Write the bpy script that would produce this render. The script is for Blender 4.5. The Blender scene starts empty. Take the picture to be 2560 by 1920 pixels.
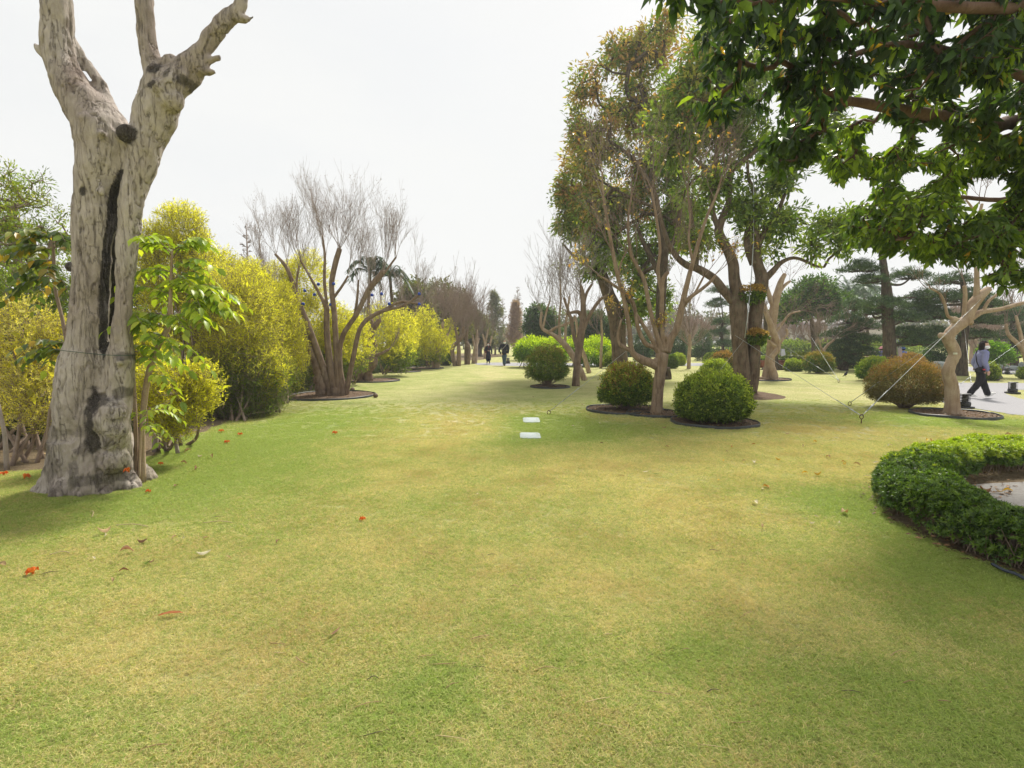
import bpy, math, random
import numpy as np
from mathutils import Vector, Matrix
rng = np.random.default_rng(7)
SC = bpy.context.scene
COL = SC.collection
# ------------------------------------------------------------------ camera
FPX = 1330.0                      # focal length in pixels of the 2560 px wide photograph
HORIZON = 855.0
PITCH = math.atan((960 - HORIZON) / FPX)
CAMZ = 1.6
cam_d = bpy.data.cameras.new("camera")
cam = bpy.data.objects.new("camera", cam_d)
COL.objects.link(cam)
cam_d.sensor_width = 36.0
cam_d.lens = 36.0 * FPX / 2560.0
cam_d.clip_end = 3000
cam_d.clip_start = 0.05
cam.location = (0, 0, CAMZ)
cam.rotation_euler = (math.pi / 2 - PITCH, 0, 0)
SC.camera = cam
# ------------------------------------------------------------------ world and sun
SUN_EL, SUN_AZ = math.radians(50), math.radians(26)      # azimuth from +Y towards +X
world = bpy.data.worlds.new("World")
SC.world = world
world.use_nodes = True
wt = world.node_tree
wt.nodes.clear()
wo = wt.nodes.new("ShaderNodeOutputWorld")
bg = wt.nodes.new("ShaderNodeBackground")
bg.inputs["Strength"].default_value = 0.1
sky = wt.nodes.new("ShaderNodeTexSky")
sky.sky_type = 'NISHITA'
sky.sun_disc = False
sky.sun_elevation = SUN_EL
sky.sun_rotation = SUN_AZ
sky.air_density = 1.0
sky.dust_density = 3.0
wc = wt.nodes.new("ShaderNodeTexCoord")
wm = wt.nodes.new("ShaderNodeMapping")
wm.inputs["Scale"].default_value = (1, 1, 3.2)
wn = wt.nodes.new("ShaderNodeTexNoise")
wn.inputs["Scale"].default_value = 1.6
wn.inputs["Detail"].default_value = 5
wr = wt.nodes.new("ShaderNodeMapRange")
wr.inputs["From Min"].default_value = 0.35
wr.inputs["From Max"].default_value = 0.60
wr.inputs["To Min"].default_value = 0.88
wr.inputs["To Max"].default_value = 0.99
wx = wt.nodes.new("ShaderNodeMix")
wx.data_type = 'RGBA'
wt.links.new(wc.outputs["Generated"], wm.inputs["Vector"])
wt.links.new(wm.outputs[0], wn.inputs["Vector"])
wt.links.new(wn.outputs[0], wr.inputs["Value"])
wt.links.new(wr.outputs[0], wx.inputs[0])
wt.links.new(sky.outputs[0], wx.inputs[6])
wx.inputs[7].default_value = (7.65, 7.7, 7.6, 1)
wt.links.new(wx.outputs[2], bg.inputs["Color"])
wt.links.new(bg.outputs[0], wo.inputs["Surface"])
sund = bpy.data.lights.new("sun", 'SUN')
sund.energy = 5.0
sund.angle = math.radians(11)
sund.color = (1.0, 0.95, 0.86)
sun = bpy.data.objects.new("sun", sund)
COL.objects.link(sun)
sv = Vector((math.sin(SUN_AZ) * math.cos(SUN_EL), math.cos(SUN_AZ) * math.cos(SUN_EL), math.sin(SUN_EL)))
sun.rotation_euler = sv.to_track_quat('Z', 'Y').to_euler()
sun.location = (0, 0, 30)
SC.view_settings.view_transform = 'Standard'
SC.view_settings.look = 'None'
SC.view_settings.exposure = 0.30
SC.view_settings.gamma = 1.0
SC.view_settings.use_curve_mapping = False
SC.render.engine = 'CYCLES'
SC.cycles.use_denoising = True
SC.cycles.max_bounces = 8
SC.cycles.diffuse_bounces = 5
SC.cycles.transmission_bounces = 6
SC.cycles.transparent_max_bounces = 6
SC.cycles.volume_bounces = 0
SC.cycles.use_adaptive_sampling = True
SC.cycles.adaptive_threshold = 0.02
SC.cycles.sample_clamp_indirect = 6
# ------------------------------------------------------------------ picture -> place
def ray(px, py):
    dx = (px - 1280) / FPX
    dz = -(py - 960) / FPX
    c, s = math.cos(PITCH), math.sin(PITCH)
    return np.array([dx, c + dz * s, -s + dz * c])
def G(px, py, z=0.0):
    d = ray(px, py)
    t = (z - CAMZ) / d[2]
    return np.array([d[0] * t, d[1] * t, z])
def P(px, py, y):
    d = ray(px, py)
    t = y / d[1]
    return np.array([d[0] * t, y, CAMZ + d[2] * t])
def YR(py):
    return G(1280, py)[1]
# ------------------------------------------------------------------ noise
_T = np.random.default_rng(3).random((32, 32, 32))
def vnoise(p):
    p = np.asarray(p, float)
    i = np.floor(p).astype(int)
    f = p - i
    f = f * f * (3 - 2 * f)
    i0 = i % 32
    i1 = (i + 1) % 32
    x0, y0, z0 = i0.T
    x1, y1, z1 = i1.T
    fx, fy, fz = f.T
    a = _T[x0, y0, z0] * (1 - fx) + _T[x1, y0, z0] * fx
    b = _T[x0, y1, z0] * (1 - fx) + _T[x1, y1, z0] * fx
    c = _T[x0, y0, z1] * (1 - fx) + _T[x1, y0, z1] * fx
    d = _T[x0, y1, z1] * (1 - fx) + _T[x1, y1, z1] * fx
    return (a * (1 - fy) + b * fy) * (1 - fz) + (c * (1 - fy) + d * fy) * fz
def fbm(p, o=4):
    p = np.asarray(p, float)
    s, a, t = 0, 1.0, 0
    for k in range(o):
        s = s + a * vnoise(p * 2 ** k + k * 7.3)
        t += a
        a *= .5
    return s / t
# ------------------------------------------------------------------ mesh building
class MB:
    def __init__(s):
        s.V, s.F, s.C, s.n = [], [], [], 0
    def add(s, V, F, col=(0.5, 0.5, 0.5)):
        V = np.asarray(V, float).reshape(-1, 3)
        F = np.asarray(F, int).reshape(-1, 3)
        col = np.asarray(col, float)
        if col.ndim == 1:
            col = np.tile(col, (len(V), 1))
        s.V.append(V); s.F.append(F + s.n); s.C.append(col)
        s.n += len(V)
    def arrays(s):
        return np.concatenate(s.V), np.concatenate(s.F), np.concatenate(s.C)
    def build(s, name, mat, parent=None, smooth=True, org=None, kind=None):
        if not s.V:
            return None
        V, F, C = s.arrays()
        if org is None:
            org = np.array(ORG.get(parent.name, (0, 0, 0))) if parent is not None else np.zeros(3)
        me = make_mesh(name, V - np.asarray(org), F, C, smooth)
        me.materials.append(mat)
        o = bpy.data.objects.new(name, me)
        COL.objects.link(o)
        if parent is not None:
            o.parent = parent
            ORG[o.name] = tuple(org)
        else:
            o.location = org
            ORG[o.name] = tuple(org)
        if kind:
            o["kind"] = kind
        return o
ORG = {}
def make_mesh(name, V, F, C=None, smooth=True):
    me = bpy.data.meshes.new(name)
    me.vertices.add(len(V))
    me.vertices.foreach_set("co", V.astype(np.float32).ravel())
    me.loops.add(F.size)
    me.loops.foreach_set("vertex_index", F.astype(np.int32).ravel())
    me.polygons.add(len(F))
    me.polygons.foreach_set("loop_start", np.arange(0, F.size, 3, dtype=np.int32))
    if smooth:
        me.polygons.foreach_set("use_smooth", np.ones(len(F), dtype=bool))
    me.update(calc_edges=True)
    if C is not None:
        a = me.attributes.new("col", 'FLOAT_COLOR', 'POINT')
        a.data.foreach_set("color", np.hstack([C, np.ones((len(C), 1))]).astype(np.float32).ravel())
    return me
def thing(name, label, cat, loc=(0, 0, 0), group=None):
    o = bpy.data.objects.new(name, None)
    COL.objects.link(o)
    o.location = loc
    o.empty_display_size = .1
    o["label"] = label
    o["category"] = cat
    if group:
        o["group"] = group
    ORG[o.name] = tuple(loc)
    return o
def tag(o, label, cat, group=None):
    o["label"] = label
    o["category"] = cat
    if group:
        o["group"] = group
    return o
def struct(o):
    o["kind"] = "structure"
    return o
def catmull(pts, n):
    """pts (k,m) -> resampled smooth polyline of about n points per span"""
    p = np.asarray(pts, float)
    if len(p) < 3:
        t = np.linspace(0, 1, n + 1)[:, None]
        return p[0] * (1 - t) + p[-1] * t
    q = np.vstack([2 * p[0] - p[1], p, 2 * p[-1] - p[-2]])
    out = []
    for i in range(1, len(q) - 2):
        a, b, c, d = q[i - 1:i + 3]
        t = np.linspace(0, 1, n, endpoint=False)[:, None]
        out.append(.5 * (2 * b + (c - a) * t + (2 * a - 5 * b + 4 * c - d) * t ** 2 + (3 * b - a - 3 * c + d) * t ** 3))
    out.append(p[-1:])
    return np.vstack(out)
def tube(mb, pts, rad, s=8, col=(0.5, 0.5, 0.5), rough=0.0, cap=True, seed=0, flut=0.0, twist=0.0):
    p = np.asarray(pts, float)
    r = np.broadcast_to(np.asarray(rad, float), (len(p),))
    k = len(p)
    T = np.gradient(p, axis=0)
    T /= np.linalg.norm(T, axis=1)[:, None] + 1e-9
    N = np.zeros_like(T)
    ref = np.array([0.31, 0.9, 0.2])
    n0 = ref - T[0] * ref.dot(T[0])
    N[0] = n0 / np.linalg.norm(n0)
    for i in range(1, k):
        v = N[i - 1] - T[i] * N[i - 1].dot(T[i])
        N[i] = v / (np.linalg.norm(v) + 1e-9)
    B = np.cross(T, N)
    a = np.linspace(0, 2 * np.pi, s, endpoint=False)
    A = a[None, :] + (np.arange(k) * twist)[:, None]
    R = np.repeat(r[:, None], s, 1)
    if rough:
        g = np.stack([np.cos(a)[None] * 1.3 + np.zeros((k, 1)), np.sin(a)[None] * 1.3 + np.zeros((k, 1)), (np.arange(k) * .45)[:, None] + np.zeros((1, s))], -1).reshape(-1, 3)
        R = R * (1 + rough * (fbm(g + seed * 3.7, 3).reshape(k, s) - .5) * 2)
    if flut:
        R = R * (1 + flut * np.sin(a * 5 + seed)[None])
    V = p[:, None] + R[..., None] * (np.cos(A)[..., None] * N[:, None] + np.sin(A)[..., None] * B[:, None])
    V = V.reshape(-1, 3)
    i = np.arange(k - 1)[:, None] * s
    j = np.arange(s)[None]
    j2 = (j + 1) % s
    q = np.stack([i + j, i + j2, i + s + j2, i + s + j], -1).reshape(-1, 4)
    F = np.vstack([q[:, [0, 1, 2]], q[:, [0, 2, 3]]])
    if cap:
        V = np.vstack([V, p[0] - T[0] * r[0] * .2, p[-1] + T[-1] * r[-1] * .6])
        c0, c1 = k * s, k * s + 1
        jj = np.arange(s)
        F = np.vstack([F, np.stack([np.full(s, c0), (jj + 1) % s, jj], -1), np.stack([np.full(s, c1), (k - 1) * s + jj, (k - 1) * s + (jj + 1) % s], -1)])
    mb.add(V, F, col)
def tubes(mb, Pk, R, s=3, col=(0.5, 0.5, 0.5)):
    """batch: Pk (N,k,3), R (N,k)"""
    Pk = np.asarray(Pk, float)
    if len(Pk) == 0:
        return
    R = np.asarray(R, float)
    Nn, k, _ = Pk.shape
    T = np.gradient(Pk, axis=1)
    T /= np.linalg.norm(T, axis=2, keepdims=True) + 1e-9
    ref = np.array([0.37, 0.9, 0.23])
    A = np.cross(T, ref)
    A /= np.linalg.norm(A, axis=2, keepdims=True) + 1e-9
    B = np.cross(T, A)
    a = np.linspace(0, 2 * np.pi, s, endpoint=False)
    V = Pk[:, :, None] + R[:, :, None, None] * (np.cos(a)[None, None, :, None] * A[:, :, None] + np.sin(a)[None, None, :, None] * B[:, :, None])
    n = np.arange(Nn)[:, None, None] * k * s
    i = np.arange(k - 1)[None, :, None] * s
    j = np.arange(s)[None, None]
    j2 = (j + 1) % s
    q = np.stack([n + i + j, n + i + j2, n + i + s + j2, n + i + s + j], -1).reshape(-1, 4)
    F = np.vstack([q[:, [0, 1, 2]], q[:, [0, 2, 3]]])
    col = np.asarray(col, float)
    if col.ndim == 2:
        col = np.repeat(col, k * s, 0)
    mb.add(V.reshape(-1, 3), F, col)
# leaf templates: (u along, v across, w up)
RHOMB = (np.array([(0, 0, 0), (.45, .5, .1), (.45, -.5, .1), (1, 0, 0)]), np.array([(0, 3, 1), (0, 2, 3)]))
LEAF = (np.array([(0, 0, 0), (.25, -.42, .07), (.25, 0, 0), (.25, .42, .07), (.6, -.42, .05), (.6, 0, -.03), (.6, .42, .05), (1.0, 0, -.16)]),
        np.array([(0, 1, 2), (0, 2, 3), (1, 4, 5), (1, 5, 2), (2, 5, 6), (2, 6, 3), (4, 7, 5), (5, 7, 6)]))
LEAF5 = (np.array([(0, 0, 0), (.35, -.5, .06), (.4, 0, -.02), (.35, .5, .06), (1.0, 0, -.1)]),
         np.array([(0, 1, 2), (0, 2, 3), (1, 4, 2), (2, 4, 3)]))
BLADE = (np.array([(0, -.5, 0), (0, .5, 0), (1, 0, 0)]), np.array([(0, 1, 2)]))
def unit(v):
    return v / (np.linalg.norm(v, axis=-1, keepdims=True) + 1e-9)
def leaves(mb, pos, d, up, L, W, tmpl, col, jit=0.15, r=None):
    pos = np.asarray(pos, float)
    N = len(pos)
    if N == 0:
        return
    d = unit(np.broadcast_to(d, (N, 3)))
    up = np.broadcast_to(up, (N, 3))
    s = unit(np.cross(up, d))
    n = np.cross(d, s)
    L = np.broadcast_to(L, (N,))[:, None, None]
    W = np.broadcast_to(W, (N,))[:, None, None]
    t, f = tmpl
    V = pos[:, None] + L * t[None, :, 0:1] * d[:, None] + W * t[None, :, 1:2] * s[:, None] + L * t[None, :, 2:3] * n[:, None]
    F = (f[None] + (np.arange(N) * len(t))[:, None, None]).reshape(-1, 3)
    col = np.broadcast_to(col, (N, 3))
    mb.add(V.reshape(-1, 3), F, np.repeat(col, len(t), 0))
def rdir(n, g=None):
    g = g or rng
    return unit(g.normal(size=(n, 3)))
def cmix(cols, n, g=None, jit=.18, w=None):
    """n colours picked from a palette, with brightness jitter"""
    g = g or rng
    c = np.asarray(cols, float)
    k = g.choice(len(c), n, p=w)
    k2 = g.choice(len(c), n, p=w)
    t = g.random((n, 1)) * .5
    out = c[k] * (1 - t) + c[k2] * t
    return out * np.exp(g.normal(0, jit, (n, 1)))
# ------------------------------------------------------------------ voxel union of shapes
def remesh(mb, voxel, smooth=2):
    V, F, C = mb.arrays()
    me = make_mesh("tmp", V, F, None)
    o = bpy.data.objects.new("tmp", me)
    COL.objects.link(o)
    m = o.modifiers.new("r", 'REMESH')
    m.mode = 'VOXEL'
    m.voxel_size = voxel
    m.adaptivity = 0
    if smooth:
        m2 = o.modifiers.new("s", 'SMOOTH')
        m2.iterations = smooth
        m2.factor = .5
    dg = bpy.context.evaluated_depsgraph_get()
    ev = o.evaluated_get(dg)
    m3 = ev.to_mesh()
    m3.calc_loop_triangles()
    n = len(m3.vertices)
    v = np.empty(n * 3, np.float32); m3.vertices.foreach_get("co", v)
    nn = np.empty(n * 3, np.float32); m3.vertices.foreach_get("normal", nn)
    t = np.empty(len(m3.loop_triangles) * 3, np.int32); m3.loop_triangles.foreach_get("vertices", t)
    ev.to_mesh_clear()
    bpy.data.objects.remove(o)
    bpy.data.meshes.remove(me)
    return v.reshape(-1, 3).astype(float), t.reshape(-1, 3), nn.reshape(-1, 3).astype(float)
def ball(mb, c, r, seg=14, ring=9, sc=(1, 1, 1), col=(.5, .5, .5), rot=None):
    th = np.linspace(0, np.pi, ring)
    ph = np.linspace(0, 2 * np.pi, seg, endpoint=False)
    V = [(0, 0, 1)]
    for a in th[1:-1]:
        for b in ph:
            V.append((math.sin(a) * math.cos(b), math.sin(a) * math.sin(b), math.cos(a)))
    V.append((0, 0, -1))
    F = []
    for j in range(seg):
        F.append((0, 1 + j, 1 + (j + 1) % seg))
    for i in range(ring - 3):
        for j in range(seg):
            a, b = 1 + i * seg + j, 1 + i * seg + (j + 1) % seg
            F += [(a, a + seg, b + seg), (a, b + seg, b)]
    L = len(V) - 1
    for j in range(seg):
        F.append((L, 1 + (ring - 3) * seg + (j + 1) % seg, 1 + (ring - 3) * seg + j))
    V = np.array(V) * np.array(sc) * r
    if rot is not None:
        V = V @ np.array(rot).T
    mb.add(V + np.array(c), F, col)
def box(mb, c, s, col=(.5, .5, .5), rz=0, bev=0.0):
    x, y, z = np.array(s) / 2
    V = np.array([(sx * x, sy * y, sz * z) for sx in (-1, 1) for sy in (-1, 1) for sz in (-1, 1)], float)
    cr, sr = math.cos(rz), math.sin(rz)
    V = V @ np.array([[cr, sr, 0], [-sr, cr, 0], [0, 0, 1]]) + np.array(c)
    F = [(0, 1, 3), (0, 3, 2), (4, 6, 7), (4, 7, 5), (0, 4, 5), (0, 5, 1), (2, 3, 7), (2, 7, 6), (0, 2, 6), (0, 6, 4), (1, 5, 7), (1, 7, 3)]
    mb.add(V, F, col)
def lathe(mb, c, prof, seg=24, col=(.5, .5, .5)):
    """prof list of (r,z)"""
    a = np.linspace(0, 2 * np.pi, seg, endpoint=False)
    V = np.array([[(r * math.cos(t), r * math.sin(t), z) for t in a] for r, z in prof]).reshape(-1, 3) + np.array(c)
    k = len(prof)
    i = np.arange(k - 1)[:, None] * seg
    j = np.arange(seg)[None]
    j2 = (j + 1) % seg
    q = np.stack([i + j, i + j2, i + seg + j2, i + seg + j], -1).reshape(-1, 4)
    mb.add(V, np.vstack([q[:, [0, 1, 2]], q[:, [0, 2, 3]]]), col)
# ------------------------------------------------------------------ materials
class NT:
    def __init__(s, name):
        s.m = bpy.data.materials.new(name)
        s.m.use_nodes = True
        s.t = s.m.node_tree
        s.t.nodes.clear()
        s.out = s.t.nodes.new("ShaderNodeOutputMaterial")
    def n(s, typ, **kw):
        nd = s.t.nodes.new(typ)
        for k, v in kw.items():
            if hasattr(nd, k) and not k.startswith("i_"):
                setattr(nd, k, v)
        return nd
    def l(s, a, b):
        s.t.links.new(a, b)
    def noise(s, vec, scale, detail=4, rough=.5, dist=0):
        n = s.n("ShaderNodeTexNoise")
        n.inputs["Scale"].default_value = scale
        n.inputs["Detail"].default_value = detail
        n.inputs["Roughness"].default_value = rough
        n.inputs["Distortion"].default_value = dist
        if vec is not None:
            s.l(vec, n.inputs["Vector"])
        return n.outputs[0]
    def mapr(s, v, a, b, c=0, d=1, smooth=False):
        n = s.n("ShaderNodeMapRange")
        if smooth:
            n.interpolation_type = 'SMOOTHSTEP'
        for i, x in enumerate((a, b, c, d)):
            n.inputs[i + 1].default_value = x
        s.l(v, n.inputs[0])
        return n.outputs[0]
    def math(s, op, a, b=None, clamp=False):
        n = s.n("ShaderNodeMath")
        n.operation = op
        n.use_clamp = clamp
        for i, x in enumerate((a, b)):
            if x is None:
                continue
            if isinstance(x, (int, float)):
                n.inputs[i].default_value = x
            else:
                s.l(x, n.inputs[i])
        return n.outputs[0]
    def mix(s, f, a, b, mode='MIX'):
        n = s.n("ShaderNodeMix")
        n.data_type = 'RGBA'
        n.blend_type = mode
        for i, x in ((0, f), (6, a), (7, b)):
            if isinstance(x, (int, float)):
                n.inputs[i].default_value = x
            elif isinstance(x, tuple):
                n.inputs[i].default_value = (*x, 1) if len(x) == 3 else x
            else:
                s.l(x, n.inputs[i])
        return n.outputs[2]
    def mapping(s, vec, scale=(1, 1, 1), rot=(0, 0, 0)):
        n = s.n("ShaderNodeMapping")
        n.inputs["Scale"].default_value = scale
        n.inputs["Rotation"].default_value = rot
        s.l(vec, n.inputs["Vector"])
        return n.outputs[0]
    def pos(s):
        return s.n("ShaderNodeNewGeometry").outputs["Position"]
    def obj(s):
        return s.n("ShaderNodeTexCoord").outputs["Object"]
    def attr(s, name="col"):
        a = s.n("ShaderNodeAttribute")
        a.attribute_name = name
        return a.outputs["Color"]
    def bump(s, h, strength=.5, dist=.01, normal=None):
        b = s.n("ShaderNodeBump")
        b.inputs["Strength"].default_value = strength
        b.inputs["Distance"].default_value = dist
        s.l(h, b.inputs["Height"])
        if normal is not None:
            s.l(normal, b.inputs["Normal"])
        return b.outputs[0]
    def bsdf(s, col, rough=.7, normal=None, spec=.3, metal=0):
        b = s.n("ShaderNodeBsdfPrincipled")
        if isinstance(col, tuple):
            b.inputs["Base Color"].default_value = (*col, 1)
        else:
            s.l(col, b.inputs["Base Color"])
        if isinstance(rough, (int, float)):
            b.inputs["Roughness"].default_value = rough
        else:
            s.l(rough, b.inputs["Roughness"])
        b.inputs["Specular IOR Level"].default_value = spec
        b.inputs["Metallic"].default_value = metal
        if normal is not None:
            s.l(normal, b.inputs["Normal"])
        return b.outputs[0]
    def done(s, sh):
        s.l(sh, s.out.inputs["Surface"])
        return s.m
def leaf_mat(name, trans=.4, rough=.5, spec=.25, warm=(1.25, 1.3, .45), nsc=60):
    t = NT(name)
    c = t.attr()
    v = t.noise(t.pos(), nsc, 2)
    c = t.mix(t.mapr(v, .3, .7, 0, .35), c, t.mix(1.0, c, (.55, .6, .5), 'MULTIPLY'))
    a = t.bsdf(c, rough, spec=spec)
    tr = t.n("ShaderNodeBsdfTranslucent")
    t.l(t.mix(1.0, c, warm, 'MULTIPLY'), tr.inputs["Color"])
    m = t.n("ShaderNodeMixShader")
    m.inputs[0].default_value = trans
    t.l(a, m.inputs[1])
    t.l(tr.outputs[0], m.inputs[2])
    return t.done(m.outputs[0])
M_LEAF = leaf_mat("leaf")
M_GLOSSY = leaf_mat("glossy_leaf", .42, .38, .4)
M_GOLD = leaf_mat("golden_foliage", .6, .6, .15, (1.15, 1.12, .5))
M_NEEDLE = leaf_mat("needle_foliage", .2, .6, .2)
def bark_mat(name, base, dark, light, sc=1.0, crack=.6, bump=.6, lichen=None):
    t = NT(name)
    o = t.obj()
    n1 = t.noise(t.mapping(o, (9 * sc, 9 * sc, 1.6 * sc)), 1.0, 6, .62, .4)
    n2 = t.noise(o, 3.2 * sc, 4)
    n3 = t.noise(o, 42 * sc, 4, .6)
    n4 = t.noise(t.mapping(o, (26 * sc, 26 * sc, 3.0 * sc)), 1.0, 4, .6, .3)
    c = t.mix(t.mapr(n2, .3, .7), base, light)
    c = t.mix(t.mapr(n1, .36, .52, crack, 0), c, dark)
    c = t.mix(t.mapr(n3, .3, .65, .35, 0), c, dark)
    if lichen:
        n5 = t.noise(o, 6 * sc, 6, .65)
        c = t.mix(t.mapr(n5, .55, .65, 0, .7), c, lichen)
    h = t.math('ADD', t.mapr(n1, .3, .6), t.math('MULTIPLY', t.mapr(n4, .3, .7), .5))
    h = t.math('ADD', h, t.math('MULTIPLY', n3, .35))
    return t.done(t.bsdf(c, .9, t.bump(h, bump, .02 / sc), .15))
M_BARK_BROWN = bark_mat("crape_bark", (.20, .135, .09), (.09, .06, .045), (.32, .245, .18), 1.6)
M_BARK_TAN = bark_mat("pale_smooth_bark", (.36, .26, .175), (.19, .12, .075), (.50, .40, .30), 1.2, .5, .4)
M_BARK_DARK = bark_mat("dark_bark", (.085, .06, .042), (.03, .022, .018), (.16, .125, .09), 1.4, .8, 1.0, (.10, .11, .06))
M_BARK_MID = bark_mat("evergreen_bark", (.135, .095, .065), (.05, .036, .026), (.22, .165, .12), 1.6, .7, .9, (.15, .15, .09))
M_TWIG = bark_mat("twig_bark", (.23, .165, .125), (.13, .09, .07), (.33, .26, .21), 2, .3, .2)
M_TWIG_GREY = bark_mat("grey_twig_bark", (.30, .25, .22), (.18, .14, .12), (.40, .34, .31), 2, .3, .2)
def plain(name, col, rough=.6, spec=.3, metal=0, nsc=30, var=.25, bump=0):
    t = NT(name)
    n = t.noise(t.obj(), nsc, 4)
    c = t.mix(t.mapr(n, .3, .7, 0, 1), tuple(x * (1 - var) for x in col), tuple(min(1, x * (1 + var)) for x in col))
    nm = t.bump(n, bump, .01) if bump else None
    return t.done(t.bsdf(c, rough, nm, spec, metal))
def vcol(name, rough=.7, spec=.3, bump=0, nsc=40, var=.2):
    t = NT(name)
    n = t.noise(t.obj(), nsc, 4)
    c = t.mix(1.0, t.attr(), t.mix(n, (1 - var,) * 3, (1 + var,) * 3), 'MULTIPLY')
    return t.done(t.bsdf(c, rough, t.bump(n, bump, .01) if bump else None, spec))
M_VCOL = vcol("painted_colour")
M_PETAL = leaf_mat("petal", .3, .5, .2, (1.1, 1.0, .8), 90)
M_DEAD = leaf_mat("dead_leaf", .25, .6, .2, (1.1, 1.0, .6), 90)
M_STEEL = plain("galvanised_steel", (.38, .40, .40), .4, .5, .6, 60, .12)
M_RUST = plain("rusty_iron", (.13, .075, .045), .8, .3, .3, 80, .4)
M_PLASTIC = plain("black_plastic", (.03, .035, .035), .45, .5, 0, 10, .3)
M_BLACKPAINT = plain("black_paint", (.02, .02, .022), .5, .5, 0, 30, .3)
M_CONCRETE = plain("pale_concrete", (.42, .47, .45), .9, .2, 0, 40, .1, .3)
# lawn colour: straw and green patches placed by where they lie on the ground
BLOBS = []   # (px, py, rx_m, ry_m, amount)  amount>0 greener, <0 drier
for px, py, rx, ry, am in [
    (520, 1130, 1.6, 2.6, .42), (700, 1080, 1.6, 2.5, .40), (860, 1030, 1.4, 3.0, .32), (640, 1200, 1.1, 1.3, .28),
    (380, 1240, 1.0, .9, .22), (130, 1300, 1.0, .8, .22), (960, 960, 1.4, 7, .30), (1120, 930, 1.2, 8, .18),
    (1320, 1075, 1.0, 2.3, .48), (1420, 1060, .9, 1.6, .40), (1180, 950, .7, 4, .25), (1330, 985, 1.0, 3.5, .25),
    (1450, 1095, .6, .5, .32), (1600, 1075, 2.0, 1.0, .34), (1500, 1010, 1.1, 2.0, .32),
    (2200, 1270, .8, .9, .60), (2290, 1390, .9, .6, .50), (2420, 1480, .8, .5, .45), (2100, 1290, .7, .6, .28),
    (2300, 1045, 1.5, 1.3, .52), (2500, 1055, 1.8, .8, .42), (2040, 1010, 1.2, 1.2, .2), (2000, 940, 3, 3, .12),
    (1000, 1860, .45, .3, .36), (950, 1760, .35, .2, .22), (120, 1800, .5, .35, .28), (1700, 1640, .4, .22, .30),
    (2300, 1700, 1.0, .8, .34), (2500, 1850, .8, .6, .30), (1500, 1600, .8, .2, .10), (1080, 1260, .5, .5, .16),
    (1150, 1060, .9, 3.4, -.42), (1220, 940, .7, 7.0, -.35), (1000, 1200, .9, 1.2, -.10), (1600, 1180, 2.2, 1.6, -.34),
    (1950, 1100, 2.6, 2.2, -.36), (1880, 1300, 1.2, .8, -.30), (2150, 1080, 1.6, .9, -.25), (2200, 985, 3.5, 2.5, -.3),
    (1900, 1450, .8, .5, -.26), (700, 1600, .9, .5, -.16), (1350, 1450, .8, .5, -.24), (450, 1450, .8, .6, -.16),
    (1200, 880, 3, 10, -.1), (900, 1350, 1.0, .6, -.14), (2050, 1560, .5, .3, -.22), (250, 1640, .6, .4, -.16)]:
    g = G(px, py)
    BLOBS.append((g[0], g[1], rx, ry, am))
def lawn_group():
    ng = bpy.data.node_groups.new("lawn_colour", 'ShaderNodeTree')
    ng.interface.new_socket("Green", in_out='OUTPUT', socket_type='NodeSocketFloat')
    ng.interface.new_socket("Dirt", in_out='OUTPUT', socket_type='NodeSocketFloat')
    ng.interface.new_socket("Tint", in_out='OUTPUT', socket_type='NodeSocketFloat')
    t = NT.__new__(NT)
    t.t = ng
    out = ng.nodes.new("NodeGroupOutput")
    pos = t.pos()
    w = t.n("ShaderNodeTexNoise")
    w.inputs["Scale"].default_value = .9
    w.inputs["Detail"].default_value = 4
    t.l(pos, w.inputs["Vector"])
    va = t.n("ShaderNodeVectorMath"); va.operation = 'SCALE'; va.inputs[3].default_value = 1.3
    t.l(w.outputs["Color"], va.inputs[0])
    vb = t.n("ShaderNodeVectorMath"); vb.operation = 'ADD'
    t.l(pos, vb.inputs[0]); t.l(va.outputs[0], vb.inputs[1])
    wp = vb.outputs[0]
    acc = None
    for x, y, rx, ry, am in BLOBS:
        v = t.n("ShaderNodeVectorMath"); v.operation = 'SUBTRACT'
        t.l(wp, v.inputs[0]); v.inputs[1].default_value = (x + .65, y + .65, .65)
        v2 = t.n("ShaderNodeVectorMath"); v2.operation = 'MULTIPLY'
        t.l(v.outputs[0], v2.inputs[0]); v2.inputs[1].default_value = (1 / rx, 1 / ry, 0)
        ln = t.n("ShaderNodeVectorMath"); ln.operation = 'LENGTH'
        t.l(v2.outputs[0], ln.inputs[0])
        m = t.mapr(ln.outputs["Value"], 0.2, 1.45, am * (.92 if am > 0 else .72), 0, True)
        acc = m if acc is None else t.math('ADD', acc, m)
    n1 = t.noise(pos, .55, 5, .6)
    n2 = t.noise(t.mapping(pos, (1, .75, 1)), 3.0, 5, .65, .6)
    n3 = t.noise(pos, 14, 3, .6)
    s = t.math('ADD', t.mapr(n1, .3, .7, -.10, .22), acc)
    s = t.math('ADD', s, t.mapr(n2, .3, .7, -.16, .20))
    s = t.math('ADD', s, t.mapr(n3, .3, .7, -.20, .20))
    g = t.math('ADD', s, .40, True)
    t.l(g, out.inputs[0])
    d1 = t.noise(pos, 2.1, 6, .7, .8)
    t.l(t.mapr(d1, .66, .74), out.inputs[1])
    t.l(t.noise(pos, 1.3, 4), out.inputs[2])
    return ng
LAWN = lawn_group()
STRAW, STRAW2 = (.52, .48, .225), (.57, .515, .30)
GRN, GRN2 = (.22, .31, .07), (.36, .41, .13)
def lawn_base(t):
    g = t.n("ShaderNodeGroup"); g.node_tree = LAWN
    return g.outputs[0], g.outputs[1], g.outputs[2]
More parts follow.
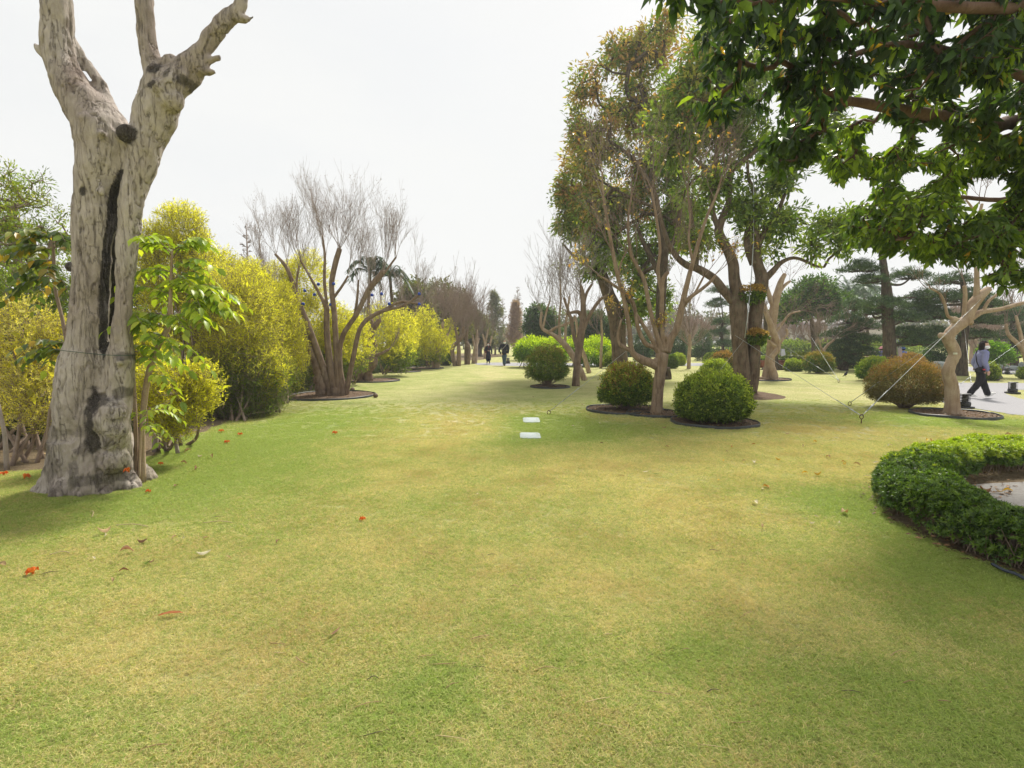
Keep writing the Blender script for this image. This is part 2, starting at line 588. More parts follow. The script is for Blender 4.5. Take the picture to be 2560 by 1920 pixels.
def ground_mat():
    t = NT("lawn")
    g, dirt, tint = lawn_base(t)
    pos = t.pos()
    f1 = t.noise(t.mapping(pos, (1, .8, 1)), 55, 4, .7)
    f2 = t.noise(pos, 150, 3, .7)
    f3 = t.noise(t.mapping(pos, (.6, 1, 1)), 9, 5, .7)
    f = t.math('ADD', g, t.mapr(f1, .3, .7, -.30, .30))
    f = t.math('ADD', f, t.mapr(f3, .3, .7, -.14, .14), True)
    straw = t.mix(t.mapr(tint, .35, .65), STRAW, STRAW2)
    green = t.mix(t.mapr(tint, .4, .65), GRN, GRN2)
    c = t.mix(f, straw, green)
    c = t.mix(t.mapr(f2, .34, .56, .55, 0), c, (.13, .12, .05))
    f5 = t.noise(t.mapping(pos, (1, 2, 1)), 30, 4, .75)
    c = t.mix(t.mapr(f5, .54, .66, 0, .45), c, (.17, .13, .06))
    f6 = t.noise(pos, 75, 2, .6)
    c = t.mix(t.mapr(f6, .56, .68, 0, .4), c, (.62, .55, .32))
    c = t.mix(t.math('MULTIPLY', dirt, .35), c, (.14, .105, .06))
    c = t.mix(1.0, c, (1.04, 1.02, .96), 'MULTIPLY')
    h = t.math('ADD', f2, t.math('MULTIPLY', f1, 1.5))
    return t.done(t.bsdf(c, .95, t.bump(h, .8, .02), .1))
M_LAWN = ground_mat()
def grass_mat():
    t = NT("grass_blades")
    g, dirt, tint = lawn_base(t)
    r = t.n("ShaderNodeAttribute"); r.attribute_name = "col"
    sep = t.n("ShaderNodeSeparateColor")
    t.l(r.outputs["Color"], sep.inputs[0])
    oi = t.n("ShaderNodeObjectInfo").outputs["Random"]
    rnd = t.math('FRACT', t.math('ADD', sep.outputs[0], oi))
    k = t.mapr(t.math('SUBTRACT', g, rnd), -.22, .22)
    straw = t.mix(sep.outputs[1], STRAW, (.58, .48, .27))
    straw = t.mix(t.mapr(tint, .45, .7, 0, .6), straw, (.40, .29, .13))
    green = t.mix(sep.outputs[1], GRN, GRN2)
    c = t.mix(k, straw, green)
    c = t.mix(1.0, c, t.mix(sep.outputs[2], (.72, .72, .72), (1.12, 1.12, 1.12)), 'MULTIPLY')
    c = t.mix(1.0, c, (1.34, 1.31, 1.30), 'MULTIPLY')
    sp = t.mapr(t.noise(t.mapping(t.pos(), (1, 2.2, 1)), 22, 3, .7), .60, .68, 0, .55)
    c = t.mix(sp, c, (.16, .12, .06))
    c = t.mix(t.math('MULTIPLY', dirt, .5), c, (.20, .15, .08))
    a = t.bsdf(c, .6, spec=.15)
    tr = t.n("ShaderNodeBsdfTranslucent")
    t.l(t.mix(1.0, c, (1.1, 1.2, .6), 'MULTIPLY'), tr.inputs["Color"])
    m = t.n("ShaderNodeMixShader"); m.inputs[0].default_value = .45
    t.l(a, m.inputs[1]); t.l(tr.outputs[0], m.inputs[2])
    return t.done(m.outputs[0])
M_GRASS = grass_mat()
def soil_mat(name, a, b, c3, sc=1):
    t = NT(name)
    p = t.pos()
    n1 = t.noise(p, 14 * sc, 6, .7)
    n2 = t.noise(p, 70 * sc, 4, .7)
    n3 = t.noise(p, 1.4 * sc, 4)
    c = t.mix(t.mapr(n1, .35, .65), a, b)
    c = t.mix(t.mapr(n2, .52, .66, 0, .8), c, c3)
    c = t.mix(t.mapr(n3, .4, .6, 0, .3), c, a)
    return t.done(t.bsdf(c, .95, t.bump(t.math('ADD', n1, n2), .9, .03), .1))
M_SOIL = soil_mat("soil_with_litter", (.13, .095, .06), (.22, .17, .105), (.34, .26, .15))
M_MULCH = soil_mat("bark_mulch", (.10, .065, .045), (.19, .13, .09), (.33, .25, .17), 1.3)
M_GRAVEL = soil_mat("gravel", (.30, .28, .26), (.42, .40, .38), (.55, .53, .50), 1.6)
def path_mat():
    t = NT("washed_stone_path")
    p = t.pos()
    n1 = t.noise(p, 90, 3, .8)
    n2 = t.noise(p, .7, 5, .6)
    c = t.mix(t.mapr(n1, .35, .65), (.22, .215, .23), (.36, .355, .365))
    c = t.mix(t.mapr(n2, .35, .65, 0, .3), c, (.26, .255, .265))
    return t.done(t.bsdf(c, .85, t.bump(n1, .4, .01), .2))
M_PATH = path_mat()
# ------------------------------------------------------------------ ground sheets
def in_poly(x, y, poly):
    poly = np.asarray(poly)
    c = np.zeros(len(x), bool)
    j = len(poly) - 1
    for i in range(len(poly)):
        xi, yi = poly[i][:2]; xj, yj = poly[j][:2]
        m = ((yi > y) != (yj > y)) & (x < (xj - xi) * (y - yi) / (yj - yi + 1e-12) + xi)
        c ^= m
        j = i
    return c
def sheet(name, poly, z, mat, edge=0.0):
    p = np.array(catmull(np.vstack([np.asarray(poly)[:, :2], np.asarray(poly)[:1, :2]]), 6))[:-1]
    if edge:
        q = np.c_[p * 1.7, np.zeros(len(p))]
        p = p + edge * (np.c_[fbm(q, 3), fbm(q + 9, 3)] - .5) * 2
    me = bpy.data.meshes.new(name)
    me.from_pydata([(x, y, z) for x, y in p], [], [list(range(len(p)))])
    me.materials.append(mat)
    o = bpy.data.objects.new(name, me)
    COL.objects.link(o)
    if me.polygons[0].normal.z < 0:
        me.flip_normals()
    struct(o)
    return o, p
gm = MB()
xs = np.array([-900, -300, -60, 0, 60, 300, 900.]); ys = np.array([-300, -40, 0, 40, 120, 400, 1200.])
X, Y_ = np.meshgrid(xs, ys)
idx = np.arange(49).reshape(7, 7)
q = np.stack([idx[:-1, :-1], idx[:-1, 1:], idx[1:, 1:], idx[1:, :-1]], -1).reshape(-1, 4)
gm.add(np.c_[X.ravel(), Y_.ravel(), np.zeros(49)], np.vstack([q[:, [0, 1, 2]], q[:, [0, 2, 3]]]))
struct(gm.build("lawn", M_LAWN, smooth=False))
EXCL = []       # polygons without grass
soil_px = [(-600, 1290), (-200, 1190), (60, 1180), (330, 1160), (420, 1118), (520, 1070), (620, 1025), (700, 1003), (790, 962), (900, 935), (1000, 915), (1120, 903), (1215, 897)]
sp = [G(x, y)[:2] for x, y in soil_px]
soil_poly = np.array(sp + [(-6, 75), (-60, 75), (-60, 3)])
o, p = sheet("soil_bed", soil_poly, .004, M_SOIL, .25)
EXCL.append(p)
path_px = [(2352, 1000), (2358, 1007), (2422, 1019), (2490, 1030), (2560, 1040), (2900, 1075), (3000, 990), (2800, 1003), (2620, 1004), (2560, 999), (2520, 987), (2513, 981), (2530, 976), (2600, 973), (2900, 960), (2560, 958), (2350, 957), (2346, 962), (2348, 985)]
o, pth = sheet("path", [G(x, y)[:2] for x, y in path_px], .008, M_PATH)
EXCL.append(pth)
far_px = [(1195, 912.5), (1330, 915.5), (1600, 915), (1900, 915), (2110, 916), (2300, 921), (2420, 928), (2620, 941), (2900, 952), (3000, 944), (2700, 930), (2450, 918), (2250, 911), (2000, 908.5), (1700, 907.5), (1400, 907.3), (1250, 906.3), (1190, 908)]
o, fp = sheet("far_path", [G(x, y)[:2] for x, y in far_px], .004, M_PATH)
EXCL.append(fp)
# gravel bed inside the curved hedge
HED_OUT = [(2560, 1150), (2430, 1155), (2310, 1170), (2225, 1195), (2188, 1235), (2215, 1283), (2317, 1343), (2425, 1392), (2560, 1442), (2760, 1520)]
HED_IN = [(2900, 1190), (2650, 1200), (2560, 1206), (2440, 1208), (2395, 1216), (2400, 1232), (2450, 1262), (2560, 1318), (2760, 1420), (3000, 1500)]
HO = np.array([G(x, y)[:2] for x, y in HED_OUT]); HI = np.array([G(x, y)[:2] for x, y in HED_IN])
o, p = sheet("gravel_bed", np.array([HI[0], HI[2], HI[4], HI[5], HI[6], HI[7], HI[8], HI[9], (7.5, 3.0)]), .008, M_GRAVEL)
hp = catmull(HO, 6)
o2, p2 = sheet("hedge_soil", np.array(list(HO) + [(7.5, 3.3), (8.5, 7.2)]), .004, M_SOIL, .06)
EXCL.append(p2)
# ------------------------------------------------------------------ the big pollarded trunk (front left)
TRUNK_Y = YR(1222)
HERO = 1.0
def pxtube(mb, pts, y0, n=5, s=24, rough=.0, seed=0, col=(.5, .5, .5), flut=0, cap=True):
    """pts: (px,py,radius_px,depth offset)"""
    P4 = []
    for q in pts:
        px, py, r = q[:3]
        dy = q[3] if len(q) > 3 else 0
        y = y0 + dy
        p = P(px, py, y)
        P4.append([*p, r * y / FPX * HERO])
    P4 = catmull(np.array(P4), n)
    tube(mb, P4[:, :3], np.maximum(P4[:, 3], .0015), s, col, rough, cap, seed, flut)
    return P4
def hero():
    global HERO
    HERO = .87
    y0 = TRUNK_Y
    mb = MB()
    # left column
    pxtube(mb, [(182, 1240, 100, .1), (192, 1190, 86, .08), (204, 1100, 76, .04), (208, 1000, 74, .02), (213, 930, 69), (220, 870, 58), (223, 800, 51), (228, 700, 48), (232, 620, 49), (238, 540, 54), (244, 470, 59), (262, 400, 66), (262, 345, 72), (232, 290, 64), (183, 225, 48), (154, 165, 43), (142, 110, 42), (141, 40, 39), (141, -120, 36)], y0, 6, 28, .05, 1)
    # right column
    pxtube(mb, [(290, 1240, 52, .1), (285, 1190, 46, .05), (290, 1100, 42), (292, 1000, 40), (300, 900, 38), (306, 800, 25, -.02), (312, 700, 25, -.02), (320, 600, 28), (334, 500, 34), (352, 425, 42), (369, 340, 50), (395, 270, 56), (410, 215, 56), (405, 180, 48)], y0, 6, 24, .05, 2)
    # front mass joining both below the hollow
    pxtube(mb, [(240, 1240, 85, 0), (240, 1150, 75, 0), (245, 1050, 68, .02), (250, 980, 60, .04), (258, 940, 46, .04)], y0, 5, 24, .07, 3)
    pxtube(mb, [(315, 388, 34, .05), (310, 350, 42, .04), (305, 320, 38, .04)], y0, 5, 20, .05, 4)
    # back wall of the hollow
    pxtube(mb, [(262, 960, 50, .24), (270, 800, 48, .25), (284, 600, 48, .24), (305, 450, 50, .2), (315, 380, 40, .15)], y0, 5, 20, .03, 5)
    # limbs
    pxtube(mb, [(395, 200, 36), (372, 130, 27), (363, 60, 25), (360, -120, 24)], y0, 6, 20, .04, 6)
    pxtube(mb, [(430, 215, 44), (468, 175, 38), (500, 130, 28), (535, 85, 24), (572, 45, 22), (600, 10, 20), (612, -70, 17)], y0, 6, 20, .05, 7)
    pxtube(mb, [(590, 40, 17), (618, 48, 11), (636, 42, 8)], y0, 4, 12, .1, 8)
    pxtube(mb, [(500, 150, 22), (530, 150, 13), (553, 142, 9)], y0, 4, 12, .15, 9)
    pxtube(mb, [(495, 170, 20), (520, 178, 14), (540, 182, 8)], y0, 4, 12, .15, 10)
    pxtube(mb, [(455, 210, 24), (478, 216, 14)], y0, 4, 12, .15, 11)
    pxtube(mb, [(425, 170, 22), (420, 152, 10), (412, 140, 6)], y0, 4, 10, .15, 12)
    pxtube(mb, [(125, 150, 24), (95, 120, 14), (84, 106, 7)], y0, 4, 12, .1, 13)
    pxtube(mb, [(172, 90, 12, .1), (200, 135, 14, .14), (240, 190, 16, .16), (264, 240, 18, .12), (282, 300, 24, .06)], y0, 5, 14, .05, 14)
    # burls and root flare
    for px, py, r, dy in [(270, 1050, 46, -.13), (283, 1030, 36, -.16), (288, 1070, 34, -.14), (283, 1095, 34, -.12), (284, 1150, 40, -.08), (262, 1012, 20, -.17), (316, 334, 24, -.15), (216, 297, 16, -.22), (253, 334, 12, -.25), (251, 478, 15, -.22), (250, 460, 11, -.22),
                          (179, 667, 16, 0), (158, 914, 14, 0), (430, 205, 30, -.12), (430, 250, 30, -.1), (400, 215, 22, -.18), (450, 190, 26, -.08), (425, 160, 24, 0), (300, 905, 14, -.12), (505, 165, 18, 0)]:
        y = y0 + dy
        ball(mb, P(px, py, y), r * y / FPX)
    for a, L, r in [(-2.75, .32, .11), (-2.2, .30, .12), (-1.7, .34, .13), (-1.15, .34, .13), (-.6, .38, .13), (-.1, .5, .11), (.7, .5, .16), (1.6, .5, .16), (2.4, .5, .16), (3.1, .5, .14)]:
        c = G(212, 1222)
        d = np.array([math.cos(a), math.sin(a), 0])
        pts = np.array([c + d * .18 + [0, .08, .55], c + d * L * .62 + [0, .08, .2], c + d * L * .95 + [0, .08, .03], c + d * L * 1.15 + [0, .08, -.12]])
        q = catmull(pts, 4)
        tube(mb, q, np.linspace(r * 1.5, r * .6, len(q)), 12, rough=.1, seed=a)
    for k in range(9):          # knobbly root knees to the right of the base
        px, py = rng.uniform(300, 352), rng.uniform(1196, 1222)
        ball(mb, G(px, py) + [0, 0, .02], rng.uniform(.04, .08))
    HERO = 1.0
    V, F, N = remesh(mb, .015, 5)
    # surface relief: long vertical cracks, wrinkles, lumps
    Q = V * [5, 5, 1.0]
    crack = fbm(np.c_[Q[:, 0] * 1.9, Q[:, 1] * 1.9, V[:, 2] * 1.1], 3)
    ridge = np.abs(crack - .5) * 2
    cr = np.clip(1 - ridge / .045, 0, 1)
    lump = fbm(V * 5, 3) - .5
    fine = fbm(V * [26, 26, 14], 3) - .5
    low = np.clip((1.15 - V[:, 2]) / .6, 0, 1)
    disp = lump * .05 - .012 + fine * (.012 + .016 * low) - cr * .02 + (fbm(V * [14, 14, 1.6] + 11, 2) - .5) * .035
    V2 = V + N * disp[:, None]
    # own colours of the bark: pale grey-tan, lichen, black mould streak by the burl
    base = np.array([.335, .28, .245]); light = np.array([.45, .395, .355]); dark = np.array([.10, .078, .06])
    t = np.clip((fbm(V * [3, 3, 1.5] + 5, 4) - .35) / .3, 0, 1)[:, None]
    C = base * (1 - t) + light * t
    C *= (.8 + .45 * fbm(V * [40, 40, 16], 2))[:, None]
    C = C * (1 - cr[:, None] * .55) + dark * cr[:, None] * .55
    ln = np.clip((fbm(V * 9 + 3, 5) - .52) / .08, 0, 1) * low
    C = C * (1 - .55 * ln[:, None]) + np.array([.07, .055, .045]) * .55 * ln[:, None]
    mo = np.clip((fbm(V * 7 + 30, 4) - .56) / .05, 0, 1) * np.clip((1.5 - V[:, 2]) / .8, 0, 1)
    C = C * (1 - .25 * mo[:, None]) + np.array([.30, .27, .17]) * .25 * mo[:, None]
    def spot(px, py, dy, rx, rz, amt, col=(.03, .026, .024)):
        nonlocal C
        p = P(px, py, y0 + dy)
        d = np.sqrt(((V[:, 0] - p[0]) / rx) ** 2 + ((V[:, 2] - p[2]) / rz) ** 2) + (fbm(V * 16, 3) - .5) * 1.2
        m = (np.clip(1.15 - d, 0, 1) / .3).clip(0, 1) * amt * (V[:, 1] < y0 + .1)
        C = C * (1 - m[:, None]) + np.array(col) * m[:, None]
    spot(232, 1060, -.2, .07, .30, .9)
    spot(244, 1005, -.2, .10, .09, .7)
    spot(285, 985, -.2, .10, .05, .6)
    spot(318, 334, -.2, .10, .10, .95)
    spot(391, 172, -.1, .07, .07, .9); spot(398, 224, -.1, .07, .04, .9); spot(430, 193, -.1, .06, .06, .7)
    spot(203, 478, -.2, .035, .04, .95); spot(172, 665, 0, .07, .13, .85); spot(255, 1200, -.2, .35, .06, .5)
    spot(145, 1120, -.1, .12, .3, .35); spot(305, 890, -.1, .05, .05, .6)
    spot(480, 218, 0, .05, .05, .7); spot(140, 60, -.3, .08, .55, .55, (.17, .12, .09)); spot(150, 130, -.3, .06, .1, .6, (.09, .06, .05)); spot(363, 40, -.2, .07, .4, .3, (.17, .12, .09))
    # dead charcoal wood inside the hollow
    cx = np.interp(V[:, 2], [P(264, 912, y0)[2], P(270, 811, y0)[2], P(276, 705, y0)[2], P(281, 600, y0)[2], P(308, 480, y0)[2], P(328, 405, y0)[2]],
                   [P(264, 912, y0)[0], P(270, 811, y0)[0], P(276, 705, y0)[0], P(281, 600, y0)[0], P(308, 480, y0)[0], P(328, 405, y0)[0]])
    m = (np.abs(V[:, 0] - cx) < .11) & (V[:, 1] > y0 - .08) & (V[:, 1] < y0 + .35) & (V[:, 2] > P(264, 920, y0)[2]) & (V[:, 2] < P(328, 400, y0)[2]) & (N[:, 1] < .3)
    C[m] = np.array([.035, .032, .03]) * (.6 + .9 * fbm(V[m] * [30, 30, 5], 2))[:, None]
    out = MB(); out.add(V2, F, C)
    t = NT("grey_fissured_bark")
    ob = t.obj()
    n1 = t.noise(t.mapping(ob, (34, 34, 9)), 1, 6, .7, .5)
    n2 = t.noise(ob, 90, 4, .7)
    n3 = t.noise(t.mapping(ob, (10, 10, 1.1)), 1, 5, .6, .5)
    ck = t.mapr(t.math('ABSOLUTE', t.math('SUBTRACT', n3, .5)), 0, .018, 1, 0)
    c = t.mix(t.mapr(n1, .32, .55, .28, 0), t.attr(), (.13, .105, .085))
    c = t.mix(t.mapr(n2, .5, .7, 0, .25), c, (.55, .49, .42))
    c = t.mix(t.math('MULTIPLY', ck, .4), c, (.07, .05, .04))
    h = t.math('ADD', n1, t.math('MULTIPLY', n2, .4))
    h = t.math('SUBTRACT', h, t.math('MULTIPLY', ck, .8))
    mat = t.done(t.bsdf(c, .92, t.bump(h, .75, .02), .12))
    root = thing("pollarded_tree", "massive pale grey forked tree trunk with a long dark hollow, cut limbs bare of leaves", "tree", tuple(G(212, 1222)))
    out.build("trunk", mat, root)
    # thin wire round the trunk
    w = MB()
    pts = []
    c = P(243, 880, y0 + .02)
    for a in np.linspace(0, 2 * np.pi, 41):
        r = .40 + .02 * math.sin(a * 3)
        pts.append(c + np.array([math.cos(a) * r, math.sin(a) * .40, -.04 * math.cos(a)]))
    # hug the real surface
    V3 = V2[np.abs(V2[:, 2] - c[2]) < .06]
    ang = np.arctan2(V3[:, 1] - c[1], V3[:, 0] - c[0]); rad = np.hypot(V3[:, 0] - c[0], V3[:, 1] - c[1])
    pts = []
    for a in np.linspace(-np.pi, np.pi, 49)[:-1]:
        k = np.abs((ang - a + np.pi) % (2 * np.pi) - np.pi) < .14
        r = rad[k].max() + .006 if k.any() else .4
        pts.append([r, a])
    pts = np.array(pts)
    rr = np.maximum(pts[:, 0], np.maximum(np.roll(pts[:, 0], 1), np.roll(pts[:, 0], -1)) - .03)
    W = np.array([c + np.array([math.cos(a) * r, math.sin(a) * r, -.035 * math.cos(a)]) for r, a in zip(rr, pts[:, 1])])
    W = np.vstack([W, W[:1]])
    tube(w, W, .0035, 5, (.05, .09, .07), cap=False)
    tag(w.build("binding_wire", M_VCOL, org=W[0]), "thin dark green wire tied round the grey hollow trunk", "wire")
hero()
# ------------------------------------------------------------------ plant tools
UP = np.array([0, 0, 1.0])
GAPS = [1.0, -1.0]
def blob_pts(g, n, blobs, shell=0.0, zmin=.1, lump=.35, lsc=1.2, back=1.0):
    """blobs: (px,py,rx_px,rz_px,Y,ry_m) -> points, outward directions, relative radius, blob height 0..1"""
    vol = np.array([b[2] * b[3] * b[5] * b[4] ** 2 for b in blobs], float) ** (.75)
    k = g.choice(len(blobs), int(n * (1.4 if GAPS[1] < 0 else 2.4)), p=vol / vol.sum())
    c = np.array([P(b[0], b[1], b[4]) for b in blobs])[k]
    R = np.array([(b[2] * b[4] / FPX, b[5], b[3] * b[4] / FPX) for b in blobs])[k]
    u = rdir(len(k), g)
    r = (shell + (1 - shell) * g.random(len(k)) ** .5)
    m = 1 + lump * (fbm((c + u * R) * lsc, 3) - .5) * 2
    gap = fbm(c * 0 + (c + u * R * r[:, None]) * GAPS[0] + 17, 3)
    p = c + u * R * (r * m)[:, None]
    keep = (gap > GAPS[1]) & (p[:, 2] > zmin) & ((u[:, 1] < .25) | (g.random(len(k)) < back))
    return p[keep][:n], unit(u[keep] / R[keep])[:n], r[keep][:n], (u[:, 2][keep] * r[keep] * .5 + .5)[:n]
def grow(g, skel, att, r0=.006, wig=.12, uprise=.25, maxr=.09):
    """connect attractors to a skeleton; skel (n,3). returns polylines (N,4,3), radii (N,4), tips, tip dirs"""
    att = np.asarray(att)
    d0 = np.min(np.linalg.norm(att[:, None] - skel[None], axis=2), axis=1) if len(skel) < 3000 else np.zeros(len(att))
    att = att[np.argsort(d0)]
    n0 = len(skel)
    pos = np.zeros((n0 + len(att) * 3, 3)); pos[:n0] = skel
    par = np.full(len(pos), -1)
    n = n0
    lines = []
    for a in att:
        q = pos[:n]
        dv = a - q
        dist = np.sqrt((dv ** 2).sum(1))
        cost = dist + np.maximum(0, -dv[:, 2]) * .35
        j = int(np.argmin(cost))
        s = pos[j]
        L = dist[j]
        off = g.normal(size=3) * wig * L + np.array([0, 0, -uprise * L * .3])
        p1 = s + (a - s) * .33 + off * .9
        p2 = s + (a - s) * .68 + off * .7 + g.normal(size=3) * wig * L * .4
        pos[n], pos[n + 1], pos[n + 2] = p1, p2, a
        par[n], par[n + 1], par[n + 2] = j, n, n + 1
        lines.append((j, n, n + 1, n + 2))
        n += 3
    cnt = np.zeros(n); 
    for ln in lines:
        cnt[ln[3]] += 1
    for i in range(n - 1, n0 - 1, -1):
        cnt[par[i]] += cnt[i]
    rad = np.minimum(r0 * np.sqrt(np.maximum(cnt, 1)), maxr)
    ln = np.array(lines)
    Pk = pos[ln]
    R = rad[ln]
    R[:, 0] = np.minimum(R[:, 0], R[:, 1] * 1.2)
    R[:, 3] = np.minimum(R[:, 3], R[:, 2])
    return Pk, R, Pk[:, 3], unit(Pk[:, 3] - Pk[:, 2])
def shoots(g, P0, D0, L0, R0, levels=3, kids=(5, 4, 3), spread=(.55, .6, .6), lfac=(.6, .55, .5), tropism=.25, wig=.06, tmin=.25):
    """recursive bare twigs, vectorised; returns list of (polylines, radii) per level"""
    out = []
    P0 = np.asarray(P0, float); D0 = unit(np.asarray(D0, float)); L0 = np.broadcast_to(L0, (len(P0),)).astype(float); R0 = np.broadcast_to(R0, (len(P0),)).astype(float)
    for lv in range(levels):
        N = len(P0)
        pts = [P0]
        d = D0
        for k in range(3):
            d = unit(d + UP * tropism * .5 + g.normal(size=(N, 3)) * wig * 1.6)
            pts.append(pts[-1] + d * (L0 / 3)[:, None])
        pk = np.stack(pts, 1)
        rr = R0[:, None] * np.array([1, .78, .55, .3])[None]
        out.append((pk, rr))
        if lv == levels - 1:
            break
        K = kids[lv]
        t = g.uniform(tmin, 1.0, (N, K)) * 3
        i = np.minimum(t.astype(int), 2)
        f = (t - i)[..., None]
        a = pk[np.arange(N)[:, None], i]; b = pk[np.arange(N)[:, None], i + 1]
        st = (a * (1 - f) + b * f).reshape(-1, 3)
        dd = unit(b - a).reshape(-1, 3)
        rd = rdir(N * K, g)
        rd = unit(rd - dd * (rd * dd).sum(1)[:, None])
        sp_ = spread[lv] * g.uniform(.6, 1.3, (N * K, 1))
        D0 = unit(dd + rd * sp_ + UP * tropism)
        L0 = (np.repeat(L0, K) * lfac[lv] * g.uniform(.6, 1.25, N * K))
        R0 = np.repeat(R0, K) * .5 * (1.15 - t.ravel() / 3 * .5)
        P0 = st
    return out
def add_shoots(mb, sh, s=3, col=(.5, .5, .5), rmin=.0022):
    for pk, rr in sh:
        tubes(mb, pk, np.maximum(rr, rmin), s, col)
def cluster(mb, g, tips, dirs, n, rad, L, W, pal, tmpl=RHOMB, droop=.5, jit=.15, tonef=None, w=None, outward=1.0):
    """n leaves round each tip"""
    N = len(tips)
    T = np.repeat(tips, n, 0); D = np.repeat(dirs, n, 0)
    off = rdir(N * n, g)
    pos = T + off * (rad * g.random((N * n, 1)) ** .6) - D * rad * .4
    d = unit(off * outward + D * .5 + g.normal(size=(N * n, 3)) * .35 + np.array([0, 0, -droop]))
    up = unit(UP + g.normal(size=(N * n, 3)) * .55)
    cc = cmix(pal, N, g, .22, w) if tonef is None else tonef(tips, g)
    C = np.repeat(cc, n, 0) * np.exp(g.normal(0, jit, (N * n, 1)))
    leaves(mb, pos, d, up, L * g.uniform(.65, 1.2, N * n), W * g.uniform(.75, 1.2, N * n), tmpl, C)
def skel_pts(P4, step=.25):
    out = []
    for q in P4:
        p = q[:, :3]
        seg = np.linalg.norm(np.diff(p, axis=0), axis=1)
        for i in range(len(seg)):
            m = max(1, int(seg[i] / step))
            for k in range(m):
                out.append(p[i] + (p[i + 1] - p[i]) * k / m)
        out.append(p[-1])
    return np.array(out)
def limbs(mb, y0, L, n=5, s=12, rough=.06, seed=0, flut=0.03):
    return [pxtube(mb, l, y0, n, s, rough, seed + i, flut=flut) for i, l in enumerate(L)]
def leaf_parts(parent, name, pos, d, up, L, W, tmpl, palette, mat, g, nvar=6):
    """individual leaves, sharing mesh data"""
    var = []
    for k in range(nvar):
        mb = MB()
        t, f = tmpl
        bend = 1 + .5 * g.normal()
        V = t * [1, 1, bend]
        mb.add(V, f, np.array(palette[k % len(palette)]) * math.exp(g.normal(0, .15)))
        V_, F_, C_ = mb.arrays()
        me = make_mesh(name, V_, F_, C_)
        me.materials.append(mat)
        var.append(me)
    org = np.array(ORG[parent.name])
    d = unit(d); s = unit(np.cross(up, d)); n_ = np.cross(d, s)
    for i in range(len(pos)):
        o = bpy.data.objects.new(name, var[i % nvar])
        COL.objects.link(o)
        o.parent = parent
        m = np.eye(4)
        m[:3, 0] = d[i] * L[i]; m[:3, 1] = s[i] * W[i]; m[:3, 2] = n_[i] * L[i]; m[:3, 3] = pos[i] - org
        o.matrix_local = Matrix(m.tolist())
def copy_tree(root, loc, rz, sc, label, group=None):
    r = root.copy(); COL.objects.link(r)
    r.location = loc; r.rotation_euler = (0, 0, rz); r.scale = (sc, sc, sc) if np.isscalar(sc) else sc
    r["label"] = label
    if group: r["group"] = group
    ORG[r.name] = tuple(loc)
    for c in root.children:
        d = c.copy(); COL.objects.link(d); d.parent = r
        for e in c.children:
            f = e.copy(); COL.objects.link(f); f.parent = d
    return r
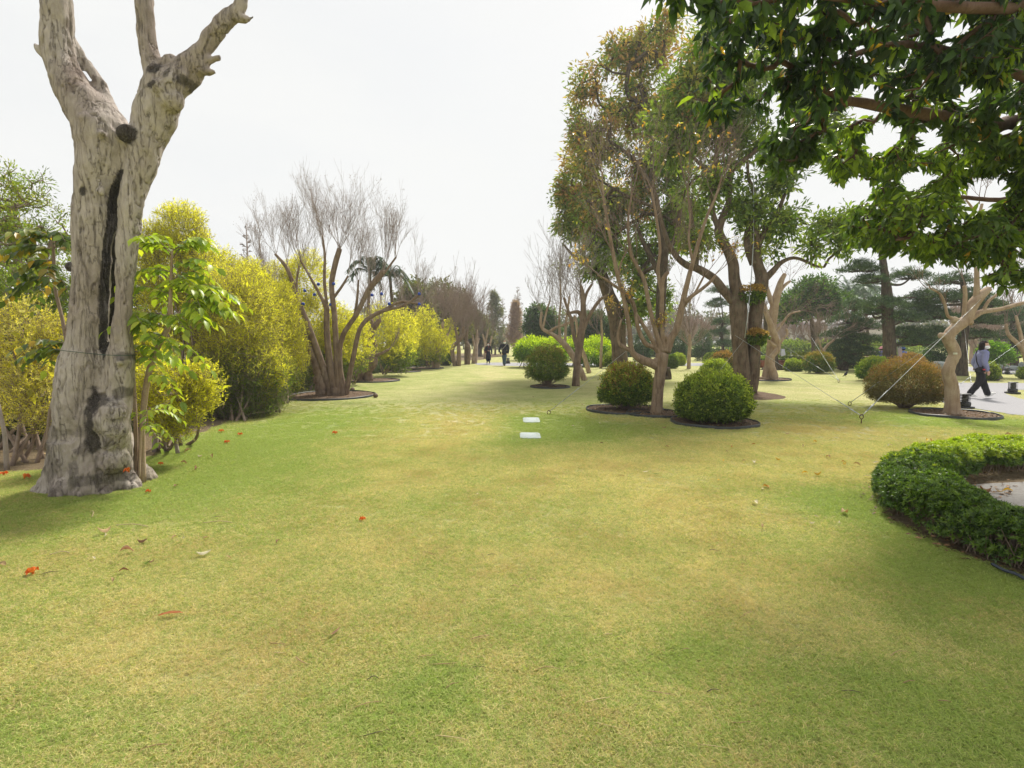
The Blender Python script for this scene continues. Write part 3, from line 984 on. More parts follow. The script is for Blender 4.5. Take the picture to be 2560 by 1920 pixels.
# ------------------------------------------------------------------ feathery golden shrub
GOLD = [(.88, .83, .07), (.90, .87, .16), (.82, .80, .07), (.72, .74, .06)]
def feathery(name, label, base, blobs, n, seed, gold=.6, spray=.26, L=.05, W=.009, m=16, group=None, stems=5, pal_hi=GOLD, pal_lo=[(.15, .24, .04), (.24, .33, .045), (.10, .17, .03)], cat="shrub", back=.35, dirup=.7):
    g = np.random.default_rng(seed)
    b = G(*base) if len(base) == 2 else np.array(base)
    root = thing(name, label, cat, tuple(b), group)
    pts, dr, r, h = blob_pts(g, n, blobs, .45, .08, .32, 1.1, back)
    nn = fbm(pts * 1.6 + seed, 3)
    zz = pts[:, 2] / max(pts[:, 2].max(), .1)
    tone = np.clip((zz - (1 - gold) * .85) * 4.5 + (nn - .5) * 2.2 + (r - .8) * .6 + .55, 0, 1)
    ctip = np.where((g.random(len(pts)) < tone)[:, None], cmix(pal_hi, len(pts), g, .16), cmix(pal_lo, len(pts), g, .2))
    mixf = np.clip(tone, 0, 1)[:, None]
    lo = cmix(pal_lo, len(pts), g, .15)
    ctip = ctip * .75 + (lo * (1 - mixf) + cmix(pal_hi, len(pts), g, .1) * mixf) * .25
    d = unit(dr * 1.0 + UP * dirup + g.normal(size=dr.shape) * .45)
    sl = spray * g.uniform(.6, 1.3, len(pts))
    fol, br = MB(), MB()
    q0 = pts - d * sl[:, None]
    bend = g.normal(size=d.shape) * .12
    p1 = q0 + (d + bend) * (sl * .5)[:, None]
    p2 = pts + np.array([0, 0, -.1]) * sl[:, None]
    tubes(br, np.stack([q0, p1, p2], 1), np.tile([[.004, .003, .0015]], (len(pts), 1)), 3, (.25, .17, .10))
    t = g.random((len(pts), m))
    t3 = t[..., None]
    pos = (q0[:, None] * (1 - t3) ** 2 + 2 * p1[:, None] * t3 * (1 - t3) + p2[:, None] * t3 ** 2).reshape(-1, 3)
    dd = np.repeat(unit(p2 - q0), m, 0)
    side = rdir(len(pos), g)
    ld = unit(dd * .75 + side * .8)
    C = np.repeat(ctip, m, 0) * np.exp(g.normal(0, .15, (len(pos), 1)))
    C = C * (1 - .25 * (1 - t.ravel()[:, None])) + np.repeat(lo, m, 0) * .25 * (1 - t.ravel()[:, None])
    leaves(fol, pos, ld, rdir(len(pos), g), L * g.uniform(.6, 1.3, len(pos)), W, RHOMB if W > .012 else BLADE, C)
    # inner twiggy mass
    ip, idr, ir, ih = blob_pts(g, n // 5, blobs, .1, .08, .2, 1.1, back)
    ip = ip[ir < .75] if (ir < .75).any() else ip
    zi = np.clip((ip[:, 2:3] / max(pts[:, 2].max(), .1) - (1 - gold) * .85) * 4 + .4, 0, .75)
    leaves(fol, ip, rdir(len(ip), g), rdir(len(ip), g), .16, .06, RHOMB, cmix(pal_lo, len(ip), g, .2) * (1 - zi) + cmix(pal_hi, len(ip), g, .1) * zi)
    st = []
    cs = np.array([P(q[0], q[1], q[4]) for q in blobs])
    for k in range(stems):
        c = cs[k % len(cs)] + g.normal(size=3) * .15
        s0 = b + np.array([g.normal() * .15, g.normal() * .15, 0])
        pts_ = catmull(np.array([s0, s0 * .7 + c * .3 + g.normal(size=3) * .08, c]), 5)
        tube(br, pts_, np.linspace(.03, .012, len(pts_)), 6, (.3, .22, .15))
    br.build("stem", M_TWIG, root)
    fol.build("foliage", M_GOLD, root, False, kind="stuff")
    return root
# ------------------------------------------------------------------ clipped dome bush
def dome(name, label, px0, px1, pytop, pybase, seed, pal, n=9000, L=.028, W=.015, lift=.12, group=None, ragged=.075, top_pal=None, ry=1.0, stems=10, flat=.9, skirt=.62, org=None, depth=None):
    g = np.random.default_rng(seed)
    base = G((px0 + px1) / 2, pybase)
    y = base[1] if depth is None else depth
    rx = (px1 - px0) / 2 * y / FPX * .88
    base = np.array([P((px0 + px1) / 2, pybase, y)[0], y, 0]) if org is None else org
    H = P(0, pytop, y)[2] * 1.02
    Rz = H * skirt; cz = H - Rz
    root = thing(name, label, "bush", tuple(base), group)
    N = int(n * 1.5)
    u = rdir(N, g)
    r = 1 - g.random(N) ** 1.6 * .42
    sc = np.array([rx, rx * ry, Rz])
    cc = base + UP * cz
    hz = u[:, :2] / (np.linalg.norm(u[:, :2], axis=1, keepdims=True) + 1e-9)
    t_ = np.clip(-u[:, 2], 0, 1)
    rad_ = np.where(u[:, 2] < 0, 1 - .20 * t_ ** 2.4, np.linalg.norm(u[:, :2], axis=1) ** .85)
    inner = np.where(t_ > .8, g.random(N) ** .5, 1.0)
    p = np.c_[cc[0] + hz[:, 0] * rx * rad_ * r * inner, cc[1] + hz[:, 1] * rx * ry * rad_ * r * inner, np.where(u[:, 2] < 0, cz - t_ * (cz - lift), cc[2] + u[:, 2] * Rz * r)]
    p = cc + (p - cc) * (1 + ragged * (fbm(p * 7 + seed, 3)[:, None] - .5) * 4)
    k = (p[:, 2] > lift * .6) & ((u[:, 1] < .3) | (g.random(N) < .6))
    p, u, r = p[k][:n], u[k][:n], r[k][:n]
    c = cmix(pal, len(p), g, .22)
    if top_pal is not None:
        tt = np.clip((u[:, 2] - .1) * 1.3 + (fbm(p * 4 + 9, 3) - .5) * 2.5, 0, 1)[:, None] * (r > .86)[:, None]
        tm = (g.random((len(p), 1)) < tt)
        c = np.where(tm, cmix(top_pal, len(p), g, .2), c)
    fol = MB()
    m = 3
    P_ = np.repeat(p, m, 0) + g.normal(size=(len(p) * m, 3)) * L * .5
    U = np.repeat(unit(u / sc), m, 0)
    d = unit(U * .7 + UP * .35 + g.normal(size=P_.shape) * .6)
    up = unit(U + g.normal(size=P_.shape) * .5)
    leaves(fol, P_, d, up, L * g.uniform(.7, 1.3, len(P_)), W, RHOMB, np.repeat(c, m, 0) * np.exp(g.normal(0, .12, (len(P_), 1))))
    k_ = (u[:, 2] > -.3) & (r > .93)
    q_ = p[k_][:160] + unit(u[k_][:160]) * g.uniform(.01, .09, (min(160, k_.sum()), 1))
    Q_ = np.repeat(q_, 4, 0) + g.normal(size=(len(q_) * 4, 3)) * .018
    leaves(fol, Q_, unit(g.normal(size=Q_.shape) + [0, 0, .8]), rdir(len(Q_), g), L * 1.1, W * 1.1, RHOMB, cmix(top_pal or pal, len(Q_), g))
    br = MB()
    S = rdir(90, g); S[:, 2] = np.abs(S[:, 2]) * .9 - .2
    tips = cc + S * sc * .85
    s0 = base + np.c_[g.normal(size=(90, 2)) * rx * .06, np.zeros(90)]
    mid = s0 * .5 + tips * .5 + np.c_[np.zeros((90, 2)), -np.ones(90) * .05 * H] + g.normal(size=(90, 3)) * .03
    tubes(br, np.stack([s0, s0 * .75 + mid * .25 + g.normal(size=(90, 3)) * .01, mid, tips], 1), np.tile([[.012, .010, .007, .003]], (90, 1)) * rx, 4, (.2, .14, .1))
    for q in range(2):
        tube(br, catmull(np.array([base + [q * .05 - .02, 0, -.02], base + [q * .1 - .05, 0, H * .2], base + [q * .3 * rx - .1, 0, H * .45]]), 4), .03 * rx, 6, (.2, .14, .1))
    br.build("branches", M_TWIG, root)
    fol.build("foliage", M_LEAF, root, False, kind="stuff")
    return root
# ------------------------------------------------------------------ edging rings with mulch
def ring_bed(label, px0, px1, pyc, seed, ry=1.0, h=.045):
    g = np.random.default_rng(seed)
    c = G((px0 + px1) / 2, pyc)
    r = (px1 - px0) / 2 * c[1] / FPX
    root = thing("planting_ring", label, "planting ring", tuple(c), "edging rings round the trees and bushes")
    a = np.linspace(0, 2 * np.pi, 49)
    rr = r * (1 + .035 * np.sin(a * 2 + seed) + .02 * np.sin(a * 3 + seed * 2))
    ringp = np.c_[c[0] + rr * np.cos(a), c[1] + rr * ry * np.sin(a), np.zeros(49)]
    mb = MB()
    th = .012
    V, F = [], []
    for i in range(49):
        d = unit(ringp[i] - c)
        z = h * (1 + .15 * math.sin(i * .7 + seed))
        for q, zz in ((ringp[i], -.02), (ringp[i], z), (ringp[i] + d * th * .5, z + .012), (ringp[i] + d * th, z), (ringp[i] + d * th, -.02)):
            V.append([q[0], q[1], zz])
    for i in range(48):
        for k in range(4):
            A = i * 5 + k
            F += [(A, A + 1, A + 6), (A, A + 6, A + 5)]
    mb.add(V, F, (.03, .035, .035))
    mb.build("edging", M_PLASTIC, root, False)
    m = MB()
    nr = 7
    V = [[c[0], c[1], .035]]
    for k in range(1, nr + 1):
        for i in range(48):
            f = k / nr * .985
            V.append([c[0] + (ringp[i][0] - c[0]) * f, c[1] + (ringp[i][1] - c[1]) * f, .018 + .02 * g.random()])
    F = [(0, 1 + i, 1 + (i + 1) % 48) for i in range(48)]
    for k in range(nr - 1):
        for i in range(48):
            A, B = 1 + k * 48 + i, 1 + k * 48 + (i + 1) % 48
            F += [(A, A + 48, B + 48), (A, B + 48, B)]
    m.add(V, F)
    # loose chips
    n = 260
    t = g.random(n) * 2 * np.pi; q = np.sqrt(g.random(n)) * .96
    pp = np.c_[c[0] + np.cos(t) * q * r, c[1] + np.sin(t) * q * r * ry, .03 + g.random(n) * .02]
    ch = MB()
    leaves(ch, pp, np.c_[g.normal(size=(n, 2)), g.normal(size=n) * .3], UP + .5 * g.normal(size=(n, 3)), .05, .03, LEAF5, cmix([(.16, .10, .06), (.3, .22, .14), (.10, .065, .045), (.36, .25, .13)], n, g, .2))
    m.build("mulch", M_MULCH, root, False, kind="stuff")
    ch.build("litter", M_DEAD, root, False, kind="stuff")
    EXCL.append(ringp[:-1, :2])
    return c, r
# ------------------------------------------------------------------ clipped box hedges in the distance
def hedge_px(label, p0, p1, h, w, pal, seed, n=4000, L=.07, name="clipped_hedge", lumpy=.05):
    """hedge from ground pixel p0 to p1 (front foot), h and w in metres"""
    g = np.random.default_rng(seed)
    a, b = G(*p0), G(*p1)
    ax = unit(b - a); ln = np.linalg.norm(b - a)
    nrm = np.array([-ax[1], ax[0], 0])
    if nrm[1] < 0: nrm = -nrm
    root = thing(name, label, "hedge", tuple((a + b) / 2))
    core = MB()
    c = (a + b) / 2 + nrm * w / 2 + UP * (h * .45)
    box(core, c, (ln * .98, w * .8, h * .86), (.05, .07, .02), math.atan2(ax[1], ax[0]))
    n_ = n
    t = g.random(n_) * ln
    side = g.random(n_)
    z = np.where(side < .5, g.random(n_) * h, h); d = np.where(side < .5, 0, g.random(n_) * w)
    p = a + ax * t[:, None] + nrm * d[:, None] + UP * z[:, None]
    nd = np.where((side < .5)[:, None], -nrm, UP)
    p = p + nd * ((fbm(p * 2.2, 3) - .5) * 4 * lumpy)[:, None] + g.normal(size=p.shape) * .02
    fol = MB()
    dd = unit(nd + g.normal(size=p.shape) * .6 + UP * .4)
    leaves(fol, p, dd, unit(nd + g.normal(size=p.shape) * .6), L * g.uniform(.7, 1.4, n_), L * .6, RHOMB, cmix(pal, n_, g, .25))
    core.build("core", M_VCOL, root, False)
    fol.build("foliage", M_LEAF, root, False, kind="stuff")
    return root
# ================================================================== LEFT SIDE
# golden feathery row, nearest first
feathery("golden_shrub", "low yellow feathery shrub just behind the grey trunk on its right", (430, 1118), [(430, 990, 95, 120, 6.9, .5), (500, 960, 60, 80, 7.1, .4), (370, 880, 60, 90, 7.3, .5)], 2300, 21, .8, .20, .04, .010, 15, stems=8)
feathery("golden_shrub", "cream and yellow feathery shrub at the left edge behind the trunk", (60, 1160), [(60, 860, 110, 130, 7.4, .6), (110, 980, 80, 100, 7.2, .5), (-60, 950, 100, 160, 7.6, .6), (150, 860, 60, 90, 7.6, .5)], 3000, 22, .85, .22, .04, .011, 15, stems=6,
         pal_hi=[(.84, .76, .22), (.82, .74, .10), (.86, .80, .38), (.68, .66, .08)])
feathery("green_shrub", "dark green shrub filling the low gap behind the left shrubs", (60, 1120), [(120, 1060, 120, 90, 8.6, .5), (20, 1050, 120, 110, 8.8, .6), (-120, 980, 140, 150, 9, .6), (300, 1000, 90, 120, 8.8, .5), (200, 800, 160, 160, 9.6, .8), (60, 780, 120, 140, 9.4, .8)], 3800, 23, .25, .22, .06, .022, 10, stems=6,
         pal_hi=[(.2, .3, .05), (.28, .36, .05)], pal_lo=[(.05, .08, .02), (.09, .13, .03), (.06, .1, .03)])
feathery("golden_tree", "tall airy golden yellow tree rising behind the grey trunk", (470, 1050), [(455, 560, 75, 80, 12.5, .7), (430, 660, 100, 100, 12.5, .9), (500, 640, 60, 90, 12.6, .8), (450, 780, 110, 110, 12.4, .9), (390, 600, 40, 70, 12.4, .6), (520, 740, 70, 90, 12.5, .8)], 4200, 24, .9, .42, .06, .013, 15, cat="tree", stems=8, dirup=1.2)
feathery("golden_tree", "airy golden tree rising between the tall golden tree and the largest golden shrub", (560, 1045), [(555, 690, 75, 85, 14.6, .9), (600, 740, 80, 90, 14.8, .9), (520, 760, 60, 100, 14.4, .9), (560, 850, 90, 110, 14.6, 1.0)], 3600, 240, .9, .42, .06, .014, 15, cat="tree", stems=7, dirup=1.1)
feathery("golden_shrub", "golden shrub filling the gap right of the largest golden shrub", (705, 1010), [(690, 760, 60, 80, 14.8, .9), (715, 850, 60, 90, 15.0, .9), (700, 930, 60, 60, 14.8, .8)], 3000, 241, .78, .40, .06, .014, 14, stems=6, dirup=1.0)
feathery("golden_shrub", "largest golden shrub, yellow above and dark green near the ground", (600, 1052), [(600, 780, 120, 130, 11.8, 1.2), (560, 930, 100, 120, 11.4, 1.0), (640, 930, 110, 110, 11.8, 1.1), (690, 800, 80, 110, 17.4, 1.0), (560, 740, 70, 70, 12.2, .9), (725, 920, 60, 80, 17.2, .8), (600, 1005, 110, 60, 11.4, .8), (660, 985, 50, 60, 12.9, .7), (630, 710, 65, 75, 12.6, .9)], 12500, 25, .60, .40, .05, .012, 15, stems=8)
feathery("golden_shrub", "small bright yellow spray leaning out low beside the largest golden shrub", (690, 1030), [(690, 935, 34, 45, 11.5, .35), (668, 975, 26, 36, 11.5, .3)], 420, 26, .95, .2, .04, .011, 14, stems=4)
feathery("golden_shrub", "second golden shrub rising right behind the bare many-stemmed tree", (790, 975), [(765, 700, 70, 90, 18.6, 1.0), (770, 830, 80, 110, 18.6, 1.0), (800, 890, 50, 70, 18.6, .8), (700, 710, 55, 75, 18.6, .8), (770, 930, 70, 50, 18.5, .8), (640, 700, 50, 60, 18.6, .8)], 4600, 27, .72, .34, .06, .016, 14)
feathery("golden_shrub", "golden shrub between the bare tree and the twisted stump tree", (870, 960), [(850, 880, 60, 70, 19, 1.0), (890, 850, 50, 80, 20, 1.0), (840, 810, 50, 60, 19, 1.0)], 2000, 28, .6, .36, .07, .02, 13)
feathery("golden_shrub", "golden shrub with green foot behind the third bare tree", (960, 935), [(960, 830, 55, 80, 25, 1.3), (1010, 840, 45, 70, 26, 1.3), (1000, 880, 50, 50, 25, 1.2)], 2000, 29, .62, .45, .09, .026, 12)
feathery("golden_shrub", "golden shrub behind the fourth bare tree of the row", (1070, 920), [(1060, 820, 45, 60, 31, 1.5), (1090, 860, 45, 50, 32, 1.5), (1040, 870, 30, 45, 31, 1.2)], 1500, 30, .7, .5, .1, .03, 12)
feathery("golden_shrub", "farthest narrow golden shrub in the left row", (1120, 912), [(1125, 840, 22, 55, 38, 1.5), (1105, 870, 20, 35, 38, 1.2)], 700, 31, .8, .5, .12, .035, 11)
# low dark clipped hedge under the row
DG = [(.045, .075, .02), (.07, .11, .03), (.10, .15, .035)]
hedge_px("low dark green hedge behind the left row of bare trees", (740, 975), (1000, 922), .85, .8, DG, 41, 5000, .06, lumpy=.1)
hedge_px("far end of the dark hedge beyond the fourth bare tree", (1010, 921), (1130, 908), 1.2, 1.0, DG, 42, 2500, .1, lumpy=.14)
dome("round_bush", "dark round bush beside the foot of the fourth bare tree", 1100, 1128, 884, 914, 43, DG, 1500, .08, .05, .05)
# backdrop trees far left
def leafy_tree(name, label, base_px, y0, stems, blobs, seed, pal, n_tips, n_leaf, rad, L, W, bark, droop=.4, w=None, mat=None, tonef=None, group=None, maxr=.09, r0=.007, tmpl=RHOMB, lump=.3, shell=.25, rough=.06, back=1.0):
    g = np.random.default_rng(seed)
    b = G(*base_px) if y0 is None else np.array([P(base_px[0], base_px[1], y0)[0], y0, 0])
    y = b[1]
    root = thing(name, label, "tree", tuple(b), group)
    tr, br, fo = MB(), MB(), MB()
    P4 = limbs(tr, y, stems, 6, 14, rough, seed)
    tr.build("trunk", bark, root)
    pts, dr, r, h = blob_pts(g, n_tips, blobs, shell, .3, lump, .9, back)
    Pk, R, tips, td = grow(g, skel_pts([q[len(q) // 4:] for q in P4]), pts, r0=r0, maxr=maxr)
    tubes(br, Pk, R, 4)
    br.build("branches", bark, root)
    cluster(fo, g, tips, unit(td + UP * .2), n_leaf, rad, L, W, pal, tmpl, droop, tonef=tonef, w=w)
    fo.build("crown", mat or M_LEAF, root, False, kind="stuff")
    return root
leafy_tree("leafy_tree", "yellow green leafy tree high behind the trunk at the left edge", (40, 1000), 10.5, [[(20, 1080, 14), (30, 900, 11), (50, 700, 9), (20, 560, 6)], [(30, 900, 8), (90, 720, 6), (130, 600, 4)]],
           [(30, 460, 70, 55, 10.5, .8), (70, 540, 80, 60, 10.4, .9), (0, 620, 110, 80, 10.6, 1.0), (110, 610, 60, 70, 10.4, .7), (-60, 520, 90, 90, 10.8, .8), (-100, 700, 120, 120, 10.6, 1)], 51,
           [(.25, .32, .05), (.36, .36, .06), (.15, .22, .04)], 520, 26, .16, .085, .026, M_TWIG, .3)
leafy_tree("leafy_tree", "dark mixed green tree standing between the grey trunk and the golden tree", (250, 960), 15, [[(330, 1000, 12), (320, 850, 10), (310, 760, 6)]],
           [(330, 720, 70, 60, 15, 1.2), (380, 860, 70, 90, 15, 1.2), (250, 800, 120, 110, 15, 1.2), (300, 930, 100, 80, 15, 1.0), (80, 850, 200, 150, 15.5, 1.2)], 52,
           [(.07, .11, .03), (.12, .17, .04), (.2, .22, .05)], 600, 24, .22, .12, .05, M_TWIG, .3)
# saplings with pinnate leaves
def pinnate_sapling(label, stems, y0, leafat, seed, pal, npart=150, L=.145, W=.07, fr=.52, base=None):
    g = np.random.default_rng(seed)
    root = thing("sapling", label, "sapling", tuple(np.array([P(*stems[0][0][:2], y0)[0], y0, 0]) if base is None else base))
    st = MB()
    P4 = limbs(st, y0, stems, 5, 8, .05, seed, 0)
    st.build("stem", M_BARK_TAN if seed % 2 else M_TWIG, root)
    ra = MB(); pos, dd, uu, LL, WW = [], [], [], [], []
    for (px, py, ang, elev, dy, k) in leafat:
        s = P(px, py, y0)
        for q in range(k):
            a = ang + g.normal() * .35
            d = unit(np.array([math.cos(a), dy + g.normal() * .45, math.sin(elev + g.normal() * .18)]))
            ln = fr * g.uniform(.7, 1.15)
            e = s + d * ln + np.array([0, 0, -.28 * ln])
            m = s + d * ln * .5 + np.array([0, 0, .03])
            c = catmull(np.array([s, m, e]), 4)
            tube(ra, c, np.linspace(.0045, .002, len(c)), 4, (.3, .3, .12))
            nn = 6
            for i in range(nn + 1):
                t = .22 + .78 * i / nn
                f = t * (len(c) - 1); i0 = min(int(f), len(c) - 2); p = c[i0] + (c[i0 + 1] - c[i0]) * (f - i0)
                ax = unit(c[i0 + 1] - c[i0])
                sd = unit(np.cross(ax, UP))
                for sg in ((-1, 1) if i < nn else (0,)):
                    ld = unit(ax * .45 + sd * sg * 1.0 + np.array([0, 0, -.38 - .3 * g.random()])) if sg else unit(ax + [0, 0, -.4])
                    pos.append(p); dd.append(ld); uu.append(unit(UP + g.normal(size=3) * .3))
                    LL.append(L * g.uniform(.75, 1.2) * (1 - .35 * abs(t - .6))); WW.append(W * g.uniform(.85, 1.15))
    ra.build("leaf_stalk", M_TWIG, root)
    pos, dd, uu, LL, WW = map(np.array, (pos, dd, uu, LL, WW))
    o = g.permutation(len(pos))
    a, b = o[:npart], o[npart:]
    leaf_parts(root, "leaflet", pos[a], dd[a], uu[a], LL[a], WW[a], LEAF, pal, M_GLOSSY, g, 9)
    if len(b):
        mb = MB()
        leaves(mb, pos[b], dd[b], uu[b], LL[b], WW[b], LEAF, cmix(pal, len(b), g, .2))
        mb.build("foliage", M_GLOSSY, root, True, kind="stuff")
PAL_SAP = [(.30, .40, .04), (.42, .50, .05), (.20, .30, .04), (.50, .54, .06), (.28, .38, .045)]
ysap = 5.95
pinnate_sapling("bright green pinnate leaved sapling growing against the right side of the grey trunk",
    [[(357, 1205, 8), (355, 1100, 7.5), (359, 1022, 7), (371, 937, 7), (392, 874, 6.5), (422, 811, 6), (426, 748, 4.5), (430, 625, 2.5)],
     [(422, 811, 5), (455, 775, 3.5), (485, 727, 2.5)], [(338, 1222, 5), (340, 1100, 4.5), (335, 960, 4), (328, 880, 3), (322, 800, 2)], [(345, 1200, 3), (352, 1080, 2.5), (366, 1030, 2)]], ysap,
    [(430, 640, 1.8, .3, -.5, 2), (428, 700, .3, .3, .2, 2), (478, 745, .0, .1, 0, 2), (410, 800, .3, .1, -.5, 2), (352, 850, .1, .2, -.3, 2), (340, 900, .2, .2, -.5, 2), (440, 790, .3, -.2, -.3, 2), (430, 628, 0.2, .5, 0, 3), (430, 632, 2.9, .5, 0, 3), (428, 670, .1, .2, -.3, 2), (428, 680, 3.0, .2, -.3, 3), (427, 720, 0, .1, -.2, 2), (426, 735, 3.1, .15, .2, 3),
     (485, 728, .2, .2, -.1, 4), (484, 735, 2.8, .5, -.2, 2), (470, 760, .1, 0, -.2, 3), (455, 778, .0, -.1, -.4, 3), (424, 790, 3.0, 0, -.2, 3), (415, 820, 3.1, -.1, 0, 2), (400, 850, .2, -.1, -.3, 2), (330, 880, .3, .2, 0, 3), (322, 810, .2, .4, 0, 3),
     (430, 650, 1.2, .8, .2, 2), (372, 935, .1, 0, -.2, 1)], 61, PAL_SAP, 300)
pinnate_sapling("low young shoot with drooping bright leaves at the foot of the green sapling",
    [[(348, 1200, 3), (352, 1090, 2.6), (362, 1040, 2.2), (375, 1020, 1.8)]], ysap - .12,
    [(368, 1030, .1, .15, -.1, 3), (356, 1060, .2, -.1, -.3, 2), (350, 1000, 3.0, .2, -.2, 2), (362, 1042, 2.9, .2, -.2, 2)], 63, PAL_SAP, 60, .095, .045, .36)
pinnate_sapling("sapling with dark and yellowing pinnate leaves growing left of the grey trunk",
    [[(120, 1150, 4), (125, 1030, 4), (165, 900, 4), (160, 820, 4), (138, 720, 4), (134, 640, 3.5), (133, 592, 2.5)], [(160, 830, 3), (180, 790, 2.5)]], 6.4,
    [(133, 594, 0, .15, 0, 3), (133, 596, 3.1, .15, -.1, 5), (134, 620, .2, 0, -.3, 3), (134, 625, 3.0, 0, -.3, 4), (135, 650, 3.1, -.2, -.3, 3), (136, 668, .3, -.3, -.3, 2), (138, 690, 3.0, -.4, -.2, 3), (138, 690, .2, -.5, -.1, 2),
     (165, 860, 3.0, .1, -.2, 3), (168, 880, 3.1, -.1, -.2, 3)], 62, [(.10, .15, .03), (.15, .21, .035), (.07, .11, .035), (.26, .28, .05), (.45, .30, .04), (.08, .12, .045)], 200, .14, .07, .5)
# thin whips at the foot of the left shrubs
for i, (a, lab) in enumerate([([(18, 1175, 6), (12, 1090, 5), (-4, 1010, 4)], "thin pale sapling stem at the left edge of the lawn"),
                              ([(445, 1135, 5), (438, 1090, 4), (440, 1030, 3)], "short bare sapling stem at the edge of the soil right of the trunk"),
                              ([(412, 1130, 4), (414, 1070, 3), (405, 1000, 2.5)], "slender bare stem nearest the green sapling under the yellow shrub"),
                              ([(388, 1130, 7), (389, 1085, 7)], "short stout stump behind the green sapling")]):
    mb = MB()
    base = G(a[0][0], a[0][1])
    pxtube(mb, a, base[1], 4, 7, .1, i)
    tag(mb.build("bare_sapling", M_TWIG_GREY, org=base), lab, "sapling")
# ------------------------------------------------------------------ bare trees of the left row
def bare_tree(label, base_px, stems, tips, seed, bark, L=1.6, r=.012, levels=3, kids=(5, 5, 3), col=None, y0=None, group=None, spread=(.5, .6, .6), trop=.25, twig_mat=None, seeds=None, name="bare_tree", lfac=(.6, .55, .5), s=12, knobs=(), rmin=.003):
    """tips: (px,py,dx,dz,length factor,count) starting points of twig fans"""
    g = np.random.default_rng(seed)
    b = G(*base_px)
    y = b[1] if y0 is None else y0
    root = thing(name, label, "tree", tuple((b[0], b[1], 0)), group)
    tr, tw = MB(), MB()
    P4 = limbs(tr, y, stems, 6, s, .09, seed, .05)
    for px, py, rr in knobs:
        ball(tr, P(px, py, y - .02), rr * y / FPX, 10, 7, (1, .9, 1.1))
    tr.build("trunk", bark, root)
    P0, D0, L0 = [], [], []
    for px, py, dx, dz, lf, c in tips:
        for k in range(max(2, int(c * .7))):
            P0.append(P(px, py, y) + g.normal(size=3) * [.02, .05, .02])
            D0.append([dx + g.normal() * .28, g.normal() * .45, dz + g.normal() * .15])
            L0.append(L * lf * g.uniform(.75, 1.2))
    sh = shoots(g, P0, D0, np.array(L0), r, levels, kids, spread, lfac, trop)
    add_shoots(tw, sh, 3, rmin=rmin)
    tw.build("twigs", twig_mat or M_TWIG, root)
    if seeds:
        mb = MB()
        q = sh[-1][0][:, 3]
        q = q[g.random(len(q)) < seeds[0]]
        P_ = np.repeat(q, 5, 0) + g.normal(size=(len(q) * 5, 3)) * .04
        leaves(mb, P_, rdir(len(P_), g), rdir(len(P_), g), .03, .02, RHOMB, cmix(seeds[1], len(P_), g))
        mb.build("seed_heads", M_DEAD, root, False, kind="stuff")
    return root, sh
c1 = [[(806, 992, 22), (800, 945, 17), (790, 909, 12), (759, 839, 10), (727, 764, 9), (700, 725, 7), (672, 700, 5), (657, 674, 4)],
      [(825, 992, 16), (821, 964, 14), (798, 890, 11), (770, 811, 9), (747, 753, 8), (719, 674, 6), (688, 635, 4)],
      [(841, 992, 18), (828, 930, 13), (817, 831, 9.5), (817, 772, 8.5), (812, 762, 8)],
      [(817, 772, 7), (798, 733, 5), (774, 690, 4), (751, 651, 3)],
      [(846, 990, 15), (842, 900, 10), (836, 792, 9), (829, 713, 8.5), (838, 660, 9), (849, 622, 8)],
      [(858, 990, 13), (848, 900, 9), (857, 839, 8), (892, 784, 7.5), (923, 721, 8), (958, 678, 8)],
      [(923, 725, 6), (955, 690, 4), (990, 643, 3)],
      [(864, 990, 9), (884, 890, 8), (904, 815, 7), (951, 780, 6), (1009, 764, 4.5), (1048, 737, 4)],
      [(951, 780, 5), (1000, 755, 4), (1048, 760, 3)], [(817, 760, 5), (811, 700, 5), (812, 640, 4), (806, 590, 3)],
      [(740, 760, 5), (742, 700, 3.5), (748, 665, 3)], [(830, 750, 5), (855, 715, 4), (870, 690, 3)], [(885, 800, 5), (893, 745, 4), (896, 700, 3)], [(782, 860, 8, .1), (760, 790, 6, .1), (745, 745, 7, .15)]]
c1 = [[(a[0], a[1], a[2] * .76, *a[3:]) for a in l] for l in c1]
c1t = [(657, 674, -.3, 1, 1.1, 7), (672, 700, -.5, .9, .9, 5), (700, 725, -.3, 1, .9, 5), (688, 635, -.25, 1, 1.1, 8), (719, 674, -.1, 1, 1.1, 6), (751, 651, -.15, 1, 1.2, 8), (774, 690, -.1, 1, 1, 5), (748, 665, -.05, 1, 1.3, 5),
       (806, 590, -.1, 1, 1.15, 9), (812, 640, .1, 1, 1.1, 6), (849, 622, .05, 1, 1.35, 10), (849, 622, .35, .9, 1.1, 6), (849, 622, -.35, .9, 1.1, 5), (870, 690, .2, 1, 1.2, 6), (896, 700, .1, 1, 1.3, 7), (958, 678, .25, 1, 1.1, 9), (990, 643, .2, 1, 1.05, 9), (923, 721, 0, 1, 1.2, 6), (1048, 737, .15, 1, .95, 7), (1048, 760, .7, .7, .6, 4), (1009, 764, 0, 1, .8, 4)]
bare_tree("nearest bare tree of the left row, many brown stems fanning up from its ring", (838, 989), c1, c1t, 71, M_BARK_BROWN, 1.0, .009, 3, (7, 6, 3), group="bare trees along the left side", twig_mat=M_TWIG_GREY, rmin=.0021, seeds=(.10, [(.3, .22, .18), (.2, .15, .13)]), knobs=[(796, 950, 14), (803, 968, 17), (808, 935, 9), (838, 978, 15), (790, 930, 8)])
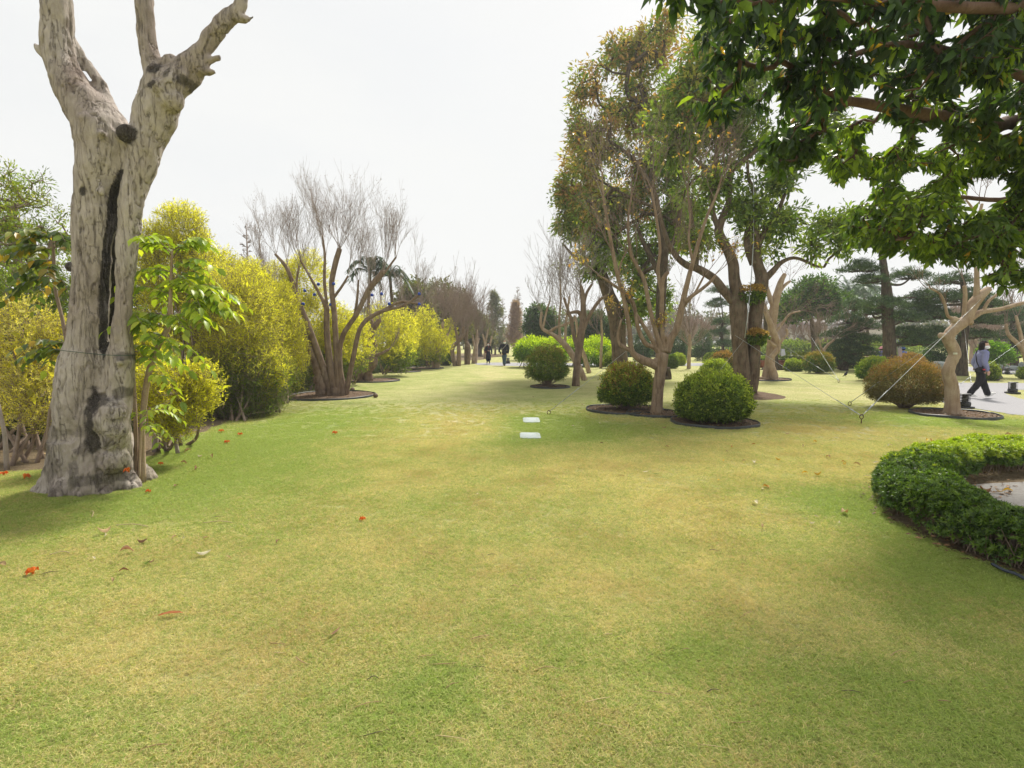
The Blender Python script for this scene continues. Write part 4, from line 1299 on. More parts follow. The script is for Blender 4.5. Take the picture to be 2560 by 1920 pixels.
# blue ties at the cut ends
TIE = ["on the leftmost stem", "on the cut stub left of centre", "on the upper left cut branch", "high on the central stem", "left of the central stem", "low on the inner left stem", "on the upper branch of the right limb", "left of the pair on the right limb", "halfway along the low right limb", "at the upper tip of the right limb", "at the lower tip of the right limb", "beneath the fork of the central stem"]
for k, (px, py) in enumerate([(678, 712), (762, 727), (796, 711), (834, 710), (786, 737), (758, 760), (954, 735), (930, 738), (973, 760), (1048, 735), (1048, 761), (826, 762)]):
    mb = MB()
    c = P(px, py, YR(989) - .05)
    tube(mb, [c - [0, 0, .03], c + [0, 0, .03]], .045, 8, (.03, .07, .38))
    if k in (2, 3, 4, 9, 10):
        pass
    tag(mb.build("blue_tie", M_VCOL, org=c), "blue tie " + TIE[k] + " of the nearest bare tree", "tape", "blue ties on the nearest bare tree")
c2 = [[(897, 952, 14), (905, 930, 15), (925, 917, 13), (932, 900, 13), (922, 885, 11), (917, 865, 9), (921, 840, 9), (935, 820, 7), (950, 800, 5)], [(922, 952, 12), (918, 930, 11), (905, 912, 14), (893, 895, 10), (875, 875, 8), (860, 862, 6)],
      [(930, 890, 7), (950, 885, 4), (972, 874, 3)], [(922, 850, 6), (932, 825, 5), (928, 800, 4)], [(917, 870, 6), (908, 840, 5), (903, 820, 3)], [(930, 895, 7, .1), (938, 870, 6, .1), (935, 850, 5)]]
c2t = [(950, 800, .1, 1, 1, 9), (928, 800, 0, 1, 1, 8), (903, 820, -.2, 1, .9, 7), (860, 862, -.4, .9, .6, 5), (972, 874, .5, .8, .6, 5), (935, 850, .2, 1, .8, 6)]
bare_tree("twisted gnarled stump like tree in the second ring of the left row", (912, 953), c2, c2t, 72, M_BARK_BROWN, 1.15, .012, 3, (5, 4, 3), group="bare trees along the left side", knobs=[(905, 915, 16), (925, 905, 14), (900, 940, 12)], rmin=.004)
c3 = [[(988, 927, 9), (987, 895, 7), (986, 862, 6), (978, 840, 4), (972, 820, 3)], [(994, 927, 7), (1004, 885, 5.5), (1013, 858, 4.5), (1020, 830, 4)], [(986, 862, 5), (994, 830, 4), (1000, 800, 3)]]
c3t = [(972, 820, -.25, 1, 1, 9), (1020, 830, .3, 1, 1, 9), (1000, 800, 0, 1, 1, 9), (986, 850, -.1, 1, 1, 6)]
bt3, _ = bare_tree("third bare tree of the left row with two pale stems", (991, 927), c3, c3t, 73, M_BARK_TAN, 1.35, .013, 3, (5, 4, 3), group="bare trees along the left side", rmin=.005)
c4 = [[(1089, 921, 10), (1095, 890, 9), (1100, 860, 7), (1105, 830, 5), (1107, 805, 3)], [(1098, 880, 5), (1085, 850, 4), (1078, 825, 3)], [(1100, 870, 5), (1112, 848, 4), (1120, 835, 3)], [(1080, 912, 4), (1088, 900, 5)]]
c4t = [(1107, 805, .1, 1, 1, 12), (1078, 825, -.3, 1, 1, 11), (1120, 835, .35, 1, .9, 11), (1102, 840, 0, 1, 1, 8)]
bt4, _ = bare_tree("fourth bare tree with a thick pale hollow trunk and fan of fine shoots", (1090, 921), c4, c4t, 74, M_BARK_TAN, 1.9, .014, 3, (6, 4, 3), group="bare trees along the left side", rmin=.006)
c5 = [[(1138, 915, 6), (1132, 890, 5), (1132, 868, 5), (1145, 855, 5), (1157, 838, 4), (1158, 815, 3)], [(1146, 915, 6), (1147, 880, 5), (1144, 850, 4), (1138, 820, 3)]]
c5t = [(1158, 815, .3, 1, 1, 11), (1138, 820, -.25, 1, 1, 11), (1148, 850, 0, 1, 1.1, 10), (1157, 840, .5, .8, .7, 6)]
bt5, _ = bare_tree("fifth bare tree of the left row with a hooked dark limb", (1142, 915), c5, c5t, 75, M_BARK_BROWN, 2.1, .015, 3, (6, 4, 3), group="bare trees along the left side", twig_mat=M_TWIG, rmin=.007)
copy_tree(bt5, tuple(G(1168, 911)), 2.1, 1.0, "sixth bare tree, reddish brown, standing left of the couple")
copy_tree(bt4, tuple(G(1186, 909)), 1.1, .9, "seventh bare tree, nearest to the walking couple", "bare trees along the left side")
copy_tree(bt3, tuple(G(1215, 896)), .6, 1.0, "small grey bare tree beyond the far path behind the couple", "bare trees along the left side")
# rings
ring_bed("black edging ring round the nearest bare tree on the left", 727, 931, 990, 1, 1.15)
ring_bed("black edging ring round the twisted stump tree", 858, 998, 952, 2)
ring_bed("thin edging ring round the third bare tree of the left row", 938, 1052, 929, 3)
ring_bed("flat faint edging ring round the fourth bare tree", 1010, 1110, 921, 4)
# dark evergreen mass behind the row + palms
for i, (lab, bx, by, y0, blobs) in enumerate([
    ("tall dark tree behind the far part of the left row", 1110, 905, 46, [(1105, 740, 45, 42, 46, 2.5), (1140, 770, 45, 45, 46, 2.5), (1075, 760, 35, 40, 45, 2), (1165, 800, 30, 40, 46, 2), (1120, 820, 60, 40, 46, 2)]),
    ("olive green tree above the fourth bare tree", 1050, 905, 40, [(1045, 730, 30, 30, 40, 2), (1020, 760, 35, 35, 40, 2), (1065, 790, 35, 40, 40, 2), (1000, 800, 35, 35, 40, 2)]),
    ("lower grey green tree ending the left row", 1200, 900, 60, [(1195, 810, 25, 28, 60, 3), (1215, 840, 22, 25, 60, 2.5), (1175, 830, 25, 30, 60, 2.5)])]):
    leafy_tree("evergreen_tree", lab, (bx, by), y0, [[(bx, 905, 6), (bx, 860, 5), (bx + 3, 800, 4)]], blobs, 80 + i, [(.08, .10, .04), (.13, .14, .05), (.2, .19, .08)], 420, 22, .5, .32, .14, M_BARK_MID, .2, maxr=.2, r0=.02)
def palm(label, base_px, y0, top, nf, fl, seed, col, trunk_r=6, droop=.5, name="palm_tree", lw=.03):
    g = np.random.default_rng(seed)
    b = np.array([P(base_px[0], base_px[1], y0)[0], y0, 0])
    root = thing(name, label, "palm", tuple(b))
    tr = MB()
    pxtube(tr, [(base_px[0], base_px[1], trunk_r), ((base_px[0] + top[0]) / 2 + 3, (base_px[1] + top[1]) / 2, trunk_r * .8), (top[0], top[1], trunk_r * .7)], y0, 6, 10, .08, seed)
    tr.build("trunk", M_BARK_MID, root)
    T = P(top[0], top[1], y0)
    for k in range(nf):
        mb = MB()
        a = g.random() * 2 * np.pi; e = g.uniform(-.2, 1.2)
        d = np.array([math.cos(a) * math.cos(e), math.sin(a) * math.cos(e), math.sin(e)])
        L = fl * g.uniform(.8, 1.1)
        c = catmull(np.array([T, T + d * L * .5 + UP * .05 * L, T + d * L * .9 - UP * droop * L * .55]), 7)
        tube(mb, c, np.linspace(.02, .006, len(c)), 4, col)
        i = g.uniform(1, len(c) - 1.01, 70); i0 = i.astype(int); f = (i - i0)[:, None]
        p = c[i0] * (1 - f) + c[i0 + 1] * f
        ax = unit(c[i0 + 1] - c[i0]); sd = unit(np.cross(ax, UP))
        sg = np.where(g.random(70) < .5, -1, 1)[:, None]
        leaves(mb, p, unit(ax * .7 + sd * sg - UP * .4), UP, fl * .32 * (1.1 - i / len(c) * .5), lw * fl, BLADE, np.array(col) * np.exp(g.normal(0, .2, (70, 1))))
        mb.build("frond", M_LEAF, root, False)
palm("tufted palm like tree behind the nearest bare tree", (905, 930), 26, (925, 680), 26, 1.5, 91, (.07, .11, .06), 5, .9)
palm("second tufted palm like head right of the first, behind the bare tree", (985, 930), 27, (975, 690), 24, 1.3, 92, (.08, .12, .07), 5, .9)
# slender bare trees above the golden mass and at the vista end
def conical(label, base_px, y0, ptop, rpx, seed, col, mat=None, n=120, up=.5, leafy=None, name="conifer", r=.03, kids=(5, 4), density=1.0, zfrac=.12, rmin=.012):
    g = np.random.default_rng(seed)
    b = np.array([P(base_px[0], base_px[1], y0)[0], y0, 0])
    root = thing(name, label, "tree", tuple(b))
    H = P(0, ptop, y0)[2]; R = rpx * y0 / FPX
    tr = MB()
    tube(tr, np.array([b, b + [0.05, 0, H * .5], b + [0, 0, H]]), np.array([H * .018, H * .011, .02]), 8, rough=.05)
    z = np.linspace(zfrac, .97, n) + g.normal(0, .01, n)
    a = g.random(n) * 2 * np.pi
    P0 = b + np.c_[np.zeros((n, 2)), z * H]
    D = np.c_[np.cos(a), np.sin(a), np.full(n, up)]
    L = R * np.clip((1 - z) * 1.15, .08, 1) ** .7 * g.uniform(.8, 1.15, n)
    sh = shoots(g, P0, D, L, r, 3, kids + (2,), (.6, .6, .6), (.45, .5, .5), .08)
    tr.build("trunk", mat or M_TWIG_GREY, root)
    br = MB(); add_shoots(br, sh, 3, rmin=rmin)
    br.build("branches", mat or M_TWIG_GREY, root)
    if leafy:
        fo = MB()
        for pk, rr in sh[1:]:
            t = pk[:, 1:].reshape(-1, 3)
            cluster(fo, g, t, np.tile(UP, (len(t), 1)), leafy[1], leafy[2], leafy[3], leafy[4], leafy[0], RHOMB, .1)
        fo.build("crown", M_NEEDLE, root, False, kind="stuff")
    return root
M_REDTWIG = bark_mat("reddish_twig_bark", (.42, .30, .27), (.28, .19, .165), (.50, .38, .34), 1, .3, .1)
conical("brown leafless bald cypress at the end of the vista", (1289, 884), 62, 752, 24, 101, None, M_REDTWIG, 120, .9, ([(.42, .29, .25), (.48, .34, .30)], 1, .35, .24, .09), r=.05, rmin=.02)
conical("very thin tall bare tree behind the brown cypress", (1294, 880), 90, 716, 26, 102, None, M_TWIG_GREY, 90, .25, None, r=.04, kids=(4, 3), rmin=.02)
conical("sparse tall conifer left of the vista end with airy green sprays", (1238, 880), 66, 727, 28, 103, None, M_TWIG_GREY, 80, .15, ([(.16, .19, .10), (.22, .22, .12)], 2, .4, .3, .1), r=.04, kids=(3, 3), rmin=.018)
conical("thin bare pole like tree between the sparse conifer and the brown cypress", (1257, 880), 70, 745, 18, 104, None, M_TWIG_GREY, 70, .3, None, r=.03, kids=(4, 3), rmin=.015)
conical("faint leafless conifer far left above the golden shrubs", (628, 900), 30, 560, 38, 105, None, M_TWIG_GREY, 90, .5, None, r=.02, kids=(6, 5), rmin=.008)
leafy_tree("evergreen_tree", "round dark green tree right of the brown cypress", (1352, 885), 48, [[(1352, 886, 4), (1352, 840, 4), (1352, 810, 3)]], [(1350, 790, 38, 32, 48, 1.8), (1340, 820, 36, 30, 48, 1.6), (1375, 825, 30, 28, 48, 1.6)], 106, [(.05, .10, .03), (.09, .15, .04)], 420, 24, .4, .28, .13, M_BARK_MID, .2, maxr=.2, r0=.02)
leafy_tree("evergreen_tree", "dark tree behind the bare tree with the long left limb", (1490, 885), 48, [[(1490, 886, 4), (1490, 840, 4), (1490, 810, 3)]], [(1490, 810, 34, 34, 48, 1.8), (1520, 830, 30, 26, 48, 1.6), (1450, 825, 30, 30, 48, 1.6)], 107, [(.05, .09, .03), (.08, .13, .04)], 380, 24, .4, .28, .13, M_BARK_MID, .2, maxr=.2, r0=.02)
def foliage_mass(name, label, cat, blobs, base, n, L, W, pal, seed, kind=None, lump=.3, zmin=.05, shell=.5, tops=None):
    g = np.random.default_rng(seed)
    root = thing(name, label, cat, tuple(base))
    if kind: root["kind"] = kind
    p, d, r, h = blob_pts(g, n, blobs, shell, zmin, lump, 1.0, .5)
    c = cmix(pal, len(p), g, .25)
    if tops is not None:
        c = np.where((g.random(len(p)) < np.clip((h - .5) * 3 + .2, 0, 1))[:, None], cmix(tops, len(p), g, .2), c)
    fo = MB()
    m = 3
    q = np.repeat(p, m, 0) + g.normal(size=(len(p) * m, 3)) * L * .6
    leaves(fo, q, unit(np.repeat(d, m, 0) + g.normal(size=q.shape) * .7 + UP * .3), rdir(len(q), g), L * g.uniform(.6, 1.3, len(q)), W, RHOMB, np.repeat(c, m, 0) * np.exp(g.normal(0, .12, (len(q), 1))))
    st = MB()
    for k in range(6):
        b = blobs[k % len(blobs)]
        c_ = P(b[0], b[1], b[4]); f_ = np.array([c_[0] + g.normal() * .2, c_[1], 0])
        tube(st, np.array([f_, (f_ + c_) / 2 + g.normal(size=3) * .1, c_]), .03, 5)
    st.build("stem", M_TWIG, root)
    fo.build("foliage", M_LEAF, root, False, kind="stuff")
    return root
LIME = [(.46, .58, .03), (.58, .68, .05), (.36, .50, .03)]
foliage_mass("lime_shrub", "broad bright lime green shrub behind the first round bush", "shrub", [(1340, 872, 48, 26, 34, 1.6), (1305, 878, 20, 22, 34, 1.2), (1390, 870, 30, 26, 35, 1.5), (1375, 890, 40, 22, 33.5, 1.5)], G(1345, 905), 4200, .15, .07, [(.14, .24, .03), (.2, .32, .04)], 111, tops=LIME)
foliage_mass("lime_shrub", "second bright lime shrub, seen right of the forked bare tree", "shrub", [(1440, 872, 32, 26, 36, 1.6), (1490, 870, 34, 24, 36, 1.6), (1515, 880, 18, 20, 36, 1.4), (1470, 888, 40, 20, 35, 1.5)], G(1475, 905), 3600, .15, .07, [(.14, .24, .03), (.2, .32, .04)], 112, tops=LIME)
# the far-off wood that closes the view
g_ = np.random.default_rng(5)
wood = MB(); wst = MB()
xs = np.arange(-150, 190, 5.5)
for x in np.repeat(xs, 2) + g_.normal(size=len(xs) * 2) * 2:
    y = 118 + g_.normal() * 6
    h = g_.uniform(5.5, 9.5) if abs(x) > 8 else g_.uniform(3.5, 5)
    n = 420
    u = rdir(n, g_)
    p = np.array([x, y, h * .55]) + u * [3.6, 3, h * .5] * (g_.random((n, 1)) ** .4)
    leaves(wood, p, rdir(n, g_), rdir(n, g_), .9, .6, RHOMB, cmix([(.12, .14, .07), (.17, .16, .10), (.20, .17, .13), (.10, .13, .06)], n, g_, .2))
    tube(wst, np.array([[x, y, 0], [x, y, h * .6]]), .18, 5)
o = wood.build("far_wood", M_LEAF, None, False, kind="stuff")
tag(o, "far line of trees closing the view behind the garden", "wood")
wst.build("trunks", M_TWIG_GREY, o, kind="stuff")
# ================================================================== RIGHT SIDE
GREENS = [(.06, .11, .03), (.10, .17, .035), (.16, .24, .045), (.22, .30, .05)]
BUSH = [(.06, .105, .028), (.11, .18, .035), (.18, .27, .045), (.29, .37, .06)]
TOPY = [(.38, .46, .06), (.44, .48, .08), (.28, .38, .05)]
REDT = [(.36, .20, .07), (.42, .28, .08), (.3, .14, .07)]
c, r = ring_bed("black edging ring under the large front dome bush", 1676, 1890, 1056, 11, 1.0)
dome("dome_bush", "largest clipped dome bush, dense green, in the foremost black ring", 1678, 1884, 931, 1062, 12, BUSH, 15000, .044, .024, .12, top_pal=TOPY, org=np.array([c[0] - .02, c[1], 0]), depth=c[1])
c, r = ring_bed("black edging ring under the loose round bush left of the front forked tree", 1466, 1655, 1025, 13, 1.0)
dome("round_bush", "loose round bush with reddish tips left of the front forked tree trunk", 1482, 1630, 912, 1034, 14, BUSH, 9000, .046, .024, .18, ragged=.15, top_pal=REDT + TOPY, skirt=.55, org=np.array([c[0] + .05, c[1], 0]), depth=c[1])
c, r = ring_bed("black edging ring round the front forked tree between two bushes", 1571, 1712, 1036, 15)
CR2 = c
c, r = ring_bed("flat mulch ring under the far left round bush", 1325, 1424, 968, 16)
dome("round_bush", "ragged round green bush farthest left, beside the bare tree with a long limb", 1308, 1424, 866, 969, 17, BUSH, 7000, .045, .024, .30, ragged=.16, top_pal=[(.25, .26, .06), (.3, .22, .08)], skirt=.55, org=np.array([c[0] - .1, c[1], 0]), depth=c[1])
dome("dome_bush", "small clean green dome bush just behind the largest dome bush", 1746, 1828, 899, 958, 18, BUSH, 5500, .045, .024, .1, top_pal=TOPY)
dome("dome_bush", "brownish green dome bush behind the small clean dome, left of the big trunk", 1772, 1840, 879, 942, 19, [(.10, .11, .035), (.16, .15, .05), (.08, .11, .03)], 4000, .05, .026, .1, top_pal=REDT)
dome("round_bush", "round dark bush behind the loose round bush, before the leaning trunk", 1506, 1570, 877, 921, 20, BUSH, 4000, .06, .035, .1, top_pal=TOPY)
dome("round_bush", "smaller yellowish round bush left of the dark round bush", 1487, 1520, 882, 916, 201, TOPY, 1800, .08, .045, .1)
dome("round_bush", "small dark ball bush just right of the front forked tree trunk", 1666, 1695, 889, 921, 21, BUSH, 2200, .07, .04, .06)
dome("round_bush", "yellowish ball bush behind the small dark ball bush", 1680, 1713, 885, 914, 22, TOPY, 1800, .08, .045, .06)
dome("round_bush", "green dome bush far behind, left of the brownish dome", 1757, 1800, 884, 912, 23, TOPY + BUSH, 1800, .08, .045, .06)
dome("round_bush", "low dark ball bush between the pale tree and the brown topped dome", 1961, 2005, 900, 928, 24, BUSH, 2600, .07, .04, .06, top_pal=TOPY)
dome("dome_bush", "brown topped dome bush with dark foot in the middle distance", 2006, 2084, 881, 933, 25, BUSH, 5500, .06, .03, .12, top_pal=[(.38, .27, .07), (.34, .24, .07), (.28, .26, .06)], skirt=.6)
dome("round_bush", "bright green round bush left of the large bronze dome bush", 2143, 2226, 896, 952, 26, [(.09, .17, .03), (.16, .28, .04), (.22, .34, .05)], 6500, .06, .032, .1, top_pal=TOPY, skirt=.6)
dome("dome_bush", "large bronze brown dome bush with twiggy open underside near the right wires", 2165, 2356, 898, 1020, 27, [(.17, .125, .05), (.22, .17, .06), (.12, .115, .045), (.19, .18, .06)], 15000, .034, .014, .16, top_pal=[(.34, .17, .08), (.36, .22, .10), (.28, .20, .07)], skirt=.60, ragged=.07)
dome("dome_bush", "low brown dome bush behind the bronze dome beside the rock", 2235, 2310, 884, 930, 28, [(.2, .13, .05), (.14, .12, .04)], 3500, .06, .03, .1, top_pal=REDT)
dome("round_bush", "small round green bush right behind the walking woman", 2452, 2491, 909, 951, 29, BUSH, 3000, .06, .035, .08, top_pal=TOPY)
dome("round_bush", "yellow green round bush cut by the right edge of the view", 2548, 2620, 918, 948, 30, TOPY + BUSH, 2600, .06, .035, .08)
M_BARK_FORK = bark_mat('brown_smooth_bark', (.27, .185, .12), (.12, .08, .055), (.38, .29, .21), 1.5, .6, .6)
# ---- front forked tree with sparse yellow leaves
y2 = CR2[1]
c2s = [[(1640, 1046, 20), (1641, 1030, 16), (1645, 976, 14.5), (1651, 930, 15), (1655, 885, 17)],
       [(1650, 920, 12), (1632, 910, 12), (1601, 898, 10.5), (1579, 876, 9), (1573, 819, 7.5), (1560, 750, 7), (1545, 694, 6.5), (1532, 631, 6), (1520, 560, 5), (1508, 490, 4), (1505, 430, 2.5)],
       [(1579, 878, 7), (1560, 868, 7), (1548, 858, 5), (1545, 835, 4), (1553, 800, 3)],
       [(1655, 885, 11), (1635, 868, 8.5), (1613, 858, 7.5), (1595, 819, 7), (1585, 763, 6), (1570, 740, 5.5), (1551, 725, 5), (1516, 700, 4), (1495, 688, 2.5)],
       [(1640, 868, 7), (1625, 840, 7), (1600, 800, 6), (1590, 785, 5)],
       [(1655, 880, 11), (1643, 840, 8), (1632, 800, 7.5), (1623, 763, 7), (1610, 700, 6.5), (1590, 660, 6), (1576, 630, 5), (1570, 560, 4), (1580, 480, 3)],
       [(1660, 872, 11), (1656, 840, 8), (1654, 788, 7.5), (1655, 740, 7), (1657, 700, 7), (1670, 680, 6)],
       [(1656, 740, 6), (1645, 680, 5.5), (1650, 620, 5), (1640, 540, 4), (1628, 470, 3)],
       [(1665, 880, 13), (1678, 845, 12), (1692, 819, 11), (1708, 750, 9.5), (1720, 700, 8), (1732, 655, 7), (1748, 600, 6), (1768, 540, 5), (1790, 490, 4), (1805, 440, 2.5)],
       [(1711, 755, 7), (1732, 738, 6), (1751, 725, 5.5), (1775, 705, 5), (1789, 688, 3.5)],
       [(1705, 770, 5), (1735, 735, 4), (1760, 690, 3)], [(1678, 868, 9), (1668, 850, 8), (1655, 838, 6)], [(1732, 655, 5), (1722, 600, 4), (1725, 540, 3), (1718, 470, 2)],
       [(1560, 750, 4), (1548, 700, 3), (1552, 660, 3), (1565, 630, 2.5)]]
c2s = [[(a[0], a[1], a[2] * (.74 if a[1] < 880 else .93)) for a in l] for l in c2s]
c2tips = [(1505, 430, -.1, 1, 1, 7), (1508, 490, -.3, 1, .9, 5), (1495, 688, -.7, .7, .7, 4), (1580, 480, 0, 1, 1, 8), (1628, 470, .1, 1, 1.0, 8), (1640, 540, .2, 1, .9, 5), (1805, 440, .2, 1, .8, 6), (1790, 490, .1, 1, 1, 6), (1789, 688, .5, .8, .7, 4), (1760, 690, .3, 1, .9, 5), (1718, 470, 0, 1, 1, 8), (1725, 540, .1, 1, .9, 5), (1670, 680, .1, 1, 1.1, 7), (1553, 800, -.3, .9, .6, 4), (1565, 630, 0, 1, 1, 6), (1532, 631, -.4, .9, .8, 5), (1590, 785, -.2, .9, .6, 4), (1590, 660, -.3, 1, .9, 4), (1655, 838, -.2, .9, .4, 3)]
rt, sh = bare_tree("front forked tree with smooth brown trunk and a few yellow leaves, between two bushes", (1640, 1044), c2s, c2tips, 202, M_BARK_FORK, 1.05, .011, 3, (5, 4, 3), y0=y2, spread=(.6, .7, .7), trop=.15, rmin=.0028, s=14, name="forked_tree", knobs=[(1652, 925, 10), (1655, 918, 9), (1640, 905, 10)], twig_mat=M_TWIG)
g_ = np.random.default_rng(77)
pk = np.concatenate([a[0][:, 1:].reshape(-1, 3) for a in sh])
pk = pk[g_.random(len(pk)) < .13 * np.clip((4.4 - pk[:, 2]) / 1.4, .15, 1.4)]
P_ = np.repeat(pk, 3, 0) + g_.normal(size=(len(pk) * 3, 3)) * .035
D_ = unit(g_.normal(size=P_.shape) + [0, 0, -.5])
U_ = unit(UP + g_.normal(size=P_.shape) * .6)
YPAL = [(.62, .40, .08), (.55, .28, .07), (.5, .44, .12), (.36, .38, .10), (.60, .44, .2)]
leaf_parts(rt, "leaf", P_[:300], D_[:300], U_[:300], np.full(300, .09), np.full(300, .045), LEAF, YPAL, M_GLOSSY, g_, 8)
mb = MB()
leaves(mb, P_[300:], D_[300:], U_[300:], .075 * g_.uniform(.7, 1.2, len(P_) - 300), .036, LEAF5, cmix(YPAL, len(P_) - 300, g_, .2))
mb.build("leaf_scatter", M_GLOSSY, rt, False, kind="stuff")
# ---- bare branchy trees left of it
b3 = [[(1439, 965, 10), (1441, 930, 9), (1445, 890, 9), (1450, 850, 10), (1456, 810, 8), (1458, 770, 7), (1456, 735, 6), (1452, 715, 4)],
      [(1447, 880, 6), (1435, 840, 5), (1428, 800, 4.5), (1418, 770, 3.5), (1410, 745, 3)],
      [(1455, 800, 5), (1448, 782, 5), (1435, 780, 4), (1418, 785, 3)],
      [(1455, 830, 6), (1468, 800, 5), (1482, 775, 4.5), (1500, 750, 4), (1520, 738, 3)], [(1458, 770, 4), (1466, 735, 3.5), (1480, 710, 3)]]
b3t = [(1452, 715, -.2, 1, .8, 8), (1410, 745, -.4, 1, .8, 7), (1480, 710, .2, 1, .8, 6), (1520, 738, .6, .8, .6, 5), (1418, 785, -.7, .7, .5, 4), (1456, 740, -.6, .8, .7, 5)]
r3, _ = bare_tree("bare grey brown tree standing right behind the farthest left round bush", (1439, 965), b3, b3t, 203, M_BARK_BROWN, 1.5, .013, 3, (6, 4, 3), rmin=.004, twig_mat=M_TWIG_GREY, spread=(.8, .8, .7), trop=.08)
b4 = [[(1462, 951, 7), (1450, 925, 8), (1435, 895, 8), (1418, 868, 7.5), (1400, 850, 7), (1380, 835, 5), (1357, 822, 4), (1352, 805, 3.5), (1354, 780, 3)],
      [(1375, 828, 4), (1392, 818, 3.5), (1410, 812, 3.5), (1432, 803, 3.5), (1437, 790, 3)], [(1400, 850, 4), (1398, 800, 3), (1402, 750, 2.5), (1400, 700, 2)], [(1412, 860, 4), (1416, 800, 3), (1424, 740, 2.5)], [(1357, 822, 3), (1366, 780, 2.5), (1375, 752, 2)]]
b4t = [(1354, 780, -.1, 1, .8, 5), (1375, 752, -.1, 1, 1, 8), (1402, 750, 0, 1, 1, 8), (1424, 740, .1, 1, .9, 7), (1400, 700, -.1, 1, .9, 6), (1390, 830, -.2, 1, 1.1, 6)]
bare_tree("pale bare tree whose long hooked limb reaches left over the round bush", (1462, 951), b4, b4t, 204, M_BARK_TAN, 1.6, .013, 3, (5, 4, 3), rmin=.004, twig_mat=M_TWIG_GREY, spread=(.5, .6, .6))
bare_tree("slim pale leaning trunk behind the grey brown bare tree", (1473, 933), [[(1473, 933, 6), (1465, 905, 5.5), (1457, 880, 5), (1447, 850, 4), (1440, 800, 3)]], [(1440, 800, -.1, 1, .9, 8)], 205, M_BARK_TAN, 1.8, .014, 3, (5, 4, 3), rmin=.006)
bare_tree("thin bare sapling tree before the second lime shrub", (1502, 921), [[(1502, 921, 4), (1503, 880, 3.5), (1505, 840, 3), (1503, 800, 2.5)]], [(1503, 800, 0, 1, .8, 8), (1504, 840, -.3, .8, .7, 5)], 206, M_BARK_TAN, 2.0, .014, 3, (5, 4, 3), rmin=.007)
r7, sh7 = bare_tree("pale fan shaped bare tree on the lawn behind the dome bushes", (1722, 922), [[(1722, 922, 5), (1723, 890, 4.5), (1725, 860, 4), (1724, 835, 3)]], [(1724, 835, 0, 1, 1, 10), (1724, 865, -.7, .8, .9, 8), (1725, 865, .7, .8, .9, 8)], 207, M_BARK_TAN, 2.0, .02, 3, (5, 4, 3), rmin=.008)
# ---- big evergreen trees
GAPS[:] = [.85, .475]
def tonef_big(p, g):
    n = len(p)
    t = np.clip((p[:, 2] - 5.5) / 4 + (fbm(p * .7 + 4, 3) - .5) * 3.2 - .1 - (p[:, 0] - 2.5) * .13, 0, 1)[:, None]
    gr = cmix([(.11, .18, .045), (.17, .26, .05), (.24, .33, .07), (.32, .38, .08)], n, g, .2)
    br = cmix([(.50, .27, .14), (.52, .36, .14), (.34, .32, .10), (.36, .40, .10)], n, g, .2)
    return np.where(g.random((n, 1)) < t * .75, br, gr)
yt = YR(982)
T1 = [[(1858, 990, 30), (1857, 960, 27), (1852, 900, 25), (1848, 830, 25), (1846, 770, 28), (1843, 730, 22), (1836, 700, 18), (1833, 663, 17), (1822, 630, 16), (1805, 600, 15), (1797, 574, 14), (1812, 530, 10), (1822, 500, 9), (1824, 441, 9), (1840, 415, 8), (1856, 404, 7), (1900, 368, 6), (1930, 340, 4)],
      [(1846, 770, 16), (1825, 745, 14), (1808, 725, 14), (1789, 700, 13), (1765, 683, 13), (1740, 670, 12), (1717, 663, 11), (1690, 640, 9), (1668, 600, 8), (1650, 540, 7), (1636, 477, 6), (1603, 430, 5), (1580, 380, 3)],
      [(1876, 985, 20), (1884, 930, 20), (1886, 850, 20), (1890, 788, 22), (1896, 740, 22), (1905, 700, 20), (1895, 660, 16), (1890, 620, 14), (1889, 556, 10), (1885, 484, 7), (1872, 445, 5), (1868, 400, 4)],
      [(1885, 660, 14), (1870, 620, 11), (1868, 580, 9), (1885, 540, 7)], [(1905, 705, 12), (1930, 680, 10), (1955, 655, 7), (1990, 645, 5), (2040, 665, 4), (2060, 668, 3)],
      [(1893, 620, 10), (1915, 570, 8), (1943, 531, 7), (1965, 480, 5), (1990, 440, 4)], [(1797, 574, 9), (1780, 520, 8), (1784, 440, 9), (1798, 357, 8), (1813, 285, 7), (1820, 220, 5), (1805, 150, 3)],
      [(1740, 670, 8), (1742, 620, 8), (1730, 560, 7), (1725, 500, 5)], [(1784, 440, 6), (1740, 400, 5), (1712, 360, 4), (1690, 330, 3)]]
T1 = [[(a[0], a[1], a[2] * .76) for a in l] for l in T1]
leafy_tree("large_evergreen_tree", "largest evergreen tree with a thick forked trunk, just behind the small clean dome bush", (1858, 983), None, T1,
    [(1740, 230, 85, 75, yt, 1.8), (1700, 330, 90, 80, yt + .5, 1.6), (1810, 130, 100, 80, yt, 1.6), (1800, 250, 90, 80, yt, 1.6), (1900, 150, 110, 90, yt, 1.6), (1880, 330, 90, 70, yt + .3, 1.4), (1780, 470, 90, 70, yt + .6, 1.3), (1960, 560, 100, 38, yt, 1.2), (2060, 560, 90, 40, yt - .3, 1.3), (1950, 440, 60, 50, yt, 1.2), (2010, 300, 110, 100, yt + .5, 1.6), (1930, 620, 60, 30, yt, 1.0), (2110, 600, 40, 30, yt - .4, .8), (1740, 590, 40, 40, yt, .8), (2000, 620, 60, 25, yt, .8), (1860, 520, 40, 40, yt, .8)],
    301, None, 1450, 22, .30, .20, .08, M_BARK_MID, .45, tonef=tonef_big, r0=.006, lump=.45, shell=.1)
y4 = YR(940)
